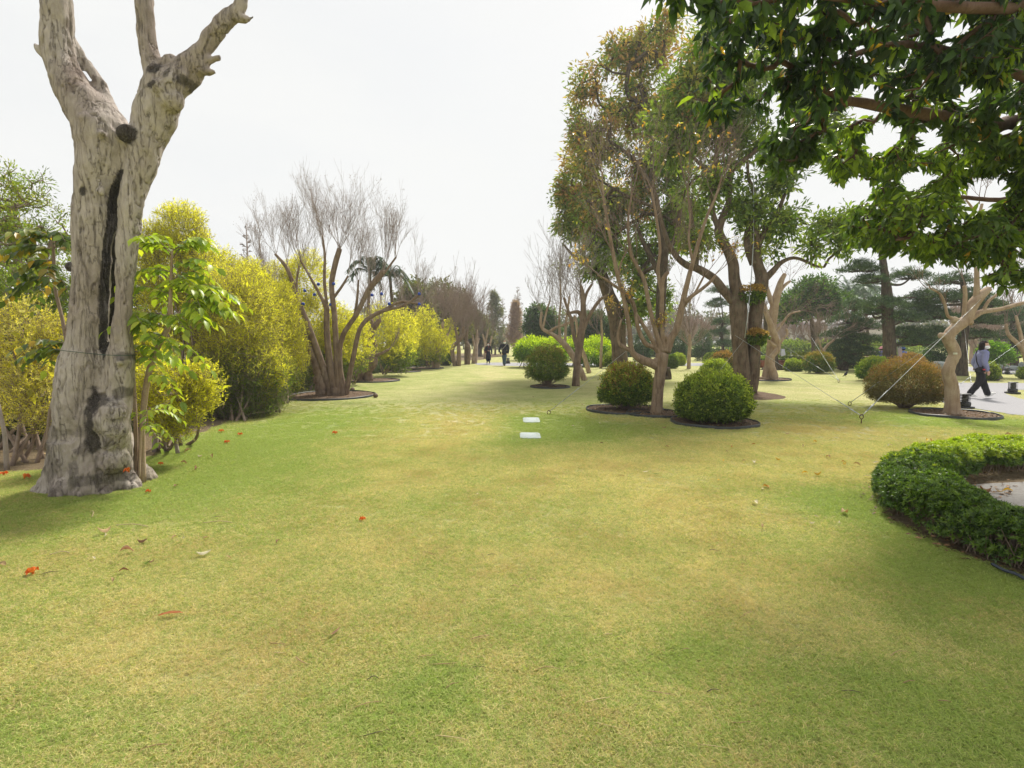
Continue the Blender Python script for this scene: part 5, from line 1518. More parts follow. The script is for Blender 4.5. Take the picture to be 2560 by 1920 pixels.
T2 = [[(1648, 952, 18), (1650, 900, 15), (1650, 830, 15), (1652, 760, 16), (1655, 700, 16), (1660, 640, 14), (1655, 580, 12), (1640, 520, 10), (1625, 460, 8), (1600, 420, 7), (1570, 385, 6), (1520, 350, 4)],
      [(1660, 948, 14), (1672, 945, 10), (1668, 920, 10)], [(1655, 700, 10), (1630, 650, 8), (1610, 610, 7), (1590, 560, 5)], [(1660, 640, 9), (1690, 590, 8), (1700, 520, 7), (1705, 440, 6), (1690, 360, 5), (1680, 260, 4)], [(1625, 460, 6), (1630, 380, 5), (1620, 300, 5), (1600, 220, 3)], [(1640, 520, 6), (1590, 500, 5), (1550, 480, 4), (1480, 440, 3)]]
T2 = [[(a[0], a[1], a[2] * .74) for a in l] for l in T2]
leafy_tree("large_evergreen_tree", "dark trunked ivy clad evergreen tree directly behind the front forked tree", (1648, 948), None, T2,
    [(1470, 215, 62, 42, y4, 1.6), (1510, 320, 80, 60, y4, 1.8), (1600, 170, 85, 60, y4, 1.8), (1590, 280, 90, 70, y4, 1.8), (1560, 420, 110, 70, y4, 2), (1480, 390, 60, 45, y4, 1.5), (1640, 400, 80, 80, y4, 1.6), (1450, 260, 30, 25, y4, 1), (1540, 130, 40, 35, y4, 1.0), (1610, 520, 110, 70, y4, 1.6), (1520, 520, 70, 50, y4, 1.5), (1660, 90, 60, 45, y4, 1.5), (1590, 105, 30, 30, y4, 1), (1700, 560, 60, 60, y4 + .5, 1.4), (1660, 740, 28, 60, y4 - .2, .4), (1630, 640, 50, 50, y4, 1), (1500, 610, 60, 50, y4, 1.2), (1690, 470, 60, 70, y4, 1.3), (1590, 700, 60, 35, y4, .9), (1700, 250, 60, 60, y4, 1.2), (1450, 330, 40, 50, y4, 1.2)],
    302, None, 1500, 22, .38, .24, .095, M_BARK_DARK, .45, tonef=tonef_big, r0=.008, lump=.45, shell=.1)
y5 = 27.0
T3 = [[(1552, 925, 26), (1548, 880, 23), (1545, 840, 24), (1540, 790, 26), (1522, 740, 20), (1505, 690, 17), (1490, 650, 15), (1482, 600, 12), (1470, 560, 9), (1450, 520, 7), (1435, 480, 4)],
      [(1545, 800, 18), (1565, 770, 14), (1575, 735, 12), (1590, 700, 9), (1590, 650, 7)], [(1500, 690, 9), (1515, 640, 10), (1520, 590, 9), (1530, 540, 7)], [(1482, 640, 6), (1450, 650, 5), (1425, 630, 4), (1408, 610, 2.5)], [(1470, 560, 5), (1440, 560, 4), (1415, 545, 3), (1400, 530, 2)]]
T3 = [[(a[0], a[1], a[2] * .8) for a in l] for l in T3]
leafy_tree("large_evergreen_tree", "leaning stout trunked evergreen with open airy crown, left of the dark trunk", (1552, 920), y5, T3,
    [(1440, 510, 42, 40, y5, 1.4), (1415, 470, 28, 28, y5, 1), (1430, 570, 38, 30, y5, 1.2), (1400, 560, 22, 22, y5, .8), (1490, 560, 50, 50, y5, 1.5), (1440, 430, 35, 30, y5, 1.2), (1560, 640, 60, 50, y5, 1.4), (1500, 480, 60, 50, y5, 1.4), (1480, 660, 50, 30, y5, 1.0), (1590, 760, 60, 40, y5, 1.0), (1415, 640, 30, 18, y5, .8), (1440, 390, 28, 25, y5, 1)],
    303, None, 850, 20, .38, .25, .10, M_BARK_MID, .4, tonef=tonef_big, r0=.009, lump=.5, shell=.1)
GAPS[:] = [1.0, -1.0]
o_m, p_m = sheet('mulch_bed', [G(x, y)[:2] for x, y in [(1840, 984), (1880, 978), (1930, 984), (1962, 991), (1955, 997), (1900, 1000), (1850, 996)]], .006, M_MULCH, .05)
# epiphyte tufts on the big trunk
for k, (px, py, rx, rz, lab) in enumerate([(1882, 735, 30, 24, "tuft of rusty tipped leaves sprouting high on the largest trunk"), (1895, 842, 28, 20, "lower tuft of rusty tipped leaves sprouting from the largest trunk")]):
    g = np.random.default_rng(310 + k)
    p, d, r, h = blob_pts(g, 340, [(px, py, rx, rz, yt - .35, .25)], .2)
    mb = MB()
    m = 3
    q = np.repeat(p, m, 0)
    cc = np.where((np.repeat(h, m)[:, None] > .62), cmix([(.42, .26, .08), (.5, .33, .1)], len(q), g), cmix(GREENS, len(q), g))
    leaves(mb, q, unit(np.repeat(d, m, 0) + g.normal(size=q.shape) * .6 + [0, 0, -.2]), rdir(len(q), g), .11, .04, RHOMB, cc)
    o = mb.build("epiphyte", M_LEAF, None, False, org=P(px, py, yt - .35))
    tag(o, lab, "plant")
# ---- near canopy at the upper right
gc = np.random.default_rng(400)
root = thing("broadleaf_tree", "near broadleaf tree whose dark drooping canopy fills the upper right corner", "tree", (8.2, 6.2, 0))
tr, br = MB(), MB()
tube(tr, catmull(np.array([(8.2, 6.2, -.1), (8.15, 6.2, .8), (8.1, 6.1, 2.0), (7.9, 6.0, 3.2), (7.6, 5.9, 4.6), (7.4, 5.8, 6.2)]), 5), np.linspace(.30, .14, 26), 16, rough=.08, seed=4)
lim = [np.array([(8.0, 6.0, 2.6), *[P(*q) for q in [(2600, 330, 6.2), (2480, 318, 5.8), (2392, 300, 5.5), (2320, 286, 5.2), (2230, 271, 5.0), (2157, 257, 4.8), (2103, 246, 4.6), (2013, 188, 4.4), (1950, 150, 4.2)]]]),
       np.array([(8.0, 6.0, 2.7), *[P(*q) for q in [(2620, 380, 6.8), (2500, 384, 6.8), (2374, 398, 6.8), (2284, 394, 6.6), (2248, 398, 6.5), (2193, 434, 6.4), (2150, 440, 6.3)]]]),
       np.array([P(2284, 394, 6.6), *[P(*q) for q in [(2212, 409, 6.5), (2103, 409, 6.4), (2020, 400, 6.3)]]]),
       np.array([(7.6, 5.9, 4.4), *[P(*q) for q in [(2620, 30, 4.3), (2519, 22, 4.0), (2392, 18, 3.8), (2248, 7, 3.7), (2139, 0, 3.6), (2020, -10, 3.5), (1880, 10, 3.4)]]]),
       np.array([(8.0, 6.0, 2.2), *[P(*q) for q in [(2700, 560, 6.6), (2560, 590, 6.2), (2450, 588, 5.9), (2320, 590, 5.7), (2240, 600, 5.6)]]]),
       np.array([P(2519, 22, 4.0), *[P(*q) for q in [(2420, 90, 4.2), (2340, 170, 4.3), (2300, 220, 4.4)]]]),
       np.array([(8.0, 6.0, 3.0), *[P(*q) for q in [(2640, 230, 5.0), (2480, 180, 4.8), (2380, 130, 4.6), (2250, 110, 4.4), (2150, 130, 4.2), (2080, 160, 4.0)]]]),
       np.array([(8.0, 6.0, 2.5), *[P(*q) for q in [(2640, 480, 7.5), (2500, 500, 7.8), (2350, 490, 8.0), (2200, 510, 8.1), (2130, 545, 8.2)]]]),
       np.array([P(1880, 10, 3.4), *[P(*q) for q in [(1780, -20, 3.4), (1680, -30, 3.4), (1600, -10, 3.4)]]])]
lr = [.085, .07, .03, .05, .05, .02, .05, .05, .015]
P4 = []
for L_, r_ in zip(lim, lr):
    q = catmull(L_, 5)
    tube(tr, q, np.linspace(r_, max(.008, r_ * .22), len(q)), 10, rough=.06, seed=r_)
    P4.append(q)
M_CAN = bark_mat("reddish_brown_bark", (.12, .07, .05), (.05, .03, .025), (.20, .13, .10), 2, .4, .4)
tr.build("trunk", M_CAN, root)
CB = [(1650, -4, 80, 30, 3.4, .3), (1590, 4, 40, 26, 3.4, .2), (1730, 45, 50, 45, 3.6, .3), (1770, 60, 50, 60, 3.8, .3), (1900, 60, 120, 90, 3.6, .5), (1840, 170, 90, 110, 4.0, .5), (1960, 210, 120, 120, 4.2, .5), (2100, 100, 150, 110, 4.0, .6), (2280, 130, 150, 120, 4.3, .7), (2450, 120, 150, 120, 4.5, .7), (2600, 100, 160, 130, 4.6, .8),
      (2080, 300, 120, 90, 5.0, .7), (2240, 320, 140, 100, 5.2, .7), (2420, 250, 150, 110, 5.5, .8), (2580, 260, 140, 120, 5.4, .8), (1990, 360, 80, 70, 5.2, .5), (2130, 400, 110, 60, 6.0, .6),
      (2060, 445, 60, 45, 5.8, .5), (2260, 450, 110, 55, 6.4, .7), (2500, 400, 130, 90, 6.2, .8), (2240, 560, 130, 60, 5.9, .6), (2360, 590, 110, 55, 5.9, .6), (2480, 600, 110, 65, 6.0, .6), (2560, 520, 100, 90, 6.2, .8), (2180, 600, 60, 42, 5.7, .4),
      (2160, 520, 60, 40, 7.5, .6), (2300, 500, 130, 50, 7.8, .7), (2540, 680, 60, 40, 5.6, .4), (2700, 300, 200, 300, 6.0, 1.2), (2400, -60, 300, 80, 4.5, .9), (2050, -80, 260, 70, 3.8, .6), (1700, 5, 110, 26, 3.4, .25), (1610, 8, 50, 24, 3.4, .15), (1760, 290, 40, 26, 4.4, .3), (1720, 255, 30, 14, 4.5, .2)]
GAPS[:] = [2.0, .435]
pts, dr, r_, h_ = blob_pts(gc, 3900, CB, .05, .6, .5, 1.5, 1.0)
GAPS[:] = [1.0, -1.0]
# sky gaps that the photograph shows
for gx, gy, gr in [(2380, 60, 18), (2150, 250, 30), (2200, 340, 26), (2330, 330, 16), (2075, 520, 34), (2140, 470, 26), (2455, 480, 26), (2420, 230, 12), (2520, 300, 16), (2020, 20, 14), (2290, 440, 18), (2010, 470, 50)]:
    u = np.array([ray(gx, gy)]); u = u / np.linalg.norm(u)
    v = unit(pts - np.array([0, 0, CAMZ]))
    ang = np.arccos(np.clip((v * u).sum(1), -1, 1)) * FPX
    pts = pts[ang > gr + 8]
Pk, R, tips, td = grow(gc, skel_pts([q[3:] for q in P4], .15), pts, r0=.0035, wig=.14, uprise=.5, maxr=.02)
tubes(br, Pk, R, 4)
br.build("branches", M_CAN, root)
n = 8
N_ = len(tips)
st_ = Pk[:, 1]; T_ = np.repeat(tips, n, 0); S_ = np.repeat(Pk[:, 2], n, 0)
f = gc.random((N_ * n, 1))
pos = T_ * f + S_ * (1 - f) + gc.normal(size=(N_ * n, 3)) * .02
pos = np.where(np.linalg.norm(T_ - S_, axis=1)[:, None] > .35, T_ + gc.normal(size=pos.shape) * .07, pos)
dd = unit(np.repeat(td, n, 0) * .35 + np.c_[gc.normal(size=(N_ * n, 2)) * .55, -np.ones(N_ * n) * .85 + gc.normal(size=N_ * n) * .35])
uu = unit(gc.normal(size=pos.shape) + UP * .3)
LL = .112 * gc.uniform(.6, 1.3, N_ * n); WW = LL * gc.uniform(.33, .44, N_ * n)
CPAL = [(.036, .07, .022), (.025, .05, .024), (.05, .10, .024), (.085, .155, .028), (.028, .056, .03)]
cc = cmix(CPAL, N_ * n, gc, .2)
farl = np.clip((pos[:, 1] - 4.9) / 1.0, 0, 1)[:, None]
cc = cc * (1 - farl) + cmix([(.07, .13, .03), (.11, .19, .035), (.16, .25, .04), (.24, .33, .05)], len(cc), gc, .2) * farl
edge = (fbm(pos * 1.8, 3) > .57)
cc[edge & (gc.random(len(cc)) < .45)] = np.array([.27, .38, .05])
yel = gc.random(len(cc)) < .012
cc[yel] = np.array([.55, .33, .04])
dist = np.linalg.norm(pos - [0, 0, CAMZ], axis=1)
vis = (np.abs(pos[:, 0]) < pos[:, 1] * .98) & (pos[:, 2] < CAMZ + pos[:, 1] * .66)
o_ = np.argsort(np.where(vis, dist, 99))
a_, b_ = o_[:300], o_[300:]
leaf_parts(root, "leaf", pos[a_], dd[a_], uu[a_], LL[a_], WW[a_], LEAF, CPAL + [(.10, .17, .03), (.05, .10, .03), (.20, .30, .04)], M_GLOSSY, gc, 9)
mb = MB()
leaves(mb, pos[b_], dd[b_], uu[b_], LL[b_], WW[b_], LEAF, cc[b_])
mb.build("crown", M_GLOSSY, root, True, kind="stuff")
# ---- twisted pale tree at the right with its ring
c, r = ring_bed("thin grey edging ring round the twisted pale tree at the right", 2291, 2479, 1037, 31, 1.0, .05)
b6 = [[(2382, 1042, 21), (2381, 1030, 18), (2381, 1000, 15), (2380, 969, 14.5), (2374, 945, 13.5), (2371, 925, 12.5), (2380, 903, 12), (2387, 885, 13), (2380, 865, 13), (2371, 848, 13), (2376, 833, 13), (2392, 818, 13), (2415, 800, 12.5), (2425, 775, 12.5), (2438, 755, 12.5), (2455, 736, 10.5), (2473, 722, 7)],
      [(2375, 842, 9), (2362, 840, 8), (2352, 838, 6)], [(2374, 835, 9), (2384, 818, 8), (2393, 805, 8), (2388, 798, 6)],
      [(2415, 802, 8), (2411, 780, 5), (2413, 740, 4.5), (2411, 715, 4)], [(2440, 750, 7), (2441, 735, 6.5), (2442, 700, 5.5), (2441, 640, 5), (2444, 560, 4), (2455, 510, 3)],
      [(2420, 800, 8), (2436, 790, 7), (2455, 780, 6), (2500, 773, 5), (2540, 762, 4.5), (2590, 750, 3)], [(2457, 780, 4), (2470, 755, 3.5), (2490, 738, 3), (2510, 720, 2)],
      [(2388, 798, 5), (2370, 790, 3.5), (2362, 760, 3), (2350, 735, 2.5), (2322, 719, 1.8)], [(2444, 560, 3), (2430, 520, 2.5), (2415, 500, 2)], [(2441, 620, 3), (2456, 590, 2)]]
b6t = [(2322, 719, -.8, .5, .5, 3), (2473, 722, .4, .9, .9, 6), (2411, 715, 0, 1, .8, 4), (2455, 510, .1, 1, .7, 4), (2415, 500, -.3, 1, .7, 4), (2590, 750, .8, .3, .6, 4), (2510, 720, .3, 1, .5, 3), (2362, 760, -.4, .9, .5, 3)]
rp, _ = bare_tree("twisted smooth pale tree with a kinked trunk, standing beside the walking woman", (2381, 1037), b6, b6t, 208, M_BARK_TAN, .9, .011, 3, (4, 3, 3), y0=c[1], spread=(.8, .8, .7), trop=.1, rmin=.0035, s=18, name="twisted_tree", knobs=[(2352, 839, 7), (2386, 800, 8), (2370, 842, 11), (2426, 806, 7)])
mb = MB()
cc_ = P(2388, 884, c[1] - .17)
box(mb, cc_, (.09, .012, .04), (.62, .62, .5), .1)
mb.build("name_plate", M_VCOL, rp, False)
# ---- pale buttressed tree and snaky tree in its ring, dark stump behind
c, r = ring_bed("edging ring round the pale buttressed tree", 1850, 1972, 949, 32)
yb = c[1]
bare_tree("pale peeling buttressed trunk right of the largest evergreen", (1924, 949), [[(1920, 952, 22), (1922, 945, 18), (1924, 915, 13), (1927, 870, 10), (1930, 825, 10), (1932, 790, 11), (1938, 755, 10), (1945, 730, 9), (1952, 705, 7), (1962, 685, 5)], [(1912, 950, 10), (1920, 915, 9), (1926, 880, 8)], [(1936, 770, 7), (1925, 745, 6), (1918, 720, 4)], [(1932, 810, 7), (1915, 780, 6), (1910, 760, 5)], [(1945, 735, 5), (1960, 715, 4), (1975, 703, 3)]],
    [(1962, 685, .2, 1, .5, 4), (1918, 720, -.3, 1, .5, 4), (1910, 760, -.5, .9, .5, 4), (1975, 703, .8, .6, .7, 4), (1935, 790, .8, .6, .8, 4)], 209, M_BARK_TAN, 1.6, .012, 3, (4, 3, 3), y0=yb + .15, spread=(.8, .8, .7), trop=.1, rmin=.005)
bare_tree("snaking pale small tree growing in front of the pale buttressed trunk", (1938, 951), [[(1938, 952, 9), (1934, 935, 9), (1928, 915, 8), (1924, 902, 6.5), (1932, 888, 6.5), (1943, 875, 6.5), (1945, 860, 6), (1938, 840, 7), (1930, 820, 7), (1920, 795, 6), (1912, 778, 4)], [(1943, 868, 4), (1925, 855, 3.5), (1912, 842, 3), (1898, 828, 2.5)], [(1946, 865, 3), (1960, 845, 3), (1968, 835, 3), (1966, 822, 3)], [(1940, 830, 3), (1958, 805, 3), (1975, 785, 2.5), (2000, 778, 2)]],
    [(1912, 778, -.3, .9, .5, 5), (1898, 828, -.8, .5, .5, 4), (1966, 822, .3, .9, .8, 5), (2000, 778, .8, .4, .8, 5)], 210, M_BARK_TAN, 1.2, .01, 3, (4, 4, 3), y0=yb - .25, spread=(.8, .8, .7), trop=.1, rmin=.005)
mb = MB()
pxtube(mb, [(1934, 948, 14), (1934, 925, 12), (1932, 880, 10), (1918, 820, 8), (1915, 780, 6)], 30.5, 4, 12, .1, 3)
for dx in (-42, -28, 30, 48):
    pxtube(mb, [(1934, 912, 10), (1934 + dx * .5, 924, 8), (1934 + dx, 934, 3)], 30.5, 4, 8, .1, dx)
tag(mb.build("dark_tree_trunk", M_BARK_DARK, org=P(1934, 934, 30.5) * [1, 1, 0]), "dark trunk with wide spreading roots behind the pale buttressed tree", "tree")
# ---- broad dark green mushroom crowned tree + bare ones
y8 = 36
leafy_tree("evergreen_tree", "dark green mushroom crowned tree right of the pale buttressed tree", (2034, 895), y8, [[(2034, 905, 6), (2034, 870, 5), (2032, 830, 5), (2028, 800, 4)]],
    [(2020, 745, 70, 30, y8, 2.2), (1985, 765, 50, 25, y8, 2), (2060, 765, 50, 26, y8, 2), (2030, 712, 45, 20, y8, 1.6), (2090, 745, 30, 16, y8, 1.2), (1975, 785, 40, 16, y8, 1.5)], 320, [(.05, .10, .03), (.08, .15, .035), (.14, .23, .05)], 620, 26, .38, .24, .1, M_BARK_MID, .2, maxr=.2, r0=.02)
bare_tree("small pale bare tree behind the brown topped dome bush", (2046, 905), [[(2046, 905, 6), (2045, 880, 5), (2042, 850, 4)]], [(2042, 850, 0, 1, .6, 6), (2043, 860, .9, .7, .9, 5), (2042, 860, -.9, .6, .9, 5)], 211, M_BARK_TAN, 2.0, .02, 3, (4, 3, 2), y0=33, rmin=.009, spread=(.8, .7, .6), trop=.1)
# ---- pines
NPAL = [(.06, .10, .045), (.085, .14, .055), (.12, .18, .065), (.07, .12, .07)]
def pine(label, base, y0, trunk, pads, seed, bark=M_BARK_DARK, dens=1.0, pal=NPAL, name="pine_tree"):
    g = np.random.default_rng(seed)
    b = np.array([P(base[0], base[1], y0)[0], y0, 0])
    root = thing(name, label, "pine", tuple(b))
    tr, br = MB(), MB()
    P4 = limbs(tr, y0, trunk, 5, 14, .12, seed, .08)
    tr.build("trunk", bark, root)
    sk = skel_pts(P4, .3)
    for i, (px, py, rx, rz, dy) in enumerate(pads):
        fo = MB()
        c = P(px, py, y0 + dy); Rx = rx * y0 / FPX; Rz = rz * y0 / FPX; Ry = Rx * .8
        n = int(150 * dens * max(.5, Rx) ** 1.3)
        a = g.random(n) * 2 * np.pi; q = np.sqrt(g.random(n))
        lump = 1 + .35 * (fbm(np.c_[np.cos(a) * 2 + i, np.sin(a) * 2, a * 0], 2) - .5) * 2
        tip = c + np.c_[np.cos(a) * q * Rx * lump, np.sin(a) * q * Ry * lump, (1 - q ** 2) * Rz * 1.1 - Rz * .4 + g.normal(0, .08, n)]
        j = np.argmin(np.linalg.norm(sk - (c - [0, 0, Rz * .5]), axis=1))
        s = sk[j]
        e = c - UP * Rz * .4
        cur = catmull(np.array([s, s * .5 + e * .5 + g.normal(size=3) * .15, e]), 4)
        tube(br, cur, np.linspace(.07, .03, len(cur)), 6, rough=.1)
        k = g.choice(n, min(n, 40), replace=False)
        tubes(br, np.stack([np.tile(e, (len(k), 1)), (tip[k] + e) / 2 - UP * .05, tip[k]], 1), np.tile([[.025, .015, .006]], (len(k), 1)), 3)
        m = 20
        T = np.repeat(tip, m, 0) + g.normal(size=(n * m, 3)) * [.10, .10, .04]
        d = unit(np.c_[g.normal(size=(n * m, 2)) * .8, g.uniform(.1, 1.2, n * m)])
        leaves(fo, T, d, rdir(n * m, g), .13 * g.uniform(.7, 1.3, n * m), .028, BLADE, np.repeat(cmix(pal, n, g, .2), m, 0) * np.exp(g.normal(0, .15, (n * m, 1))))
        fo.build("needle_pad", M_NEEDLE, root, False)
    br.build("branches", bark, root)
    return root
pine("tall cloud pruned pine with a thick dark straight trunk behind the bright green bush", (2222, 905), 25, [[(2224, 940, 20), (2223, 900, 15), (2222, 850, 13.5), (2219, 800, 13), (2217, 740, 12), (2213, 700, 9), (2205, 640, 7), (2195, 580, 4)]],
     [(2190, 560, 45, 22, 0), (2150, 610, 40, 18, .3), (2230, 600, 40, 18, 0), (2150, 670, 45, 20, 0), (2275, 690, 45, 18, .2), (2180, 700, 40, 16, -.2), (2215, 762, 60, 20, -.4), (2260, 795, 55, 20, 0), (2270, 835, 60, 20, .4), (2300, 855, 45, 16, 0), (2310, 740, 35, 14, .2), (2150, 540, 30, 14, .2), (2290, 770, 40, 16, .5), (2180, 780, 35, 14, .4)], 331)
pine("dark layered pine leaning right, left of the thick straight pine trunk", (2108, 921), 30, [[(2106, 925, 12), (2112, 900, 10), (2122, 870, 8), (2132, 840, 6), (2138, 800, 5), (2140, 760, 3)]],
     [(2140, 765, 36, 18, 0), (2125, 800, 48, 20, 0), (2160, 815, 45, 20, 0), (2105, 835, 48, 18, 0), (2150, 850, 52, 20, -.2), (2100, 868, 48, 18, 0), (2145, 880, 50, 18, -.2), (2100, 895, 40, 16, 0), (2135, 905, 40, 14, .2)], 332)
pine("pine with a dark straight trunk and flat layers behind the twisted pale tree", (2402, 937), YR(939), [[(2400, 940, 17), (2402, 915, 13), (2405, 870, 11.5), (2408, 830, 10.5), (2412, 790, 9), (2412, 740, 7), (2405, 690, 5)]],
     [(2335, 790, 55, 18, 0), (2370, 745, 50, 18, 0), (2340, 830, 45, 14, .2), (2460, 800, 45, 16, 0), (2430, 740, 45, 18, .3), (2380, 700, 45, 18, .2), (2450, 838, 35, 12, 0), (2470, 760, 40, 16, .3), (2320, 760, 35, 14, .1), (2360, 860, 40, 14, .6)], 333)
pine("dark layered pine at the right edge behind the stones", (2540, 905), 32, [[(2537, 915, 8), (2535, 870, 7), (2532, 830, 5), (2530, 800, 3)]],
     [(2530, 800, 40, 16, 0), (2560, 830, 50, 18, 0), (2510, 845, 42, 16, 0), (2555, 868, 45, 16, 0), (2515, 775, 34, 14, 0), (2580, 780, 40, 16, .2), (2600, 880, 50, 18, .2)], 334)
pine("small layered pine in the gap left of the largest trunk", (1815, 912), 40, [[(1812, 912, 4), (1808, 880, 4), (1806, 850, 3)]],
     [(1805, 805, 26, 12, 0), (1800, 830, 24, 12, 0), (1812, 860, 28, 12, 0), (1795, 760, 30, 18, 0), (1800, 725, 28, 16, 0)], 335)
foliage_mass("yew_shrub", "dark conical clipped evergreen behind the dark trunk of the forked tree", "shrub", [(1605, 862, 20, 34, 44, .9), (1605, 885, 22, 26, 44, .9)], G(1605, 897), 1800, .12, .05, [(.04, .075, .03), (.06, .11, .04)], 341, lump=.1)
foliage_mass("yew_shrub", "second dark conical clipped evergreen right of the forked tree", "shrub", [(1696, 858, 18, 34, 46, .9), (1698, 884, 20, 26, 46, .9)], G(1697, 897), 1800, .12, .05, [(.04, .075, .03), (.06, .11, .04)], 342, lump=.1)
foliage_mass("yew_shrub", "third dark conical evergreen left of the largest trunk", "shrub", [(1757, 858, 20, 34, 46, .9), (1758, 884, 22, 26, 46, .9)], G(1757, 897), 1800, .12, .05, [(.04, .075, .03), (.06, .11, .04)], 343, lump=.1)
foliage_mass("yew_shrub", "dark conical shrub behind the bench rock at the right", "shrub", [(2350, 885, 28, 40, 30, .9), (2330, 905, 26, 25, 30, .9)], G(2345, 925), 2200, .12, .05, [(.04, .085, .03), (.06, .12, .04)], 344, lump=.15)
foliage_mass("lime_shrub", "bright green leafy shrub right of the walking woman", "shrub", [(2482, 880, 22, 22, 28, .8), (2500, 890, 16, 16, 28, .7)], G(2485, 925), 1500, .12, .07, [(.12, .24, .03), (.22, .38, .04)], 345)
# distance behind: hedges, brown bare trees, palms, trellis
hedge_px("low bright hedge strip behind the pale buttressed tree", (1880, 919), (2000, 919), .62, 1.0, [(.12, .2, .03), (.2, .3, .04), (.34, .4, .05)], 351, 2400, .09)
hedge_px("long low hedge behind the ball bush and brown topped dome", (1985, 921), (2170, 922), .8, 1.2, [(.16, .22, .035), (.28, .32, .05), (.34, .36, .06)], 352, 3600, .09, lumpy=.1)
hedge_px("dark hedge band in the distance under the bare brown trees", (1820, 888), (2300, 890), 1.6, 2.0, DG, 353, 4200, .22, lumpy=.2)
hedge_px("distant hedge behind the front forked tree", (1500, 893), (1850, 893), 1.0, 1.2, DG + BUSH, 354, 3000, .16, lumpy=.2)
foliage_mass("vine_trellis", "band of bright vine leaves in the distance above the dark hedge", "vines", [(1960, 868, 60, 12, 55, 1.2), (2060, 868, 60, 12, 55, 1.2), (2160, 868, 60, 12, 55, 1.2), (2250, 870, 50, 12, 55, 1.2)], G(2080, 893), 3600, .25, .14, [(.3, .4, .06), (.42, .5, .1), (.2, .3, .05)], 355)
rngb = np.random.default_rng(9)
M_BR = bark_mat("rosy_twig_bark", (.34, .24, .20), (.22, .15, .13), (.42, .32, .28), 1, .3, .1)
rb, shb = bare_tree("rosy brown twiggy bare tree in the far band beyond the largest evergreen", (1985, 895), [[(1985, 895, 3.5), (1985, 870, 3), (1985, 850, 2.5)]], [(1985, 850, 0, 1, .8, 14), (1985, 865, -.6, .9, .8, 8), (1985, 865, .6, .9, .8, 8)], 212, M_BR, 2.2, .02, 3, (6, 5, 3), y0=56, twig_mat=M_BR, rmin=.014)
for i, (px, y, s, lab) in enumerate([(1750, 58, 1.0, "rosy bare tree seen left of the largest trunk"), (1790, 62, 1.15, "second rosy bare tree just left of the largest trunk"), (2075, 54, .9, "rosy bare tree behind the mushroom crowned tree"), (2320, 42, 1.05, "rosy bare tree between the two dark pines"), (2375, 50, 1.2, "rosy bare tree behind the twisted pale tree"),
                                     (2500, 40, 1.15, "rosy bare tree above the stones at the right"), (2545, 46, 1.3, "rosy bare tree at the right edge of the view"), (1680, 60, 1.1, "rosy bare tree behind the front forked tree"), (1500, 62, 1.0, "rosy bare tree behind the leaning stout trunk"), (2440, 36, 1.0, "rosy bare tree behind the head of the walking woman"), (2180, 58, 1.1, "rosy bare tree behind the layered leaning pine"), (2030, 60, 1.1, "rosy bare tree under the mushroom crown"), (1900, 60, 1.2, "rosy bare tree directly behind the twin trunk")]):
    copy_tree(rb, (P(px, 900, y)[0], y, 0), i * 1.3, s, lab, "rosy bare trees in the distance")
rb["group"] = "rosy bare trees in the distance"
bare_tree("pale bare tree behind the walking woman", (2437, 925), [[(2440, 926, 6), (2440, 895, 5), (2438, 870, 4.5), (2440, 850, 3)]], [(2440, 850, .2, 1, .8, 7), (2438, 870, -.8, .7, .9, 6), (2440, 870, .8, .7, .9, 6)], 213, M_BARK_TAN, 1.5, .016, 3, (4, 3, 3), y0=30, rmin=.007, spread=(.8, .7, .6), trop=.1)
bare_tree("pale forked bare tree at the right edge above the stones", (2545, 915), [[(2575, 935, 7), (2560, 880, 6), (2540, 855, 5), (2520, 835, 4), (2515, 810, 3)], [(2560, 880, 5), (2550, 830, 4), (2540, 790, 3)]], [(2515, 810, -.3, 1, .8, 6), (2540, 790, .1, 1, .9, 6)], 214, M_BARK_TAN, 1.6, .014, 3, (4, 3, 3), y0=24, rmin=.006)
palm("distant palm left of the layered leaning pine", (2135, 890), 50, (2128, 735), 26, 3.2, 93, (.12, .19, .13), 4, .7)
palm("second distant palm beside the first, left of the thick pine trunk", (2170, 890), 54, (2160, 745), 24, 3.2, 94, (.12, .19, .13), 4, .7)
bare_tree("pale small bare tree with crooked arms right of the brown topped dome", (2056, 905), [[(2056, 905, 4), (2058, 880, 4), (2070, 862, 3), (2085, 850, 2.5)], [(2058, 882, 3), (2050, 862, 2.5), (2045, 845, 2)]], [(2085, 850, .7, .8, .8, 6), (2045, 845, -.4, .9, .7, 5), (2070, 862, .2, 1, .8, 5)], 215, M_BARK_TAN, 1.7, .015, 3, (4, 3, 3), y0=29, rmin=.007, spread=(.8, .7, .6), trop=.15)
# ---- near curved hedge
gh = np.random.default_rng(450)
hr = thing("curved_hedge", "knee high curved leafy hedge bending round the gravel bed at the right", "hedge", tuple(G(2300, 1330)))
HH = .34
no = catmull(HO, 10)
def hed_in(p):   # nearest point on the inner line
    q = catmull(HI, 12)
    return q[np.argmin(np.linalg.norm(q - p, axis=1))]
cen, nrm_, wid = [], [], []
for p in no:
    q = hed_in(p)
    w_ = min(np.linalg.norm(q - p), .62)
    u = (q - p) / np.linalg.norm(q - p)
    cen.append(p + u * w_ * .5); nrm_.append(u); wid.append(w_)
cen, nrm_, wid = map(np.array, (cen, nrm_, wid))
N_ = 15500
i = gh.uniform(0, len(cen) - 1.01, N_)
seg = np.linalg.norm(np.diff(cen, axis=0), axis=1); cs = np.r_[0, np.cumsum(seg)]
i = np.interp(gh.random(N_) * cs[-1], cs, np.arange(len(cen))); i = np.minimum(i, len(cen) - 1.01)
i0 = i.astype(int); f = (i - i0)[:, None]
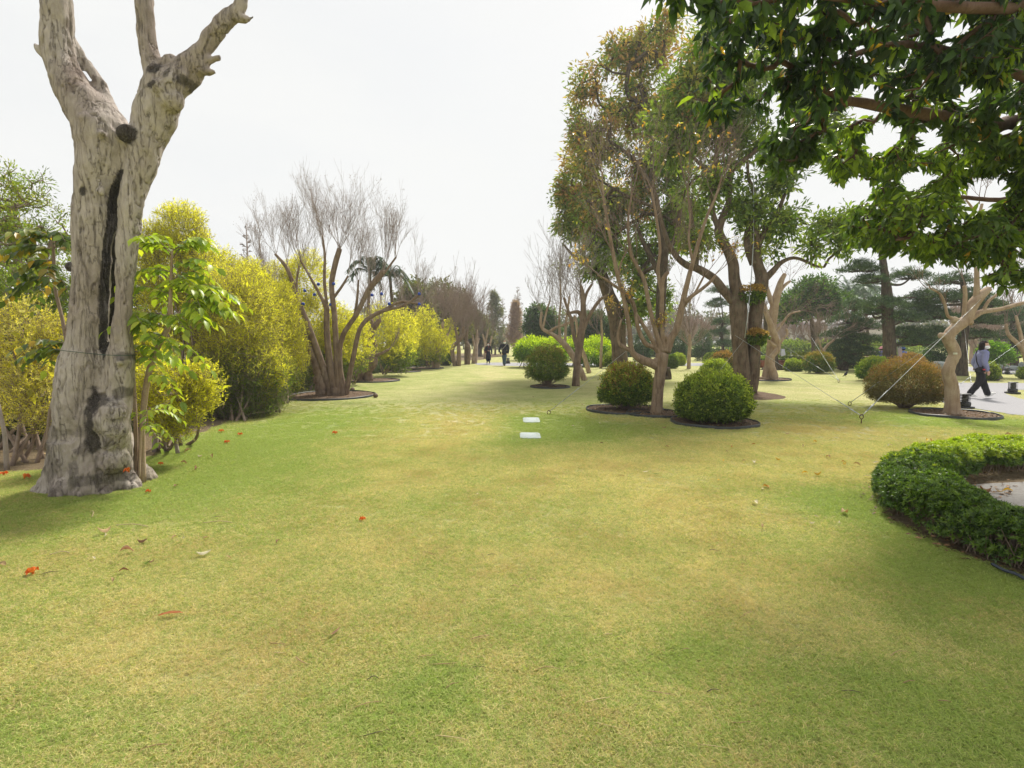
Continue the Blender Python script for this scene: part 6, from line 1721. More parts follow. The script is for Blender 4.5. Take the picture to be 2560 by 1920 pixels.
c_ = cen[i0] * (1 - f) + cen[i0 + 1] * f; n_ = unit(nrm_[i0] * (1 - f) + nrm_[i0 + 1] * f); w_ = (wid[i0] * (1 - f[:, 0]) + wid[i0 + 1] * f[:, 0])
a = gh.uniform(-.25, np.pi + .25, N_)
rr = 1 - gh.random(N_) ** 1.8 * .45
sx = np.sign(np.cos(a)) * np.abs(np.cos(a)) ** .55 * w_ * .5 * rr
sz = np.sign(np.sin(a)) * np.abs(np.sin(a)) ** .55 * rr
z = .17 + sz * (HH - .15)
back = c_[:, 1] > 6.45
z = np.where(back & (sz < .2), .2 + sz * .1, z)
p = np.c_[c_ + n_ * sx[:, None], z]
p[:, :2] += n_ * ((fbm(p * 5, 3) - .5) * .16)[:, None]
p[:, 2] += (fbm(p * 3.5 + 9, 3) - .5) * .16
k = p[:, 2] > .05
p, a, n_, c_ = p[k], a[k], n_[k], c_[k]
out = unit(np.c_[n_ * np.cos(a)[:, None], np.maximum(np.sin(a), 0) + .35])
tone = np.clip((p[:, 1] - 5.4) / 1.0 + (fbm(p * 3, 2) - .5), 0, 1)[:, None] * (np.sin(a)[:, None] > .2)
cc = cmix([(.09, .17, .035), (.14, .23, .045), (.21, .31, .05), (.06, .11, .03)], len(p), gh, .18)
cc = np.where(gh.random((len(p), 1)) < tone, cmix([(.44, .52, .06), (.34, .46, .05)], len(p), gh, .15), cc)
near = np.argsort(np.linalg.norm(p - [0, 0, CAMZ], axis=1) + (np.sin(a) < 0) * 5)
near = near[:300]
rest = np.setdiff1d(np.arange(len(p)), near)
def sprig_mesh(g, col):
    mb = MB()
    n = 8
    az = np.linspace(0, 2 * np.pi, n, endpoint=False) + g.random(n)
    el = g.uniform(.2, 1.1, n)
    d = np.c_[np.cos(az) * np.cos(el), np.sin(az) * np.cos(el), np.sin(el)]
    leaves(mb, np.zeros((n, 3)) + [0, 0, .0], d, UP + .01, .042 * g.uniform(.7, 1.2, n), .0125, LEAF5, np.array(col) * np.exp(g.normal(0, .15, (n, 1))))
    return mb
var = []
for q in range(10):
    m_ = sprig_mesh(gh, cc[near[q]])
    V_, F_, C_ = m_.arrays(); me = make_mesh("sprig", V_, F_, C_, False); me.materials.append(M_GLOSSY); var.append(me)
org = np.array(ORG[hr.name])
def frame(o):
    z = o / np.linalg.norm(o); x = np.cross([.3, .9, .1], z); x /= np.linalg.norm(x)
    return np.c_[x, np.cross(z, x), z]
for j, q in enumerate(near):
    o = bpy.data.objects.new("sprig", var[j % 10]); COL.objects.link(o); o.parent = hr
    m = np.eye(4); m[:3, :3] = frame(unit(out[q] + gh.normal(size=3) * .3)) * gh.uniform(.8, 1.25); m[:3, 3] = p[q] - org
    o.matrix_local = Matrix(m.tolist())
mb = MB()
m = 8
q = rest
O = unit(out[q] + gh.normal(size=(len(q), 3)) * .3)
X = unit(np.cross([.3, .9, .1], O)); Yv = np.cross(O, X)
az = (np.arange(m)[None] * 2 * np.pi / m + gh.random((len(q), 1)) * 6 + gh.normal(0, .2, (len(q), m)))[..., None]; el = gh.uniform(.15, 1.1, (len(q), m, 1))
d = (np.cos(az) * X[:, None] + np.sin(az) * Yv[:, None]) * np.cos(el) + O[:, None] * np.sin(el)
leaves(mb, np.repeat(p[q], m, 0), d.reshape(-1, 3), np.repeat(O, m, 0) + .02, .042 * gh.uniform(.7, 1.2, len(q) * m), .0125, LEAF5, np.repeat(cc[q], m, 0) * np.exp(gh.normal(0, .12, (len(q) * m, 1))))
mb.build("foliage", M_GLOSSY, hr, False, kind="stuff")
stm = MB()
ns = 1100
i = gh.uniform(0, len(cen) - 1.01, ns); i0 = i.astype(int)
c_ = cen[i0]; n_ = nrm_[i0]
s = np.c_[c_ + n_ * gh.uniform(-.35, .35, (ns, 1)) * wid[i0][:, None] + gh.normal(size=(ns, 2)) * .03, np.zeros(ns)]
e = s + np.c_[gh.normal(size=(ns, 2)) * .05, gh.uniform(.16, .30, ns)]
md = (s + e) / 2 + gh.normal(size=(ns, 3)) * .012
tubes(stm, np.stack([s, md, e], 1), np.tile([[.005, .004, .002]], (ns, 1)), 4)
stm.build("stems", M_TWIG, hr, True, kind="stuff")
# ================================================================== PEOPLE
def rotz(v, a):
    c, s = math.cos(a), math.sin(a)
    v = np.asarray(v, float)
    return np.stack([v[..., 0] * c - v[..., 1] * s, v[..., 0] * s + v[..., 1] * c, v[..., 2]], -1)
def chain(mb, pts, rad, s=12, n=4):
    q = catmull(np.c_[np.array(pts, float), np.array(rad, float)], n)
    tube(mb, q[:, :3], np.maximum(q[:, 3], .002), s)
    for p, r in ((q[0], q[0][3]), (q[-1], q[-1][3])):
        ball(mb, p[:3], max(r, .003) * .98, 10, 7)
def hand(mb, w, d, side, palm, H=1.6):
    """w wrist, d forearm dir, palm normal; five fingers curled a little"""
    d = unit(np.array(d, float)); palm = unit(np.array(palm, float)); s = np.cross(d, palm) * side
    k = H / 1.6
    ball(mb, w + d * .045 * k, .034 * k, 10, 7, (1, 1, 1), rot=np.c_[d * 1.25, s * 1.0, palm * .5])
    ball(mb, w + d * .01 * k, .024 * k, 8, 6)
    for i, (o, L) in enumerate([(-.026, .058), (-.009, .068), (.009, .064), (.026, .05)]):
        b = w + d * .075 * k + s * o * k
        chain(mb, [b - d * .02 * k, b, b + d * L * .45 * k + palm * .006 * k, b + d * L * .8 * k + palm * .022 * k, b + d * L * .95 * k + palm * .036 * k], [.0085 * k, .0085 * k, .008 * k, .0075 * k, .006 * k], 7, 2)
    b = w + d * .02 * k - s * .025 * k
    chain(mb, [b, b - s * .022 * k + d * .025 * k + palm * .01 * k, b - s * .026 * k + d * .05 * k + palm * .02 * k, b - s * .018 * k + d * .07 * k + palm * .028 * k], [.012 * k, .011 * k, .009 * k, .007 * k], 7, 2)
SKIN = plain("skin", (.55, .34, .25), .55, .35, 0, 20, .08)
def cloth(name, col, bump=.3, nsc=60):
    return plain(name, col, .85, .15, 0, nsc, .15, bump)
def person(label, loc, head, H, J, wear, vox=.009, seed=0, facedir=None):
    """J joints in body frame (forward +X, left +Y); wear dict of clothing"""
    root = thing("person", label, "person", tuple(loc))
    root["kind"] = "thing"
    o = np.array(loc)
    def W(p):
        return rotz(np.array(p, float) * H, head) + o
    def Wd(v):
        return unit(rotz(np.array(v, float), head))
    def rm(b, v, name, mat, parent=root, sm=2, wr=0):
        V, F, N = remesh(b, v, sm)
        if wr:
            V = V + N * ((fbm(V * [9, 9, 14] + seed, 3) - .5) * wr)[:, None]
        m = MB(); m.add(V, F)
        return m.build(name, mat, parent, True)
    j = {k: np.array(v, float) for k, v in J.items()}
    hipc = (j['hipL'] + j['hipR']) / 2; shc = (j['shL'] + j['shR']) / 2
    b = MB()
    w = lambda p: W(p)
    chain(b, [w(hipc + [0, 0, .0]), w(hipc * .6 + shc * .4), w(shc + [0, 0, -.03]), w(shc + [0, 0, .02]), w(j['neck'])], [.085 * H, .072 * H, .08 * H, .045 * H, .03 * H], 14)
    chain(b, [w(j['shL']), w(shc + [0, 0, .01]), w(j['shR'])], [.036 * H, .05 * H, .036 * H], 12)
    for s in 'LR':
        chain(b, [w(hipc), w(j['hip' + s]), w(j['kn' + s]), w(j['an' + s])], [.07 * H, .06 * H, .034 * H, .022 * H])
        chain(b, [w(j['sh' + s]), w(j['el' + s]), w(j['wr' + s])], [.031 * H, .024 * H, .016 * H])
        fd = j['wr' + s] - j['el' + s]
        hand(b, w(j['wr' + s]), Wd(fd), 1 if s == 'L' else -1, Wd(J.get('palm' + s, (0, -1 if s == 'L' else 1, 0))), H)
        a = j['an' + s]; t = J.get('toe' + s, (.11, 0, -.03))
        chain(b, [w(a), w(a + np.array(t) * .3 + [0, 0, -.008]), w(a + np.array(t))], [.022 * H, .02 * H, .014 * H])
    hd = j['head']; nk = j['neck']
    chain(b, [w(nk - [0, 0, .02]), w(hd - [0.005, 0, .045])], [.03 * H, .032 * H])
    fdv = Wd(facedir if facedir is not None else (1, 0, 0)); sd = np.cross(UP, fdv)
    Rm = np.c_[fdv, sd, UP]
    hc = w(hd)
    ball(b, hc, .0625 * H, 20, 14, (1.0, .82, 1.12), rot=Rm)
    ball(b, hc + fdv * .018 * H - UP * .036 * H, .042 * H, 14, 10, (.9, .8, .9), rot=Rm)
    chain(b, [hc + fdv * .060 * H + UP * .008 * H, hc + fdv * .074 * H - UP * .014 * H], [.006 * H, .009 * H], 8, 2)      # nose
    for s in (-1, 1):
        ball(b, hc + sd * s * .052 * H - UP * .004 * H, .014 * H, 8, 6, (.8, .4, 1.2), rot=Rm)
    rm(b, vox, "body", SKIN, sm=2)
    e = MB()
    for s in (-1, 1):
        ball(e, hc + fdv * .057 * H + sd * s * .021 * H + UP * .004 * H, .0075 * H, 8, 6, (.6, 1.3, .7), rot=Rm)
    e.build("eyes", M_BLACKPAINT, root)
    if 'mask' in wear:
        m = MB()
        ball(m, hc + fdv * .026 * H - UP * .030 * H, .050 * H, 18, 12, (1.06, .98, .78), rot=Rm)
        V, F, C = m.arrays()
        loc_ = (V - hc) @ Rm
        keep = loc_[:, 0] > .012 * H
        F = F[keep[F].all(1)]
        m2 = MB(); m2.add(V, F)
        m2.build("face_mask", cloth("white_mask", wear['mask'], .2), root)
    h = MB()
    col = wear['hair']
    if wear.get('hairlen', 0) > 0:
        ball(h, hc + UP * .012 * H - fdv * .010 * H, .0665 * H, 20, 14, (1.0, .9, 1.08), rot=Rm)
        Lh = wear['hairlen'] * H
        for q in range(15):
            a = np.pi * (.36 + .64 * q / 7) if q < 8 else -np.pi * (.36 + .64 * (q - 7) / 7)
            dr = fdv * math.cos(a) + sd * math.sin(a)
            p0 = hc + dr * .052 * H + UP * .03 * H
            fl = fdv * .012 * H * wear.get('sweep', 0)
            chain(h, [p0, p0 + dr * .008 * H - UP * Lh * .4, p0 + dr * .012 * H - UP * Lh * .8 + fl, p0 + dr * .004 * H - UP * Lh + fl * 2], [.018 * H, .018 * H, .014 * H, .004 * H], 8, 2)
        V, F, N = remesh(h, vox, 2)
        loc_ = (V - hc) @ Rm
        # open the face
        face = (loc_[:, 0] > .022 * H) & (np.abs(loc_[:, 1]) < .050 * H) & (loc_[:, 2] < .040 * H)
        keep = ~face
        F = F[keep[F].all(1)]
        V = V + N * ((fbm(np.c_[V[:, 0] * 60, V[:, 1] * 60, V[:, 2] * 8], 2) - .5) * .01)[:, None]
        m = MB(); m.add(V, F); m.build("hair", cloth("hair_dark", col, .5, 90), root)
    else:
        ball(h, hc + UP * .016 * H - fdv * .012 * H, .0635 * H, 18, 12, (1.0, .87, 1.03), rot=Rm)
        V, F, C = h.arrays()
        loc_ = (V - hc) @ Rm
        keep = ~((loc_[:, 0] > .02 * H) & (loc_[:, 2] < .048 * H)) & (loc_[:, 2] > -.02 * H)
        F = F[keep[F].all(1)]
        m = MB(); m.add(V, F); m.build("hair", cloth("hair_grey", col, .5, 90), root)
    # trousers
    t = MB()
    tr = wear['trouser_r']
    chain(t, [w(hipc + [0, 0, .05]), w(hipc), w(hipc - [0, 0, .03])], [.080 * H, .086 * H, .075 * H], 16)
    for s in 'LR':
        an = j['an' + s]; kn = j['kn' + s]
        chain(t, [w(hipc * .5 + j['hip' + s] * .5 + [0, 0, .01]), w(j['hip' + s] * .5 + kn * .5), w(kn), w(kn * .4 + an * .6), w(an + (kn - an) * .06)], [.066 * H, tr[0] * H, tr[1] * H, tr[2] * H, tr[3] * H], 14)
    rm(t, vox, "trousers", cloth("trousers", wear['trousers']), sm=2, wr=.02)
    # top
    u = MB()
    f = wear.get('top_fit', 1.0)
    lowz = wear.get('top_low', .05)
    pts = [hipc + [0, 0, lowz], hipc + [0, 0, max(lowz, .0) + .03], hipc * .55 + shc * .45, shc + [0, 0, -.04], shc + [0, 0, .015], nk + [0, 0, .0]]
    rr = [.090 * f, .090 * f, .083 * f, .085 * f, .058, .036]
    if lowz < 0:
        pts = [hipc + [0, 0, lowz], hipc + [0, 0, lowz * .5], hipc + [0, 0, .05]] + pts[2:]
        rr = [.115 * f, .105 * f, .09 * f] + rr[2:]
    chain(u, [w(p) for p in pts], [r_ * H for r_ in rr], 16)
    chain(u, [w(j['shL']), w(shc + [0, 0, .012]), w(j['shR'])], [.043 * H, .056 * H, .043 * H], 12)
    ar = wear['sleeve']
    for s in 'LR':
        a, b_, c_ = j['sh' + s], j['el' + s], j['wr' + s]
        chain(u, [w(a), w(a * .5 + b_ * .5), w(b_), w(b_ * .4 + c_ * .6), w(c_ + (b_ - c_) * .12)], [ar[0] * H, ar[1] * H, ar[2] * H, ar[3] * H, ar[4] * H], 12)
    top = rm(u, vox, wear['top_name'], cloth("top_cloth", wear['top'], .6, 90), sm=2, wr=.022)
    if 'collar' in wear:
        m = MB(); chain(m, [w(nk + [.02, 0, -.012]), w(nk + [.035, 0, -.045])], [.03 * H, .018 * H]); rm(m, vox, "collar", cloth("white_shirt", wear['collar']))
    sh = MB()
    for s in 'LR':
        a = j['an' + s]; tt = np.array(J.get('toe' + s, (.11, 0, -.03)))
        hl = a - tt * .25 + [0, 0, -.022] + [0, 0, tt[2] * -.6 if tt[2] > -.02 else 0]
        m = MB()
        chain(m, [w(a + [-.018, 0, -.020]), w(a + tt * .35 + [0, 0, -.012]), w(a + tt * .8 + [0, 0, .002]), w(a + tt * 1.12 + [0, 0, .0])], [.026 * H, .027 * H, .024 * H, .014 * H])
        V, F, N = remesh(m, vox, 1)
        zm = V[:, 2].min()
        V[:, 2] = np.maximum(V[:, 2], zm + .006)
        m = MB(); m.add(V, F); m.build("shoe", cloth("shoe_cloth", wear['shoe']), root)
    if 'bag' in wear:
        bc = np.array(wear['bag'])
        m = MB()
        ball(m, w(bc), .075 * H, 14, 10, (1.05, .45, .72), rot=np.c_[Wd((1, 0, 0)), Wd((0, 1, 0)), UP])
        ball(m, w(bc + [0, 0, -.02]), .075 * H, 14, 10, (1.1, .5, .5), rot=np.c_[Wd((1, 0, 0)), Wd((0, 1, 0)), UP])
        bo = rm(m, vox, "shoulder_bag", cloth("bag_leather", wear['bag_col'], .3))
        if 'patch' in wear:
            m = MB(); ball(m, w(bc + np.array(wear['patch'][0])), .018 * H, 10, 7, (1.4, .6, .8), rot=Rm)
            m.build("bag_patch", cloth("bag_patch", wear['patch'][1]), bo)
        st = [w(np.array(p)) for p in wear['strap']]
        q = catmull(np.array(st), 8)
        m = MB()
        tube(m, q, .008 * H, 6, cap=False)
        m.build("strap", cloth("strap_" + label[:4], wear['strap_col']), bo)
    return root
# the woman walking to the right along the path
wl = G(2447, 996)
person("woman in lavender blue sweater and white mask walking along the pale path", (wl[0], wl[1], .008), -.22, 1.62,
       dict(hipL=(0, .052, .50), hipR=(0, -.052, .50), knL=(.075, .055, .285), knR=(-.045, -.05, .275), anL=(.165, .06, .062), anR=(-.175, -.05, .072), toeL=(.10, 0, .022), toeR=(.092, 0, -.030),
            shL=(.005, .098, .795), shR=(.005, -.098, .795), elL=(-.035, .135, .63), elR=(-.02, -.135, .63), wrL=(.02, .13, .49), wrR=(.035, -.125, .485), neck=(.012, 0, .845), head=(.03, 0, .925), palmL=(0, -1, 0), palmR=(0, 1, 0)),
       dict(hair=(.018, .013, .012), hairlen=.155, mask=(.85, .86, .86), trousers=(.022, .022, .026), trouser_r=(.062, .054, .05, .048), top=(.235, .25, .42), top_name="sweater", top_fit=1.04, top_low=.035, sleeve=(.046, .046, .045, .04, .03),
            shoe=(.80, .79, .76), collar=(.85, .85, .83), bag=(-.085, -.135, .50), bag_col=(.02, .02, .022), patch=((.035, -.045, .01), (.45, .06, .08)), strap=[(-.06, -.14, .54), (.02, -.112, .66), (.09, -.03, .765), (.055, .065, .835), (-.05, .055, .82), (-.1, -.05, .66), (-.10, -.13, .55)], strap_col=(.02, .02, .022)),
       .009, 1, facedir=(.66, -.75, -.02))
ml = G(1261, 914.5)
person("man in dark jacket and blue jeans walking on the distant lawn", tuple(ml), -1.57, 1.72,
       dict(hipL=(0, .05, .50), hipR=(0, -.05, .50), knL=(.05, .035, .28), knR=(-.03, -.04, .275), anL=(.06, .012, .05), anR=(-.10, -.03, .07), toeL=(.09, 0, -.03), toeR=(.08, 0, -.045),
            shL=(0, .12, .80), shR=(0, -.12, .80), elL=(-.02, .15, .63), elR=(.01, -.19, .65), wrL=(.03, .145, .48), wrR=(.06, -.21, .53), neck=(.01, 0, .85), head=(.015, .01, .93)),
       dict(hair=(.09, .08, .075), hairlen=0, mask=(.8, .82, .82), trousers=(.06, .10, .16), trouser_r=(.056, .046, .042, .036), top=(.015, .016, .025), top_name="jacket", top_fit=1.15, top_low=.0, sleeve=(.05, .048, .044, .038, .03),
            shoe=(.10, .06, .035), bag=(.02, -.15, .51), bag_col=(.03, .025, .025), strap=[(.03, -.14, .55), (.11, -.07, .66), (.095, .03, .77), (.04, .08, .85)], strap_col=(.5, .45, .40)), .013, 2)
fl = G(1221, 911)
person("woman in a knee length black coat with a dark red bag, walking beside the man", tuple(fl), -1.50, 1.57,
       dict(hipL=(0, .05, .50), hipR=(0, -.05, .50), knL=(.04, .05, .28), knR=(-.02, -.055, .275), anL=(.05, .05, .055), anR=(-.05, -.06, .06), toeL=(.09, .01, -.03), toeR=(.08, -.01, -.04),
            shL=(0, .10, .79), shR=(0, -.10, .79), elL=(-.02, .15, .62), elR=(.0, -.15, .62), wrL=(.02, .155, .47), wrR=(.13, -.03, .62), neck=(.01, 0, .84), head=(.02, 0, .92)),
       dict(hair=(.014, .012, .012), hairlen=.10, mask=(.82, .82, .84), trousers=(.014, .014, .018), trouser_r=(.045, .034, .03, .026), top=(.015, .016, .028), top_name="coat", top_fit=1.05, top_low=-.26, sleeve=(.045, .043, .04, .036, .03),
            shoe=(.5, .48, .5), collar=(.30, .10, .10), bag=(.10, -.12, .57), bag_col=(.14, .03, .035), strap=[(.10, -.10, .60), (.10, .0, .72), (.05, .08, .82)], strap_col=(.12, .03, .03)), .013, 3)
# seated visitors half hidden behind the bushes
def seated(label, px, py, y0, H, top, hair, hat=None, seed=0, kneel=True):
    l = np.array([P(px, py, y0)[0], y0, 0])
    z = .43
    r = person(label, tuple(l), 1.3, H,
           dict(hipL=(0, .052, .30), hipR=(0, -.052, .30), knL=(.22, .07, .31), knR=(.22, -.07, .31), anL=(.23, .07, .06), anR=(.23, -.07, .06),
                shL=(.01, .10, .585), shR=(.01, -.10, .585), elL=(.07, .13, .43), elR=(.07, -.13, .43), wrL=(.17, .08, .37), wrR=(.17, -.08, .37), neck=(.02, 0, .64), head=(.035, 0, .72)),
           dict(hair=hair, hairlen=.06, trousers=(.03, .03, .06), trouser_r=(.056, .046, .042, .036), top=top, top_name="jacket", top_fit=1.1, top_low=.03, sleeve=(.048, .046, .042, .038, .03), shoe=(.1, .1, .1)), .016, seed)
    if hat:
        hc = l + rotz(np.array((.035, 0, .745)) * H, 1.3)
        m = MB()
        lathe(m, hc, [(.0, .085 * H), (.035 * H, .08 * H), (.062 * H, .05 * H), (.07 * H, .01 * H), (.115 * H, -.012 * H), (.112 * H, -.018 * H), (.066 * H, 0)], 20)
        m.build("hat", cloth("hat_cloth", hat), r)
    m = MB()
    x, y = l[0], l[1]
    box(m, (x - .0, y, .36 * H - .16), (1.2, .36, .07), (.3, .22, .14))
    for dx in (-.5, .5):
        for dy in (-.12, .12):
            box(m, (x + dx, y + dy, (.36 * H - .195) / 2), (.05, .05, .36 * H - .195), (.3, .22, .14))
    return m, l
mm, l = seated("visitor in a pale pink patterned top seated in the distance left of the straight pine", 2179, 905, 34, 1.6, (.62, .50, .48), (.015, .013, .012), None, 4)
b1 = thing("bench", "low wooden bench under the visitor in pale pink", "bench", tuple(l)); mm.build("seat", M_VCOL, b1, False)
mm, l = seated("visitor with a pink sun hat sitting beside the straight pine trunk", 2203, 905, 34, 1.6, (.20, .18, .45), (.02, .015, .015), (.72, .32, .36), 5)
b1 = thing("bench", "low wooden bench under the visitor with the pink hat", "bench", tuple(l)); mm.build("seat", M_VCOL, b1, False)
mm, l = seated("visitor in blue with a dark cap right of the leaning banner", 2257, 905, 33, 1.6, (.06, .18, .55), (.015, .013, .012), (.05, .10, .28), 6)
b1 = thing("bench", "low wooden bench under the visitor in blue", "bench", tuple(l)); mm.build("seat", M_VCOL, b1, False)
# ================================================================== GUY WIRES AND ANCHORS
def anchor(label, px, py, tall, size=.05):
    c = G(px, py)
    root = thing("ground_anchor", label, "anchor", tuple(c), "eye anchors for the guy wires")
    m = MB()
    tube(m, [c - [0, 0, .03], c + [0, 0, tall]], .009, 8)
    m.build("shaft", M_RUST, root)
    m = MB()
    e = c + [0, 0, tall + size]
    a = np.linspace(0, 2 * np.pi, 21)
    tube(m, np.array([e + np.array([math.sin(t) * size * .8, 0, math.cos(t) * size]) for t in a]), .008, 7, cap=False)
    m.build("eye", M_RUST, root)
    return e + [0, 0, size * .3]
def guy(label, a, b, r=.004, tb=.16, grip=.45):
    a, b = np.array(a), np.array(b)
    root = thing("guy_wire", label, "guy wire", tuple(a), "steel guy wires bracing the trees")
    d = unit(b - a); L = np.linalg.norm(b - a)
    m = MB()
    t = np.linspace(0, 1, 12)[:, None]
    pts = a * (1 - t) + b * t; pts[:, 2] -= .012 * L * .2 * np.sin(np.pi * t[:, 0])
    tube(m, pts, r, 6, cap=True)
    m.build("cable", M_STEEL, root)
    s = unit(np.cross(d, UP)); u = np.cross(s, d)
    p0, p1 = a + d * tb, a + d * (tb + .24)
    for k in (-1, 1):
        m = MB(); tube(m, [p0 + s * k * .011, p1 + s * k * .011], .0045, 6); m.build("turnbuckle_bar", M_STEEL, root)
    m = MB()
    tube(m, [a, a + d * tb], .007, 6); tube(m, [p1, p1 + d * grip], .008, 6)
    m2 = remesh(m, .005, 1) if False else None
    m.build("grip", M_STEEL, root)
def on_tree(px, py, y): return P(px, py, y)
Ytw = G(2385, 1037)[1]
e1 = anchor("tall rusty eye anchor where two wires meet in the lawn", 2153, 1060, .10, .045)
e2 = anchor("low eye anchor just left of the bronze dome bush", 2124, 1015, .01, .05)
e3 = anchor("eye anchor in the far lawn holding two slack wires", 2097, 957, .02, .05)
e4 = anchor("round eye anchor in the lawn left of the loose round bush", 1372, 1036, .0, .045)
guy("long wire from the tall anchor up left to the largest trunk", e1, P(1838, 838, yt - .5))
guy("upper wire from the tall anchor up right to the twisted pale tree", e1, P(2452, 748, Ytw - .1), .0045)
guy("wire from the low anchor by the bronze dome up to the twisted pale tree", e2, P(2425, 790, Ytw - .1))
guy("right of the two wires from the far lawn anchor going up left", e3, P(2028, 842, 31), .005, grip=.6)
guy("left of the two wires from the far lawn anchor going up left", e3, P(1938, 850, yb + .2), .005, grip=.6)
guy("wire from the left lawn anchor up right to the front forked tree", e4, P(1628, 828, y2), .004)
e5 = anchor("small eye anchor behind the far round dark bush", 1468, 927, .01, .05)
guy("thin wire rising left behind the leaning stout trunk", e5, P(1520, 800, 27), .004)
e6 = anchor("eye anchor beside the layered leaning pine", 2108, 922, .02, .06)
guy("steep wire up to the layered leaning pine trunk", e6, P(2140, 830, 29.6), .007, grip=.8)
guy("thin wire crossing up right behind the walking woman", P(2395, 955, 19) * [1, 1, 0] + [0, 0, .04], P(2600, 820, 21), .004)
guy("steep thin wire down from the pine behind the twisted tree", P(2432, 912, 19.5) * [1, 1, 0] + [0, 0, .03], P(2408, 800, YR(939) - .3), .004)
guy("wire up from behind the largest dome bush to the twin trunk", P(1750, 960, 15.5) * [1, 1, 0] + [0, 0, .03], P(1860, 850, yt - .45), .004)
# vertical conduit on the big tree
m = MB()
tube(m, np.array([P(1862, 845, yt - .55), P(1868, 800, yt - .55), P(1878, 700, yt - .5), P(1884, 600, yt - .4), P(1884, 440, yt - .4)]), .014, 8)
tag(m.build("cable_conduit", M_STEEL, org=P(1862, 845, yt - .55)), "thin grey conduit running up between the twin trunks of the largest tree", "conduit")
# ================================================================== GARDEN LAMPS
def lamp(label, px, py, y0=None, s=1.0, kind=0):
    c = G(px, py) if y0 is None else np.array([P(px, py, y0)[0], y0, 0])
    root = thing("garden_lamp", label, "lamp", tuple(c), "low black garden lamps by the path")
    m = MB(); box(m, c + [0, 0, .03 * s], (.30 * s, .30 * s, .06 * s)); m.build("base", M_BLACKPAINT, root, False)
    m = MB(); lathe(m, c + [0, 0, .06 * s], [(0, 0), (.125 * s, 0), (.135 * s, .03 * s), (.135 * s, .10 * s), (.12 * s, .12 * s), (0, .12 * s)], 24); m.build("body", M_BLACKPAINT, root)
    m = MB(); lathe(m, c + [0, 0, .18 * s], [(0, 0), (.06 * s, 0), (.06 * s, .2 * s), (0, .2 * s)], 16); m.build("diffuser", plain("frosted_diffuser", (.5, .5, .48), .4), root)
    for k in range(4):
        m = MB(); lathe(m, c + [0, 0, (.205 + .042 * k) * s], [(.07 * s, .008), (.125 * s, 0), (.128 * s, .006), (.07 * s, .02)], 24); m.build("louvre", M_BLACKPAINT, root)
    for k in range(3):
        a = k * 2.094 + .4
        m = MB(); tube(m, [c + [math.cos(a) * .11 * s, math.sin(a) * .11 * s, .17 * s], c + [math.cos(a) * .11 * s, math.sin(a) * .11 * s, .385 * s]], .008, 6); m.build("post", M_BLACKPAINT, root)
    m = MB(); lathe(m, c + [0, 0, .375 * s], [(0, 0), (.14 * s, 0), (.145 * s, .012), (.12 * s, .024), (0, .03)], 24); m.build("cap", M_BLACKPAINT, root)
lamp("black louvred garden lamp directly right of the twisted pale trunk", 2411, 1021, s=.9)
lamp("black louvred garden lamp on the grass island across the path", 2531, 984, s=.9)
lamp("black garden lamp half hidden behind the twisted trunk at the far path edge", 2364, 963, s=.9)
lamp("small dark lamp box on the lawn right of the walking man", 1270, 909, s=1.1)
lamp("tiny garden lamp in the far lawn near the stones", 2518, 936, s=.8)
# ================================================================== STONES
M_STONE = soil_mat("grey_green_stone", (.20, .22, .21), (.32, .35, .33), (.46, .48, .46), .5)
M_STONE2 = soil_mat("brown_grey_stone", (.16, .15, .14), (.26, .25, .23), (.38, .37, .35), .5)
def rock(label, px, py, w, h, seed, mat, y0=None, lean=0, d=None, flat=0):
    c = G(px, py) if y0 is None else np.array([P(px, py, y0)[0], y0, 0])
    y = c[1]; rx = w * y / FPX / 2; hz = h * y / FPX
    m = MB()
    ball(m, (0, 0, 0), 1.0, 28, 18)
    V, F, C = m.arrays()
    V = V * (1 + .5 * (fbm(V * 1.3 + seed, 3)[:, None] - .5) * 2)
    # chiselled facets
    g = np.random.default_rng(seed)
    for k in range(9):
        n = rdir(1, g)[0]; o = g.uniform(.62, .8)
        dd = V @ n - o
        V = V - np.maximum(dd, 0)[:, None] * n * .9
    V[:, 2] -= V[:, 2].min(); V[:, 2] /= V[:, 2].max()
    V[:, 0] += V[:, 2] * lean
    V[:, 0] /= np.abs(V[:, 0]).max(); V = V * [rx, (d or rx * .8), hz * 1.06] + [0, 0, -.05 * hz]
    V += (fbm(V * 14, 3)[:, None] - .5) * .04
    m = MB(); m.add(V + c, F)
    tag(m.build("rock", mat, org=c, smooth=False), label, "rock")
rock("large grey green slanting rock right of the bronze dome bush", 2337, 951, 46, 48, 1, M_STONE, lean=.45)
rock("low brown grey rock beside the small round bush behind the woman", 2493, 951, 42, 18, 2, M_STONE2, lean=-.3)
rock("long pale block stone at the right, left of the pine foot", 2503, 926, 46, 18, 3, M_STONE)
rock("pale stone right of the pine foot", 2530, 926, 30, 12, 4, M_STONE)
rock("upright squarish grey stone at the right", 2552, 926, 16, 22, 5, M_STONE)
rock("low flat stone left of the block stone", 2484, 925, 30, 10, 6, M_STONE2)
# ================================================================== DISTANT BITS
def planter(label, px, py, w, h, y0):
    c = np.array([P(px, py, y0)[0], y0, 0])
    root = thing("brick_planter", label, "planter", tuple(c))
    W = w * y0 / FPX; H = h * y0 / FPX
    m = MB(); box(m, c + [0, .4, H / 2 - .02], (W, .8, H - .04)); m.build("wall", plain("red_brick", (.33, .12, .07), .9, .2, 0, 25, .3, .3), root, False)
    m = MB(); box(m, c + [0, .4, H], (W + .08, .88, .06)); m.build("coping", plain("red_coping", (.38, .16, .10), .8), root, False)
planter("low red brick planter wall seen either side of the pale buttressed tree", 1935, 915, 56, 17, 33)
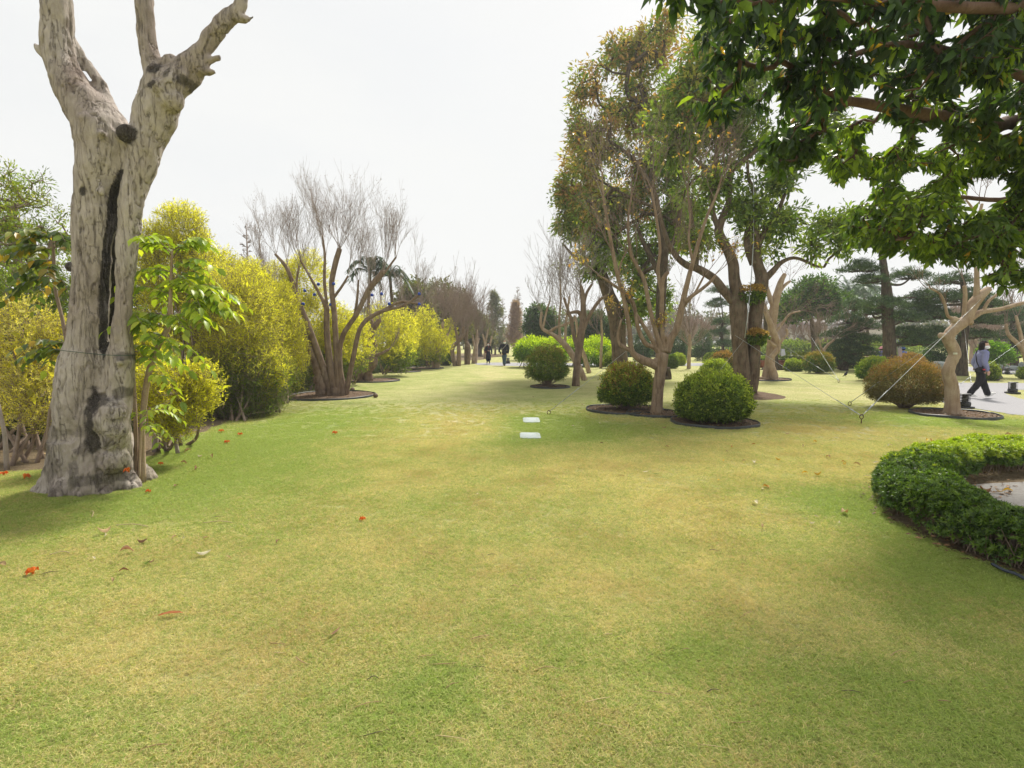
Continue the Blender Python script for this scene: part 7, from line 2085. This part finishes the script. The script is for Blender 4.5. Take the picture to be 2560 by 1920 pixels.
# white banner posts
def banner(label, base, top, wpx, y0, col, col2):
    a = P(base[0], base[1], y0); b = P(top[0], top[1], y0); a = np.array([a[0], y0, 0])
    root = thing("banner", label, "banner", tuple(a))
    m = MB(); tube(m, [a, b + (b - a) * .02], .02, 8); m.build("pole", M_STEEL, root)
    m = MB()
    u = unit(b - a); s = np.array([1, 0, 0]); W = wpx * y0 / FPX
    L = np.linalg.norm(b - a)
    rows = 12
    V, F, C = [], [], []
    for i in range(rows + 1):
        t = .25 + .74 * i / rows
        for k in range(5):
            V.append(a + u * L * t + s * (W * k / 4) + np.array([0, -.04 - .05 * math.sin(i * .7 + k * .8), 0]))
            f = i / rows
            C.append(np.array(col) * f + np.array(col2) * (1 - f))
    for i in range(rows):
        for k in range(4):
            A = i * 5 + k
            F += [(A, A + 1, A + 6), (A, A + 6, A + 5)]
    m.add(V, F, np.array(C)); m.build("cloth", M_VCOL, root)
banner("leaning pale blue and pink banner behind the bronze dome bush", (2254, 905), (2240, 848), 8, 27, (.45, .50, .80), (.75, .45, .60))
banner("white banner on a post behind the pale buttressed tree", (1952, 915), (1952, 872), 10, 36, (.75, .75, .85), (.7, .7, .82))
banner("small white banner standing in the far planting left of the banner trees", (1975, 905), (1976, 880), 5, 44, (.7, .7, .72), (.7, .7, .72))
foliage_mass("flower_bed", "pink and red flowers in a bed left of the visitor in pale pink", "flower bed", [(2120, 900, 30, 10, 36, .9), (2150, 902, 26, 8, 36, .9)], G(2130, 908), 900, .07, .06, [(.10, .16, .04), (.2, .25, .06)], 361, tops=[(.62, .12, .14), (.66, .25, .28), (.5, .1, .2)])
# far grey building glimpse with roof
c = np.array([P(2020, 895, 95)[0], 95, 0])
br_ = thing("garden_building", "long low pale building glimpsed through the distant bare branches", "building", tuple(c))
m = MB(); box(m, c + [0, 0, 1.9], (26, 5, 3.8), (.5, .46, .42)); m.build("wall", M_VCOL, br_, False)
m = MB()
V = [(-14, -3.2, 3.8), (14, -3.2, 3.8), (14, 3.2, 3.8), (-14, 3.2, 3.8), (-13, 0, 5.6), (13, 0, 5.6)]
m.add(np.array(V) + c, [(0, 1, 5), (0, 5, 4), (1, 2, 5), (2, 3, 4), (2, 4, 5), (3, 0, 4), (0, 2, 1), (0, 3, 2)], (.30, .27, .27)); m.build("roof", M_VCOL, br_, False)
for k in range(9):
    m = MB(); box(m, c + [-11.2 + k * 2.8, -2.52, 1.9], (1.3, .08, 1.7), (.08, .09, .10)); m.build("window", M_VCOL, br_, False)
# small bird on the lawn
c = G(2114, 943)
root = thing("bird", "small black bird standing on the lawn left of the bright green bush", "bird", tuple(c))
m = MB()
ball(m, c + [0, 0, .15], .085, 12, 9, (1.0, .7, .75), rot=np.c_[unit(np.array([.6, 0, .8])), [0, 1, 0], unit(np.array([-.8, 0, .6]))])
ball(m, c + [.05, 0, .235], .04, 10, 8)
chain(m, [c + [.08, 0, .235], c + [.115, 0, .228]], [.01, .003], 6, 2)
chain(m, [c + [-.04, 0, .10], c + [-.13, 0, .04]], [.03, .012], 8, 2)
V, F, N = remesh(m, .008, 2)
m = MB(); m.add(V, F, (.02, .02, .025)); m.build("body", M_VCOL, root)
for s in (-1, 1):
    m = MB(); tube(m, [c + [.0, .02 * s, .09], c + [.01, .02 * s, .0]], .004, 5, (.1, .05, .03)); m.build("leg", M_VCOL, root)
HZ = None
# two pale slabs set in the lawn
def slab(label, x0, x1, y0, y1):
    a, b = G(x0, y1), G(x1, y0)
    c = np.array([(a[0] + b[0]) / 2, (a[1] + b[1]) / 2, 0]); w = abs(b[0] - a[0]); d = abs(b[1] - a[1])
    m = MB()
    s = .94
    nx = 10
    # rounded rectangle slab
    pts = []
    for k in range(40):
        t = k / 40 * 2 * np.pi
        cx, sx = math.cos(t), math.sin(t)
        e = .28
        pts.append([np.sign(cx) * abs(cx) ** e * w / 2, np.sign(sx) * abs(sx) ** e * d / 2])
    pts = np.array(pts)
    top = np.c_[pts * .97, np.full(40, .016)]; mid = np.c_[pts, np.full(40, .010)]; bot = np.c_[pts, np.full(40, -.02)]
    V = np.vstack([[[0, 0, .017]], top, mid, bot]) + c
    F = [(0, 1 + i, 1 + (i + 1) % 40) for i in range(40)]
    for r_ in range(2):
        for i in range(40):
            A, B = 1 + r_ * 40 + i, 1 + r_ * 40 + (i + 1) % 40
            F += [(A, A + 40, B + 40), (A, B + 40, B)]
    m.add(V, F)
    o = m.build("paving_slab", M_CONCRETE, org=c, smooth=False)
    EXCL.append((pts * .84 + c[:2]))
    return tag(o, label, "slab", "pale slabs set in the lawn")
slab("farther of the two pale slabs set in the lawn", 1308, 1347, 1045, 1057)
slab("nearer of the two pale slabs set in the lawn", 1300, 1349, 1083, 1097)
# irrigation hose by the hedge
m = MB()
hp_ = np.array([G(x, y) + [0, 0, .03] for x, y in [(2480, 1420), (2510, 1436), (2540, 1446), (2575, 1465), (2680, 1520)]])
tube(m, catmull(hp_, 6), .011, 8, (.05, .06, .075))
tag(m.build("garden_hose", M_VCOL, org=hp_[0]), "dark blue grey hose lying along the foot of the curved hedge", "hose")
# small brown stump blocks near the nearest left ring
for k, (px, py, lab) in enumerate([(881, 978, "small round brown clod on the grass just above the nearest left ring"), (939, 994, "small brown clod at the right rim of the nearest left ring")]):
    c = G(px, py); m = MB(); ball(m, c + [0, 0, .06], .075, 12, 9, (1, 1, .85), (.13, .085, .055))
    V, F, C = m.arrays(); V = V + (fbm(V * 22, 3)[:, None] - .5) * .03
    m = MB(); m.add(V, F, C); tag(m.build("clod", M_VCOL, org=c), lab, "clod")
# ================================================================== FALLEN LEAVES AND FLOWERS
gl = np.random.default_rng(900)
def curled(n, L, W, curl, g):
    """curled leaf blade, n rows, with a short stalk"""
    V, F = [], []
    for i in range(n + 1):
        t = i / n
        w = W * (math.sin(np.pi * min(1, t * .93 + .05)) ** .8) * .5
        z = curl * math.sin(t * 2.6) * L * .35
        for k in (-1, -.5, 0, .5, 1):
            V.append((L * (t - .5), w * k * (1 - .25 * curl), z + abs(k) ** 1.6 * w * (.55 + .6 * curl) + g.normal() * .0012))
    for i in range(n):
        for k in range(4):
            a = i * 5 + k
            F += [(a, a + 1, a + 6), (a, a + 6, a + 5)]
    V += [(-L * .5, .001, 0), (-L * .5, -.001, 0), (-L * .72, 0, .004)]
    F.append((len(V) - 3, len(V) - 2, len(V) - 1))
    V = np.array(V, float); V[:, 2] -= V[:, 2].min()
    return V, np.array(F)
YEL, ORA, PAL, BRN, TAN_, RED, GRE = (.62, .40, .03), (.45, .20, .03), (.62, .56, .38), (.22, .12, .06), (.42, .29, .15), (.62, .05, .03), (.20, .28, .05)
def litter(px, py, col, L, label, cat="leaf", name="fallen_leaf", curl=None, rz=None, group=None, tilt=.15, mat=None, W=None):
    c = G(px, py)
    L = L * .95
    if 'strip' in label or 'twig like' in label:
        W, curl, tilt = L * .2, .15, .03
    g = gl
    V, F = curled(7, L, W or L * g.uniform(.42, .55), g.uniform(.2, 1.0) if curl is None else curl, g)
    if g.random() < .5:
        V[:, 2] = V[:, 2].max() - V[:, 2]
    a = g.random() * 6.28 if rz is None else rz
    R_ = np.array([[math.cos(a), -math.sin(a), 0], [math.sin(a), math.cos(a), 0], [0, 0, 1]])
    t = g.normal() * tilt
    Rt = np.array([[1, 0, 0], [0, math.cos(t), -math.sin(t)], [0, math.sin(t), math.cos(t)]])
    V = V @ Rt.T @ R_.T
    V[:, 2] += .022 - V[:, 2].min()
    C = np.array(col) * np.exp((fbm(V * 60 + px, 2)[:, None] - .5) * .9)
    m = MB(); m.add(V + c, F, C)
    return tag(m.build(name, mat or M_DEAD, org=c), label, cat, group)
for px, py, col, L, lab in [
    (1915, 1222, ORA, .10, "orange brown leaf standing on edge, largest on the lawn left of the curved hedge"), (1905, 1228, PAL, .05, "tiny pale leaf touching the largest orange leaf"),
    (2012, 1188, YEL, .075, "yellow leaf, left of a close pair on the lawn"), (2043, 1192, YEL, .085, "yellow leaf, right of a close pair on the lawn"),
    (1946, 1154, YEL, .075, "flat yellow orange leaf alone on the lawn in line with the dome bush edge"), (2110, 1168, YEL, .08, "yellow leaf with an orange one behind it near the hedge tip"), (2109, 1160, ORA, .06, "orange leaf directly behind the yellow one near the hedge tip"),
    (2037, 1110, YEL, .08, "yellow brown arched leaf below the tall wire anchor"), (1968, 1088, TAN_, .09, "tan leaf on the lawn farthest back right of the dome ring"),
    (1884, 1115, ORA, .07, "small orange leaf below the largest dome ring"), (1829, 1121, ORA, .07, "small orange brown leaf left below the dome ring"), (1817, 1133, BRN, .06, "small brown leaf a step nearer than its orange neighbour"),
    (1808, 1157, YEL, .07, "yellow leaf at the middle of the lawn left of the leaf pair"), (1796, 1205, YEL, .05, "small yellow leaf left of the largest orange leaf"),
    (1886, 1161, PAL, .09, "pale cream leaf pointing right, between two yellow leaves"), (1859, 1157, TAN_, .05, "tiny tan leaf beside the pale cream leaf"), (1888, 1263, PAL, .10, "pale triangular leaf standing up, below the largest orange leaf"),
    (1906, 1324, TAN_, .06, "cream and brown scrap low on the lawn, left"), (2110, 1288, TAN_, .10, "long pale pod like leaf in the green patch beside the hedge"), (2040, 1298, PAL, .045, "small pale scrap in the green patch"),
    (2030, 1316, PAL, .05, "pale scrap just below the small one in the green patch"), (2097, 1314, PAL, .04, "tiny white scrap beside the long pod like leaf"), (2008, 1120, TAN_, .08, "tan curled leaf right of centre before the anchor"),
    (2071, 1148, TAN_, .10, "thin tan twisted leaf between anchor and hedge tip"), (2142, 1167, TAN_, .09, "tan curled leaf just left of the hedge tip"), (2192, 1162, PAL, .10, "long pale leaf lying behind the hedge tip"),
    (2225, 1119, PAL, .08, "pale leaf on the lawn behind the hedge curve"), (2168, 1197, PAL, .08, "white leaf touching the hedge tip"), (2318, 1105, YEL, .09, "yellow leaf on the lawn behind the hedge, left"), (2330, 1107, ORA, .08, "brownish yellow leaf beside the yellow one behind the hedge"),
    (2363, 1108, BRN, .06, "small brown leaf behind the hedge right of the pair"), (2520, 1093, TAN_, .12, "long tan leaf on the far lawn at the right edge"), (1552, 1194, TAN_, .10, "tan curled strip on the middle lawn"), (1614, 1184, PAL, .10, "pale arched strip right of the tan strip"), (1640, 1189, GRE, .08, "small green sprig next to the pale arched strip"),
    (1500, 1062, PAL, .12, "pale long leaf on the green patch before the loose round bush"), (1432, 1068, PAL, .07, "small pale leaf in the green patch right of the slabs"), (1660, 1073, TAN_, .10, "tan chip on the grass below the forked tree ring"), (1668, 1123, TAN_, .07, "small tan chip farther down the lawn"), (1504, 1112, BRN, .06, "small brown leaf on the open lawn below the green patch"),
    (1333, 995, PAL, .09, "white leaf on the lawn left of the far round bush ring"), (1455, 1015, TAN_, .10, "tan leaf left of the loose round bush ring"), (1620, 1190, PAL, .03, "tiny pale crumb beside the arched strip"),
    (262, 1338, TAN_, .10, "large curled dry leaf on the lawn below the grey trunk"), (266, 1350, PAL, .07, "pale scrap touching the large curled dry leaf"), (235, 1403, PAL, .08, "green white curved strip on the left lawn"), (367, 1416, GRE, .05, "small dark green leaf on the left lawn"), (378, 1413, TAN_, .05, "small tan scrap by the dark green leaf"),
    (510, 1393, PAL, .10, "pale pod like leaf with a long stalk on the left lawn"), (570, 1400, TAN_, .07, "small tan strip right of the pod like leaf"), (357, 1362, BRN, .08, "brown crumpled leaf below the grey trunk"), (436, 1350, TAN_, .05, "tan scrap, left of a row of three scraps"), (458, 1354, PAL, .04, "white scrap in the middle of a row of three"), (515, 1353, TAN_, .05, "tan scrap, right of the row of three"),
    (317, 1388, (.40, .22, .16), .09, "dull pinkish brown ball of dry petals on the left lawn"), (284, 1460, TAN_, .05, "tan chip below the dark green leaf"), (5, 1420, TAN_, .09, "tan leaf cut by the left edge of the view"), (695, 1362, BRN, .05, "small brown curl on the open lawn left of centre"), (310, 1436, BRN, .06, "small dark brown leaf on the left lawn below the scraps"),
    (427, 1545, (.45, .18, .08), .14, "long rusty strip on the lower left lawn"), (838, 1590, BRN, .09, "brown rusty twig like leaf at lower centre left"), (470, 1133, TAN_, .10, "tan leaf under the yellow shrub edge"), (500, 1146, PAL, .08, "pale leaf on the lawn right of the petals"), (460, 1163, TAN_, .09, "tan leaf just below the pale one right of the trunk"),
    (530, 1147, TAN_, .10, "brownish leaf at the shaded lawn edge"), (440, 1220, BRN, .08, "brown leaf on the lawn right of the trunk foot"), (490, 1178, BRN, .09, "brown leaf right of trunk, middle of three"), (1195, 1240, PAL, .04, "tiny white scrap at the middle of the open lawn")]:
    litter(px, py, col, L, lab)
for px, py, L, lab in [(62, 1200, .17, "bright red fallen flower left of the grey trunk foot"), (322, 1184, .15, "red fallen flower resting on the root knees of the grey trunk"), (402, 1165, .11, "red petal on the lawn right of the green sapling"), (373, 1234, .10, "orange red petal just below the trunk's root knees"),
                       (83, 1440, .13, "red flower with a yellow rim on the lower left lawn"), (907, 1304, .10, "orange red petal alone in the middle of the lawn"), (838, 1087, .16, "orange petal on the green band in the distance left of centre"), (10, 1190, .13, "dull red petals at the left edge by the shrubs"),
                       (553, 1082, .14, "red petal at the soil edge under the golden shrub"), (600, 1090, .13, "orange red petal right of the one at the soil edge"), (568, 1110, .14, "pale orange petal on the lawn edge below the red ones")]:
    c = G(px, py)
    if (px, py) == (322, 1184):
        c = P(322, 1184, TRUNK_Y - .22)
    root = thing("fallen_flower", lab, "flower", tuple(c), "red flowers and petals fallen from the tree")
    L = L * .72
    for k in range(4):
        V, F = curled(6, L * .55, L * .38, .9, gl)
        a = k * 1.0 + gl.random() * .8 + px; R_ = np.array([[math.cos(a), -math.sin(a), 0], [math.sin(a), math.cos(a), 0], [0, 0, 1]])
        V = V + [L * .2, 0, 0]; V[:, 2] *= 1.3
        V = V @ R_.T
        V[:, 2] += .012 - V[:, 2].min()
        u = np.clip(np.linalg.norm(V[:, :2], axis=1)[:, None] / (L * .6), 0, 1)
        C = np.array([.75, .30, .04]) * (1 - u) + np.array([.72, .05, .03]) * u
        m = MB(); m.add(V + c, F, C); m.build("petal", M_PETAL, root)
# dry grass stalks and twigs
tg = "thin dry stalk or twig lying loose on the mown lawn"
for k in range(64):
    if k < 34:
        px, py = gl.uniform(900, 1800), gl.uniform(1300, 1890)
    else:
        px, py = gl.uniform(30, 2450), gl.uniform(1290, 1890)
    if (px > 2150 and py < 1480) or k % 3 == 1: continue
    c = G(px, py)
    a = gl.normal() * .5; L = gl.uniform(.05, .14)
    d = np.array([math.cos(a), math.sin(a), 0])
    m = MB()
    col = [(.30, .19, .10), (.50, .38, .20), (.10, .07, .05), (.36, .22, .13)][k % 4]
    tube(m, catmull(np.array([c - d * L / 2 + [0, 0, .010], c + [0, gl.normal() * .006, .017], c + d * L / 2 + [0, 0, .012]]), 3), np.array([.0014, .0017, .0017, .0016, .0014, .0012, .001])[:7] * gl.uniform(.7, 1.4), 5, col)
    tag(m.build("dry_twig", M_VCOL, org=c), tg, "twig", "dry stalks scattered on the lawn")
# long stalks near the trunk
for px, py, L, a, lab in [(230, 1290, .22, -.9, "long pale stalk on the shaded lawn below the trunk"), (330, 1320, .3, -.1, "long thin twig lying level below the grey trunk"), (545, 1312, .25, .05, "long pale stalk on the lawn right of the trunk"), (150, 1390, .12, .3, "short stick on the left lawn above the red flower")]:
    c = G(px, py); d = np.array([math.cos(a), math.sin(a), 0]); m = MB()
    tube(m, catmull(np.array([c - d * L / 2 + [0, 0, .02], c + [0, .02, .028], c + d * L / 2 + [0, 0, .02]]), 4), .0035, 5, (.42, .33, .18))
    tag(m.build("dry_twig", M_VCOL, org=c), lab, "twig")
# litter on soil and gravel (uncountable)
n = 2600
m = MB()
P_ = []
while len(P_) < n:
    t = gl.random(); x0 = gl.uniform(-12, 0); y0_ = gl.uniform(5, 40)
    P_.append((x0, y0_, .012))
P_ = np.array(P_)
k = in_poly(P_[:, 0], P_[:, 1], EXCL[0])
P_ = P_[k]
leaves(m, P_, np.c_[gl.normal(size=(len(P_), 2)), gl.normal(size=len(P_)) * .15], UP + .3 * gl.normal(size=(len(P_), 3)), .09, .045, LEAF5, cmix([(.3, .2, .1), (.2, .13, .07), (.45, .34, .18)], len(P_), gl, .25))
o = m.build("leaf_litter", M_DEAD, None, False, kind="stuff"); tag(o, "dry brown leaf litter on the soil under the left shrubs", "litter")
m = MB()
i = gl.uniform(0, len(cen) - 1.01, 900).astype(int)
q = np.c_[cen[i] + nrm_[i] * gl.uniform(-.45, .75, (900, 1)), np.full(900, .018)]
leaves(m, q, np.c_[gl.normal(size=(900, 2)), gl.normal(size=900) * .15], UP + .3 * gl.normal(size=(900, 3)), .05, .022, LEAF5, cmix([(.2, .12, .07), (.12, .075, .045), (.34, .2, .1)], 900, gl, .25))
o = m.build("hedge_litter", M_DEAD, None, False, kind="stuff"); tag(o, "dead brown leaves and bits under the curved hedge", "litter")
for px, py, L, col, lab in [(2462, 1236, .14, BRN, "large brown curled leaf on the gravel inside the curved hedge"), (2498, 1236, .07, TAN_, "small tan leaf on the gravel, middle of three"), (2518, 1234, .09, YEL, "ochre leaf on the gravel at the right, inside the hedge")]:
    litter(px, py, col, L, lab)
# ------------------------------------------------------------------ air
hz = MB()
x0, x1, y0_, y1_, z0_, z1_ = -902, 902, -302, 1202, -1.0, 15.0
V = [(x, y, z) for x in (x0, x1) for y in (y0_, y1_) for z in (z0_, z1_)]
hz.add(np.array(V, float), [(0, 1, 3), (0, 3, 2), (4, 6, 7), (4, 7, 5), (0, 4, 5), (0, 5, 1), (2, 3, 7), (2, 7, 6), (0, 2, 6), (0, 6, 4), (1, 5, 7), (1, 7, 3)])
mh = bpy.data.materials.new("haze")
mh.use_nodes = True
mh.node_tree.nodes.clear()
oh = mh.node_tree.nodes.new("ShaderNodeOutputMaterial")
pv = mh.node_tree.nodes.new("ShaderNodeVolumePrincipled")
pv.inputs["Color"].default_value = (.93, .95, .98, 1)
pv.inputs["Density"].default_value = .0012
pv.inputs["Anisotropy"].default_value = .2
mh.node_tree.links.new(pv.outputs[0], oh.inputs["Volume"])
oh_ = hz.build("haze", mh, smooth=False, kind="stuff")
# ------------------------------------------------------------------ mown grass
def tuft(k, n, R):
    g = np.random.default_rng(100 + k)
    mb = MB()
    r = R * np.sqrt(g.random(n)); a = g.random(n) * 2 * np.pi
    p = np.c_[r * np.cos(a), r * np.sin(a), np.zeros(n)]
    az = g.random(n) * 2 * np.pi
    el = np.radians(g.uniform(5, 52, n))
    d = np.c_[np.cos(az) * np.cos(el), np.sin(az) * np.cos(el), np.sin(el)]
    L = g.uniform(.018, .038, n)
    W = g.uniform(.0016, .0028, n)
    side = unit(np.cross(d, [0, 0, 1]) + .5 * g.normal(size=(n, 3)))
    up = np.cross(side, d)
    mid = p + d * (L * .55)[:, None]
    tip = mid + (d * [1, 1, .35] + [0, 0, -.1]) * (L * .5)[:, None]
    tip[:, 2] = np.maximum(tip[:, 2], .002)
    V = np.stack([p - side * W[:, None] * .5, p + side * W[:, None] * .5, mid + side * W[:, None] * .45, mid - side * W[:, None] * .45, tip], 1)
    F = np.array([(0, 1, 2), (0, 2, 3), (3, 2, 4)])[None] + (np.arange(n) * 5)[:, None, None]
    C = np.repeat(g.random((n, 3)), 5, 0)
    mb.add(V.reshape(-1, 3), F.reshape(-1, 3), C)
    V, F, C = mb.arrays()
    me = make_mesh("grass_tuft", V, F, C, False)
    me.materials.append(M_GRASS)
    return bpy.data.objects.new("grass_tuft", me)
def lawn_points():
    g = np.random.default_rng(5)
    out = []
    for y0, y1, sp_, sc in ((1.3, 4.2, .062, 1.0), (4.2, 8.5, .085, 1.15), (8.5, 15, .12, 1.2)):
        xw = y1 * 1.02 + .8
        xs = np.arange(-xw, xw, sp_); ys = np.arange(y0, y1, sp_)
        X, Y = np.meshgrid(xs, ys)
        x = X.ravel() + g.uniform(-.5, .5, X.size) * sp_; y = Y.ravel() + g.uniform(-.5, .5, X.size) * sp_
        k = np.abs(x) < y * 1.02 + .7
        x, y = x[k], y[k]
        for pl in EXCL:
            k = ~in_poly(x, y, pl)
            x, y = x[k], y[k]
        k = g.random(len(x)) < np.clip((15.2 - y) / 6.5, 0, 1) ** .8
        x, y = x[k], y[k]
        out.append(np.c_[x, y, np.full(len(x), .002), np.full(len(x), sc) * np.clip((16.5 - y) / 5, .45, 1)])
    return np.vstack(out)
def lawn_grass():
    pts = lawn_points()
    me = bpy.data.meshes.new("grass")
    me.vertices.add(len(pts))
    me.vertices.foreach_set("co", pts[:, :3].astype(np.float32).ravel())
    a = me.attributes.new("sc", 'FLOAT', 'POINT')
    a.data.foreach_set("value", (pts[:, 3] * rng.uniform(.8, 1.15, len(pts)) * (.65 + .75 * fbm(pts[:, :3] * 2.6, 4))).astype(np.float32))
    a = me.attributes.new("rz", 'FLOAT', 'POINT')
    a.data.foreach_set("value", (rng.random(len(pts)) * 6.283).astype(np.float32))
    me.update()
    me.materials.append(M_GRASS)
    o = bpy.data.objects.new("grass", me)
    COL.objects.link(o)
    o["kind"] = "stuff"
    tag(o, "short mown lawn grass, green with straw coloured patches", "grass")
    ng = bpy.data.node_groups.new("grass_scatter", 'GeometryNodeTree')
    ng.interface.new_socket("Geometry", in_out='INPUT', socket_type='NodeSocketGeometry')
    ng.interface.new_socket("Geometry", in_out='OUTPUT', socket_type='NodeSocketGeometry')
    N = ng.nodes; L = ng.links
    gi = N.new("NodeGroupInput"); go = N.new("NodeGroupOutput")
    join = N.new("GeometryNodeJoinGeometry")
    for k in range(4):
        oi = N.new("GeometryNodeObjectInfo")
        oi.inputs["Object"].default_value = tuft(k, 230, .075)
        oi.inputs["As Instance"].default_value = True
        L.new(oi.outputs["Geometry"], join.inputs[0])
    iop = N.new("GeometryNodeInstanceOnPoints")
    iop.inputs["Pick Instance"].default_value = True
    L.new(gi.outputs[0], iop.inputs["Points"])
    L.new(join.outputs[0], iop.inputs["Instance"])
    ri = N.new("FunctionNodeRandomValue"); ri.data_type = 'INT'
    for s_ in ri.inputs:
        if s_.name == "Max" and s_.type == 'INT': s_.default_value = 3
        if s_.name == "Min" and s_.type == 'INT': s_.default_value = 0
    L.new([s_ for s_ in ri.outputs if s_.type == 'INT'][0], iop.inputs["Instance Index"])
    na = N.new("GeometryNodeInputNamedAttribute"); na.data_type = 'FLOAT'; na.inputs[0].default_value = "sc"
    nr = N.new("GeometryNodeInputNamedAttribute"); nr.data_type = 'FLOAT'; nr.inputs[0].default_value = "rz"
    cx = N.new("ShaderNodeCombineXYZ")
    L.new(nr.outputs[0], cx.inputs[2])
    L.new(cx.outputs[0], iop.inputs["Rotation"])
    L.new(na.outputs[0], iop.inputs["Scale"])
    L.new(iop.outputs[0], go.inputs[0])
    m = o.modifiers.new("scatter", 'NODES')
    m.node_group = ng
lawn_grass()
# highest point check is not needed: all trees stand below the top of the haze box
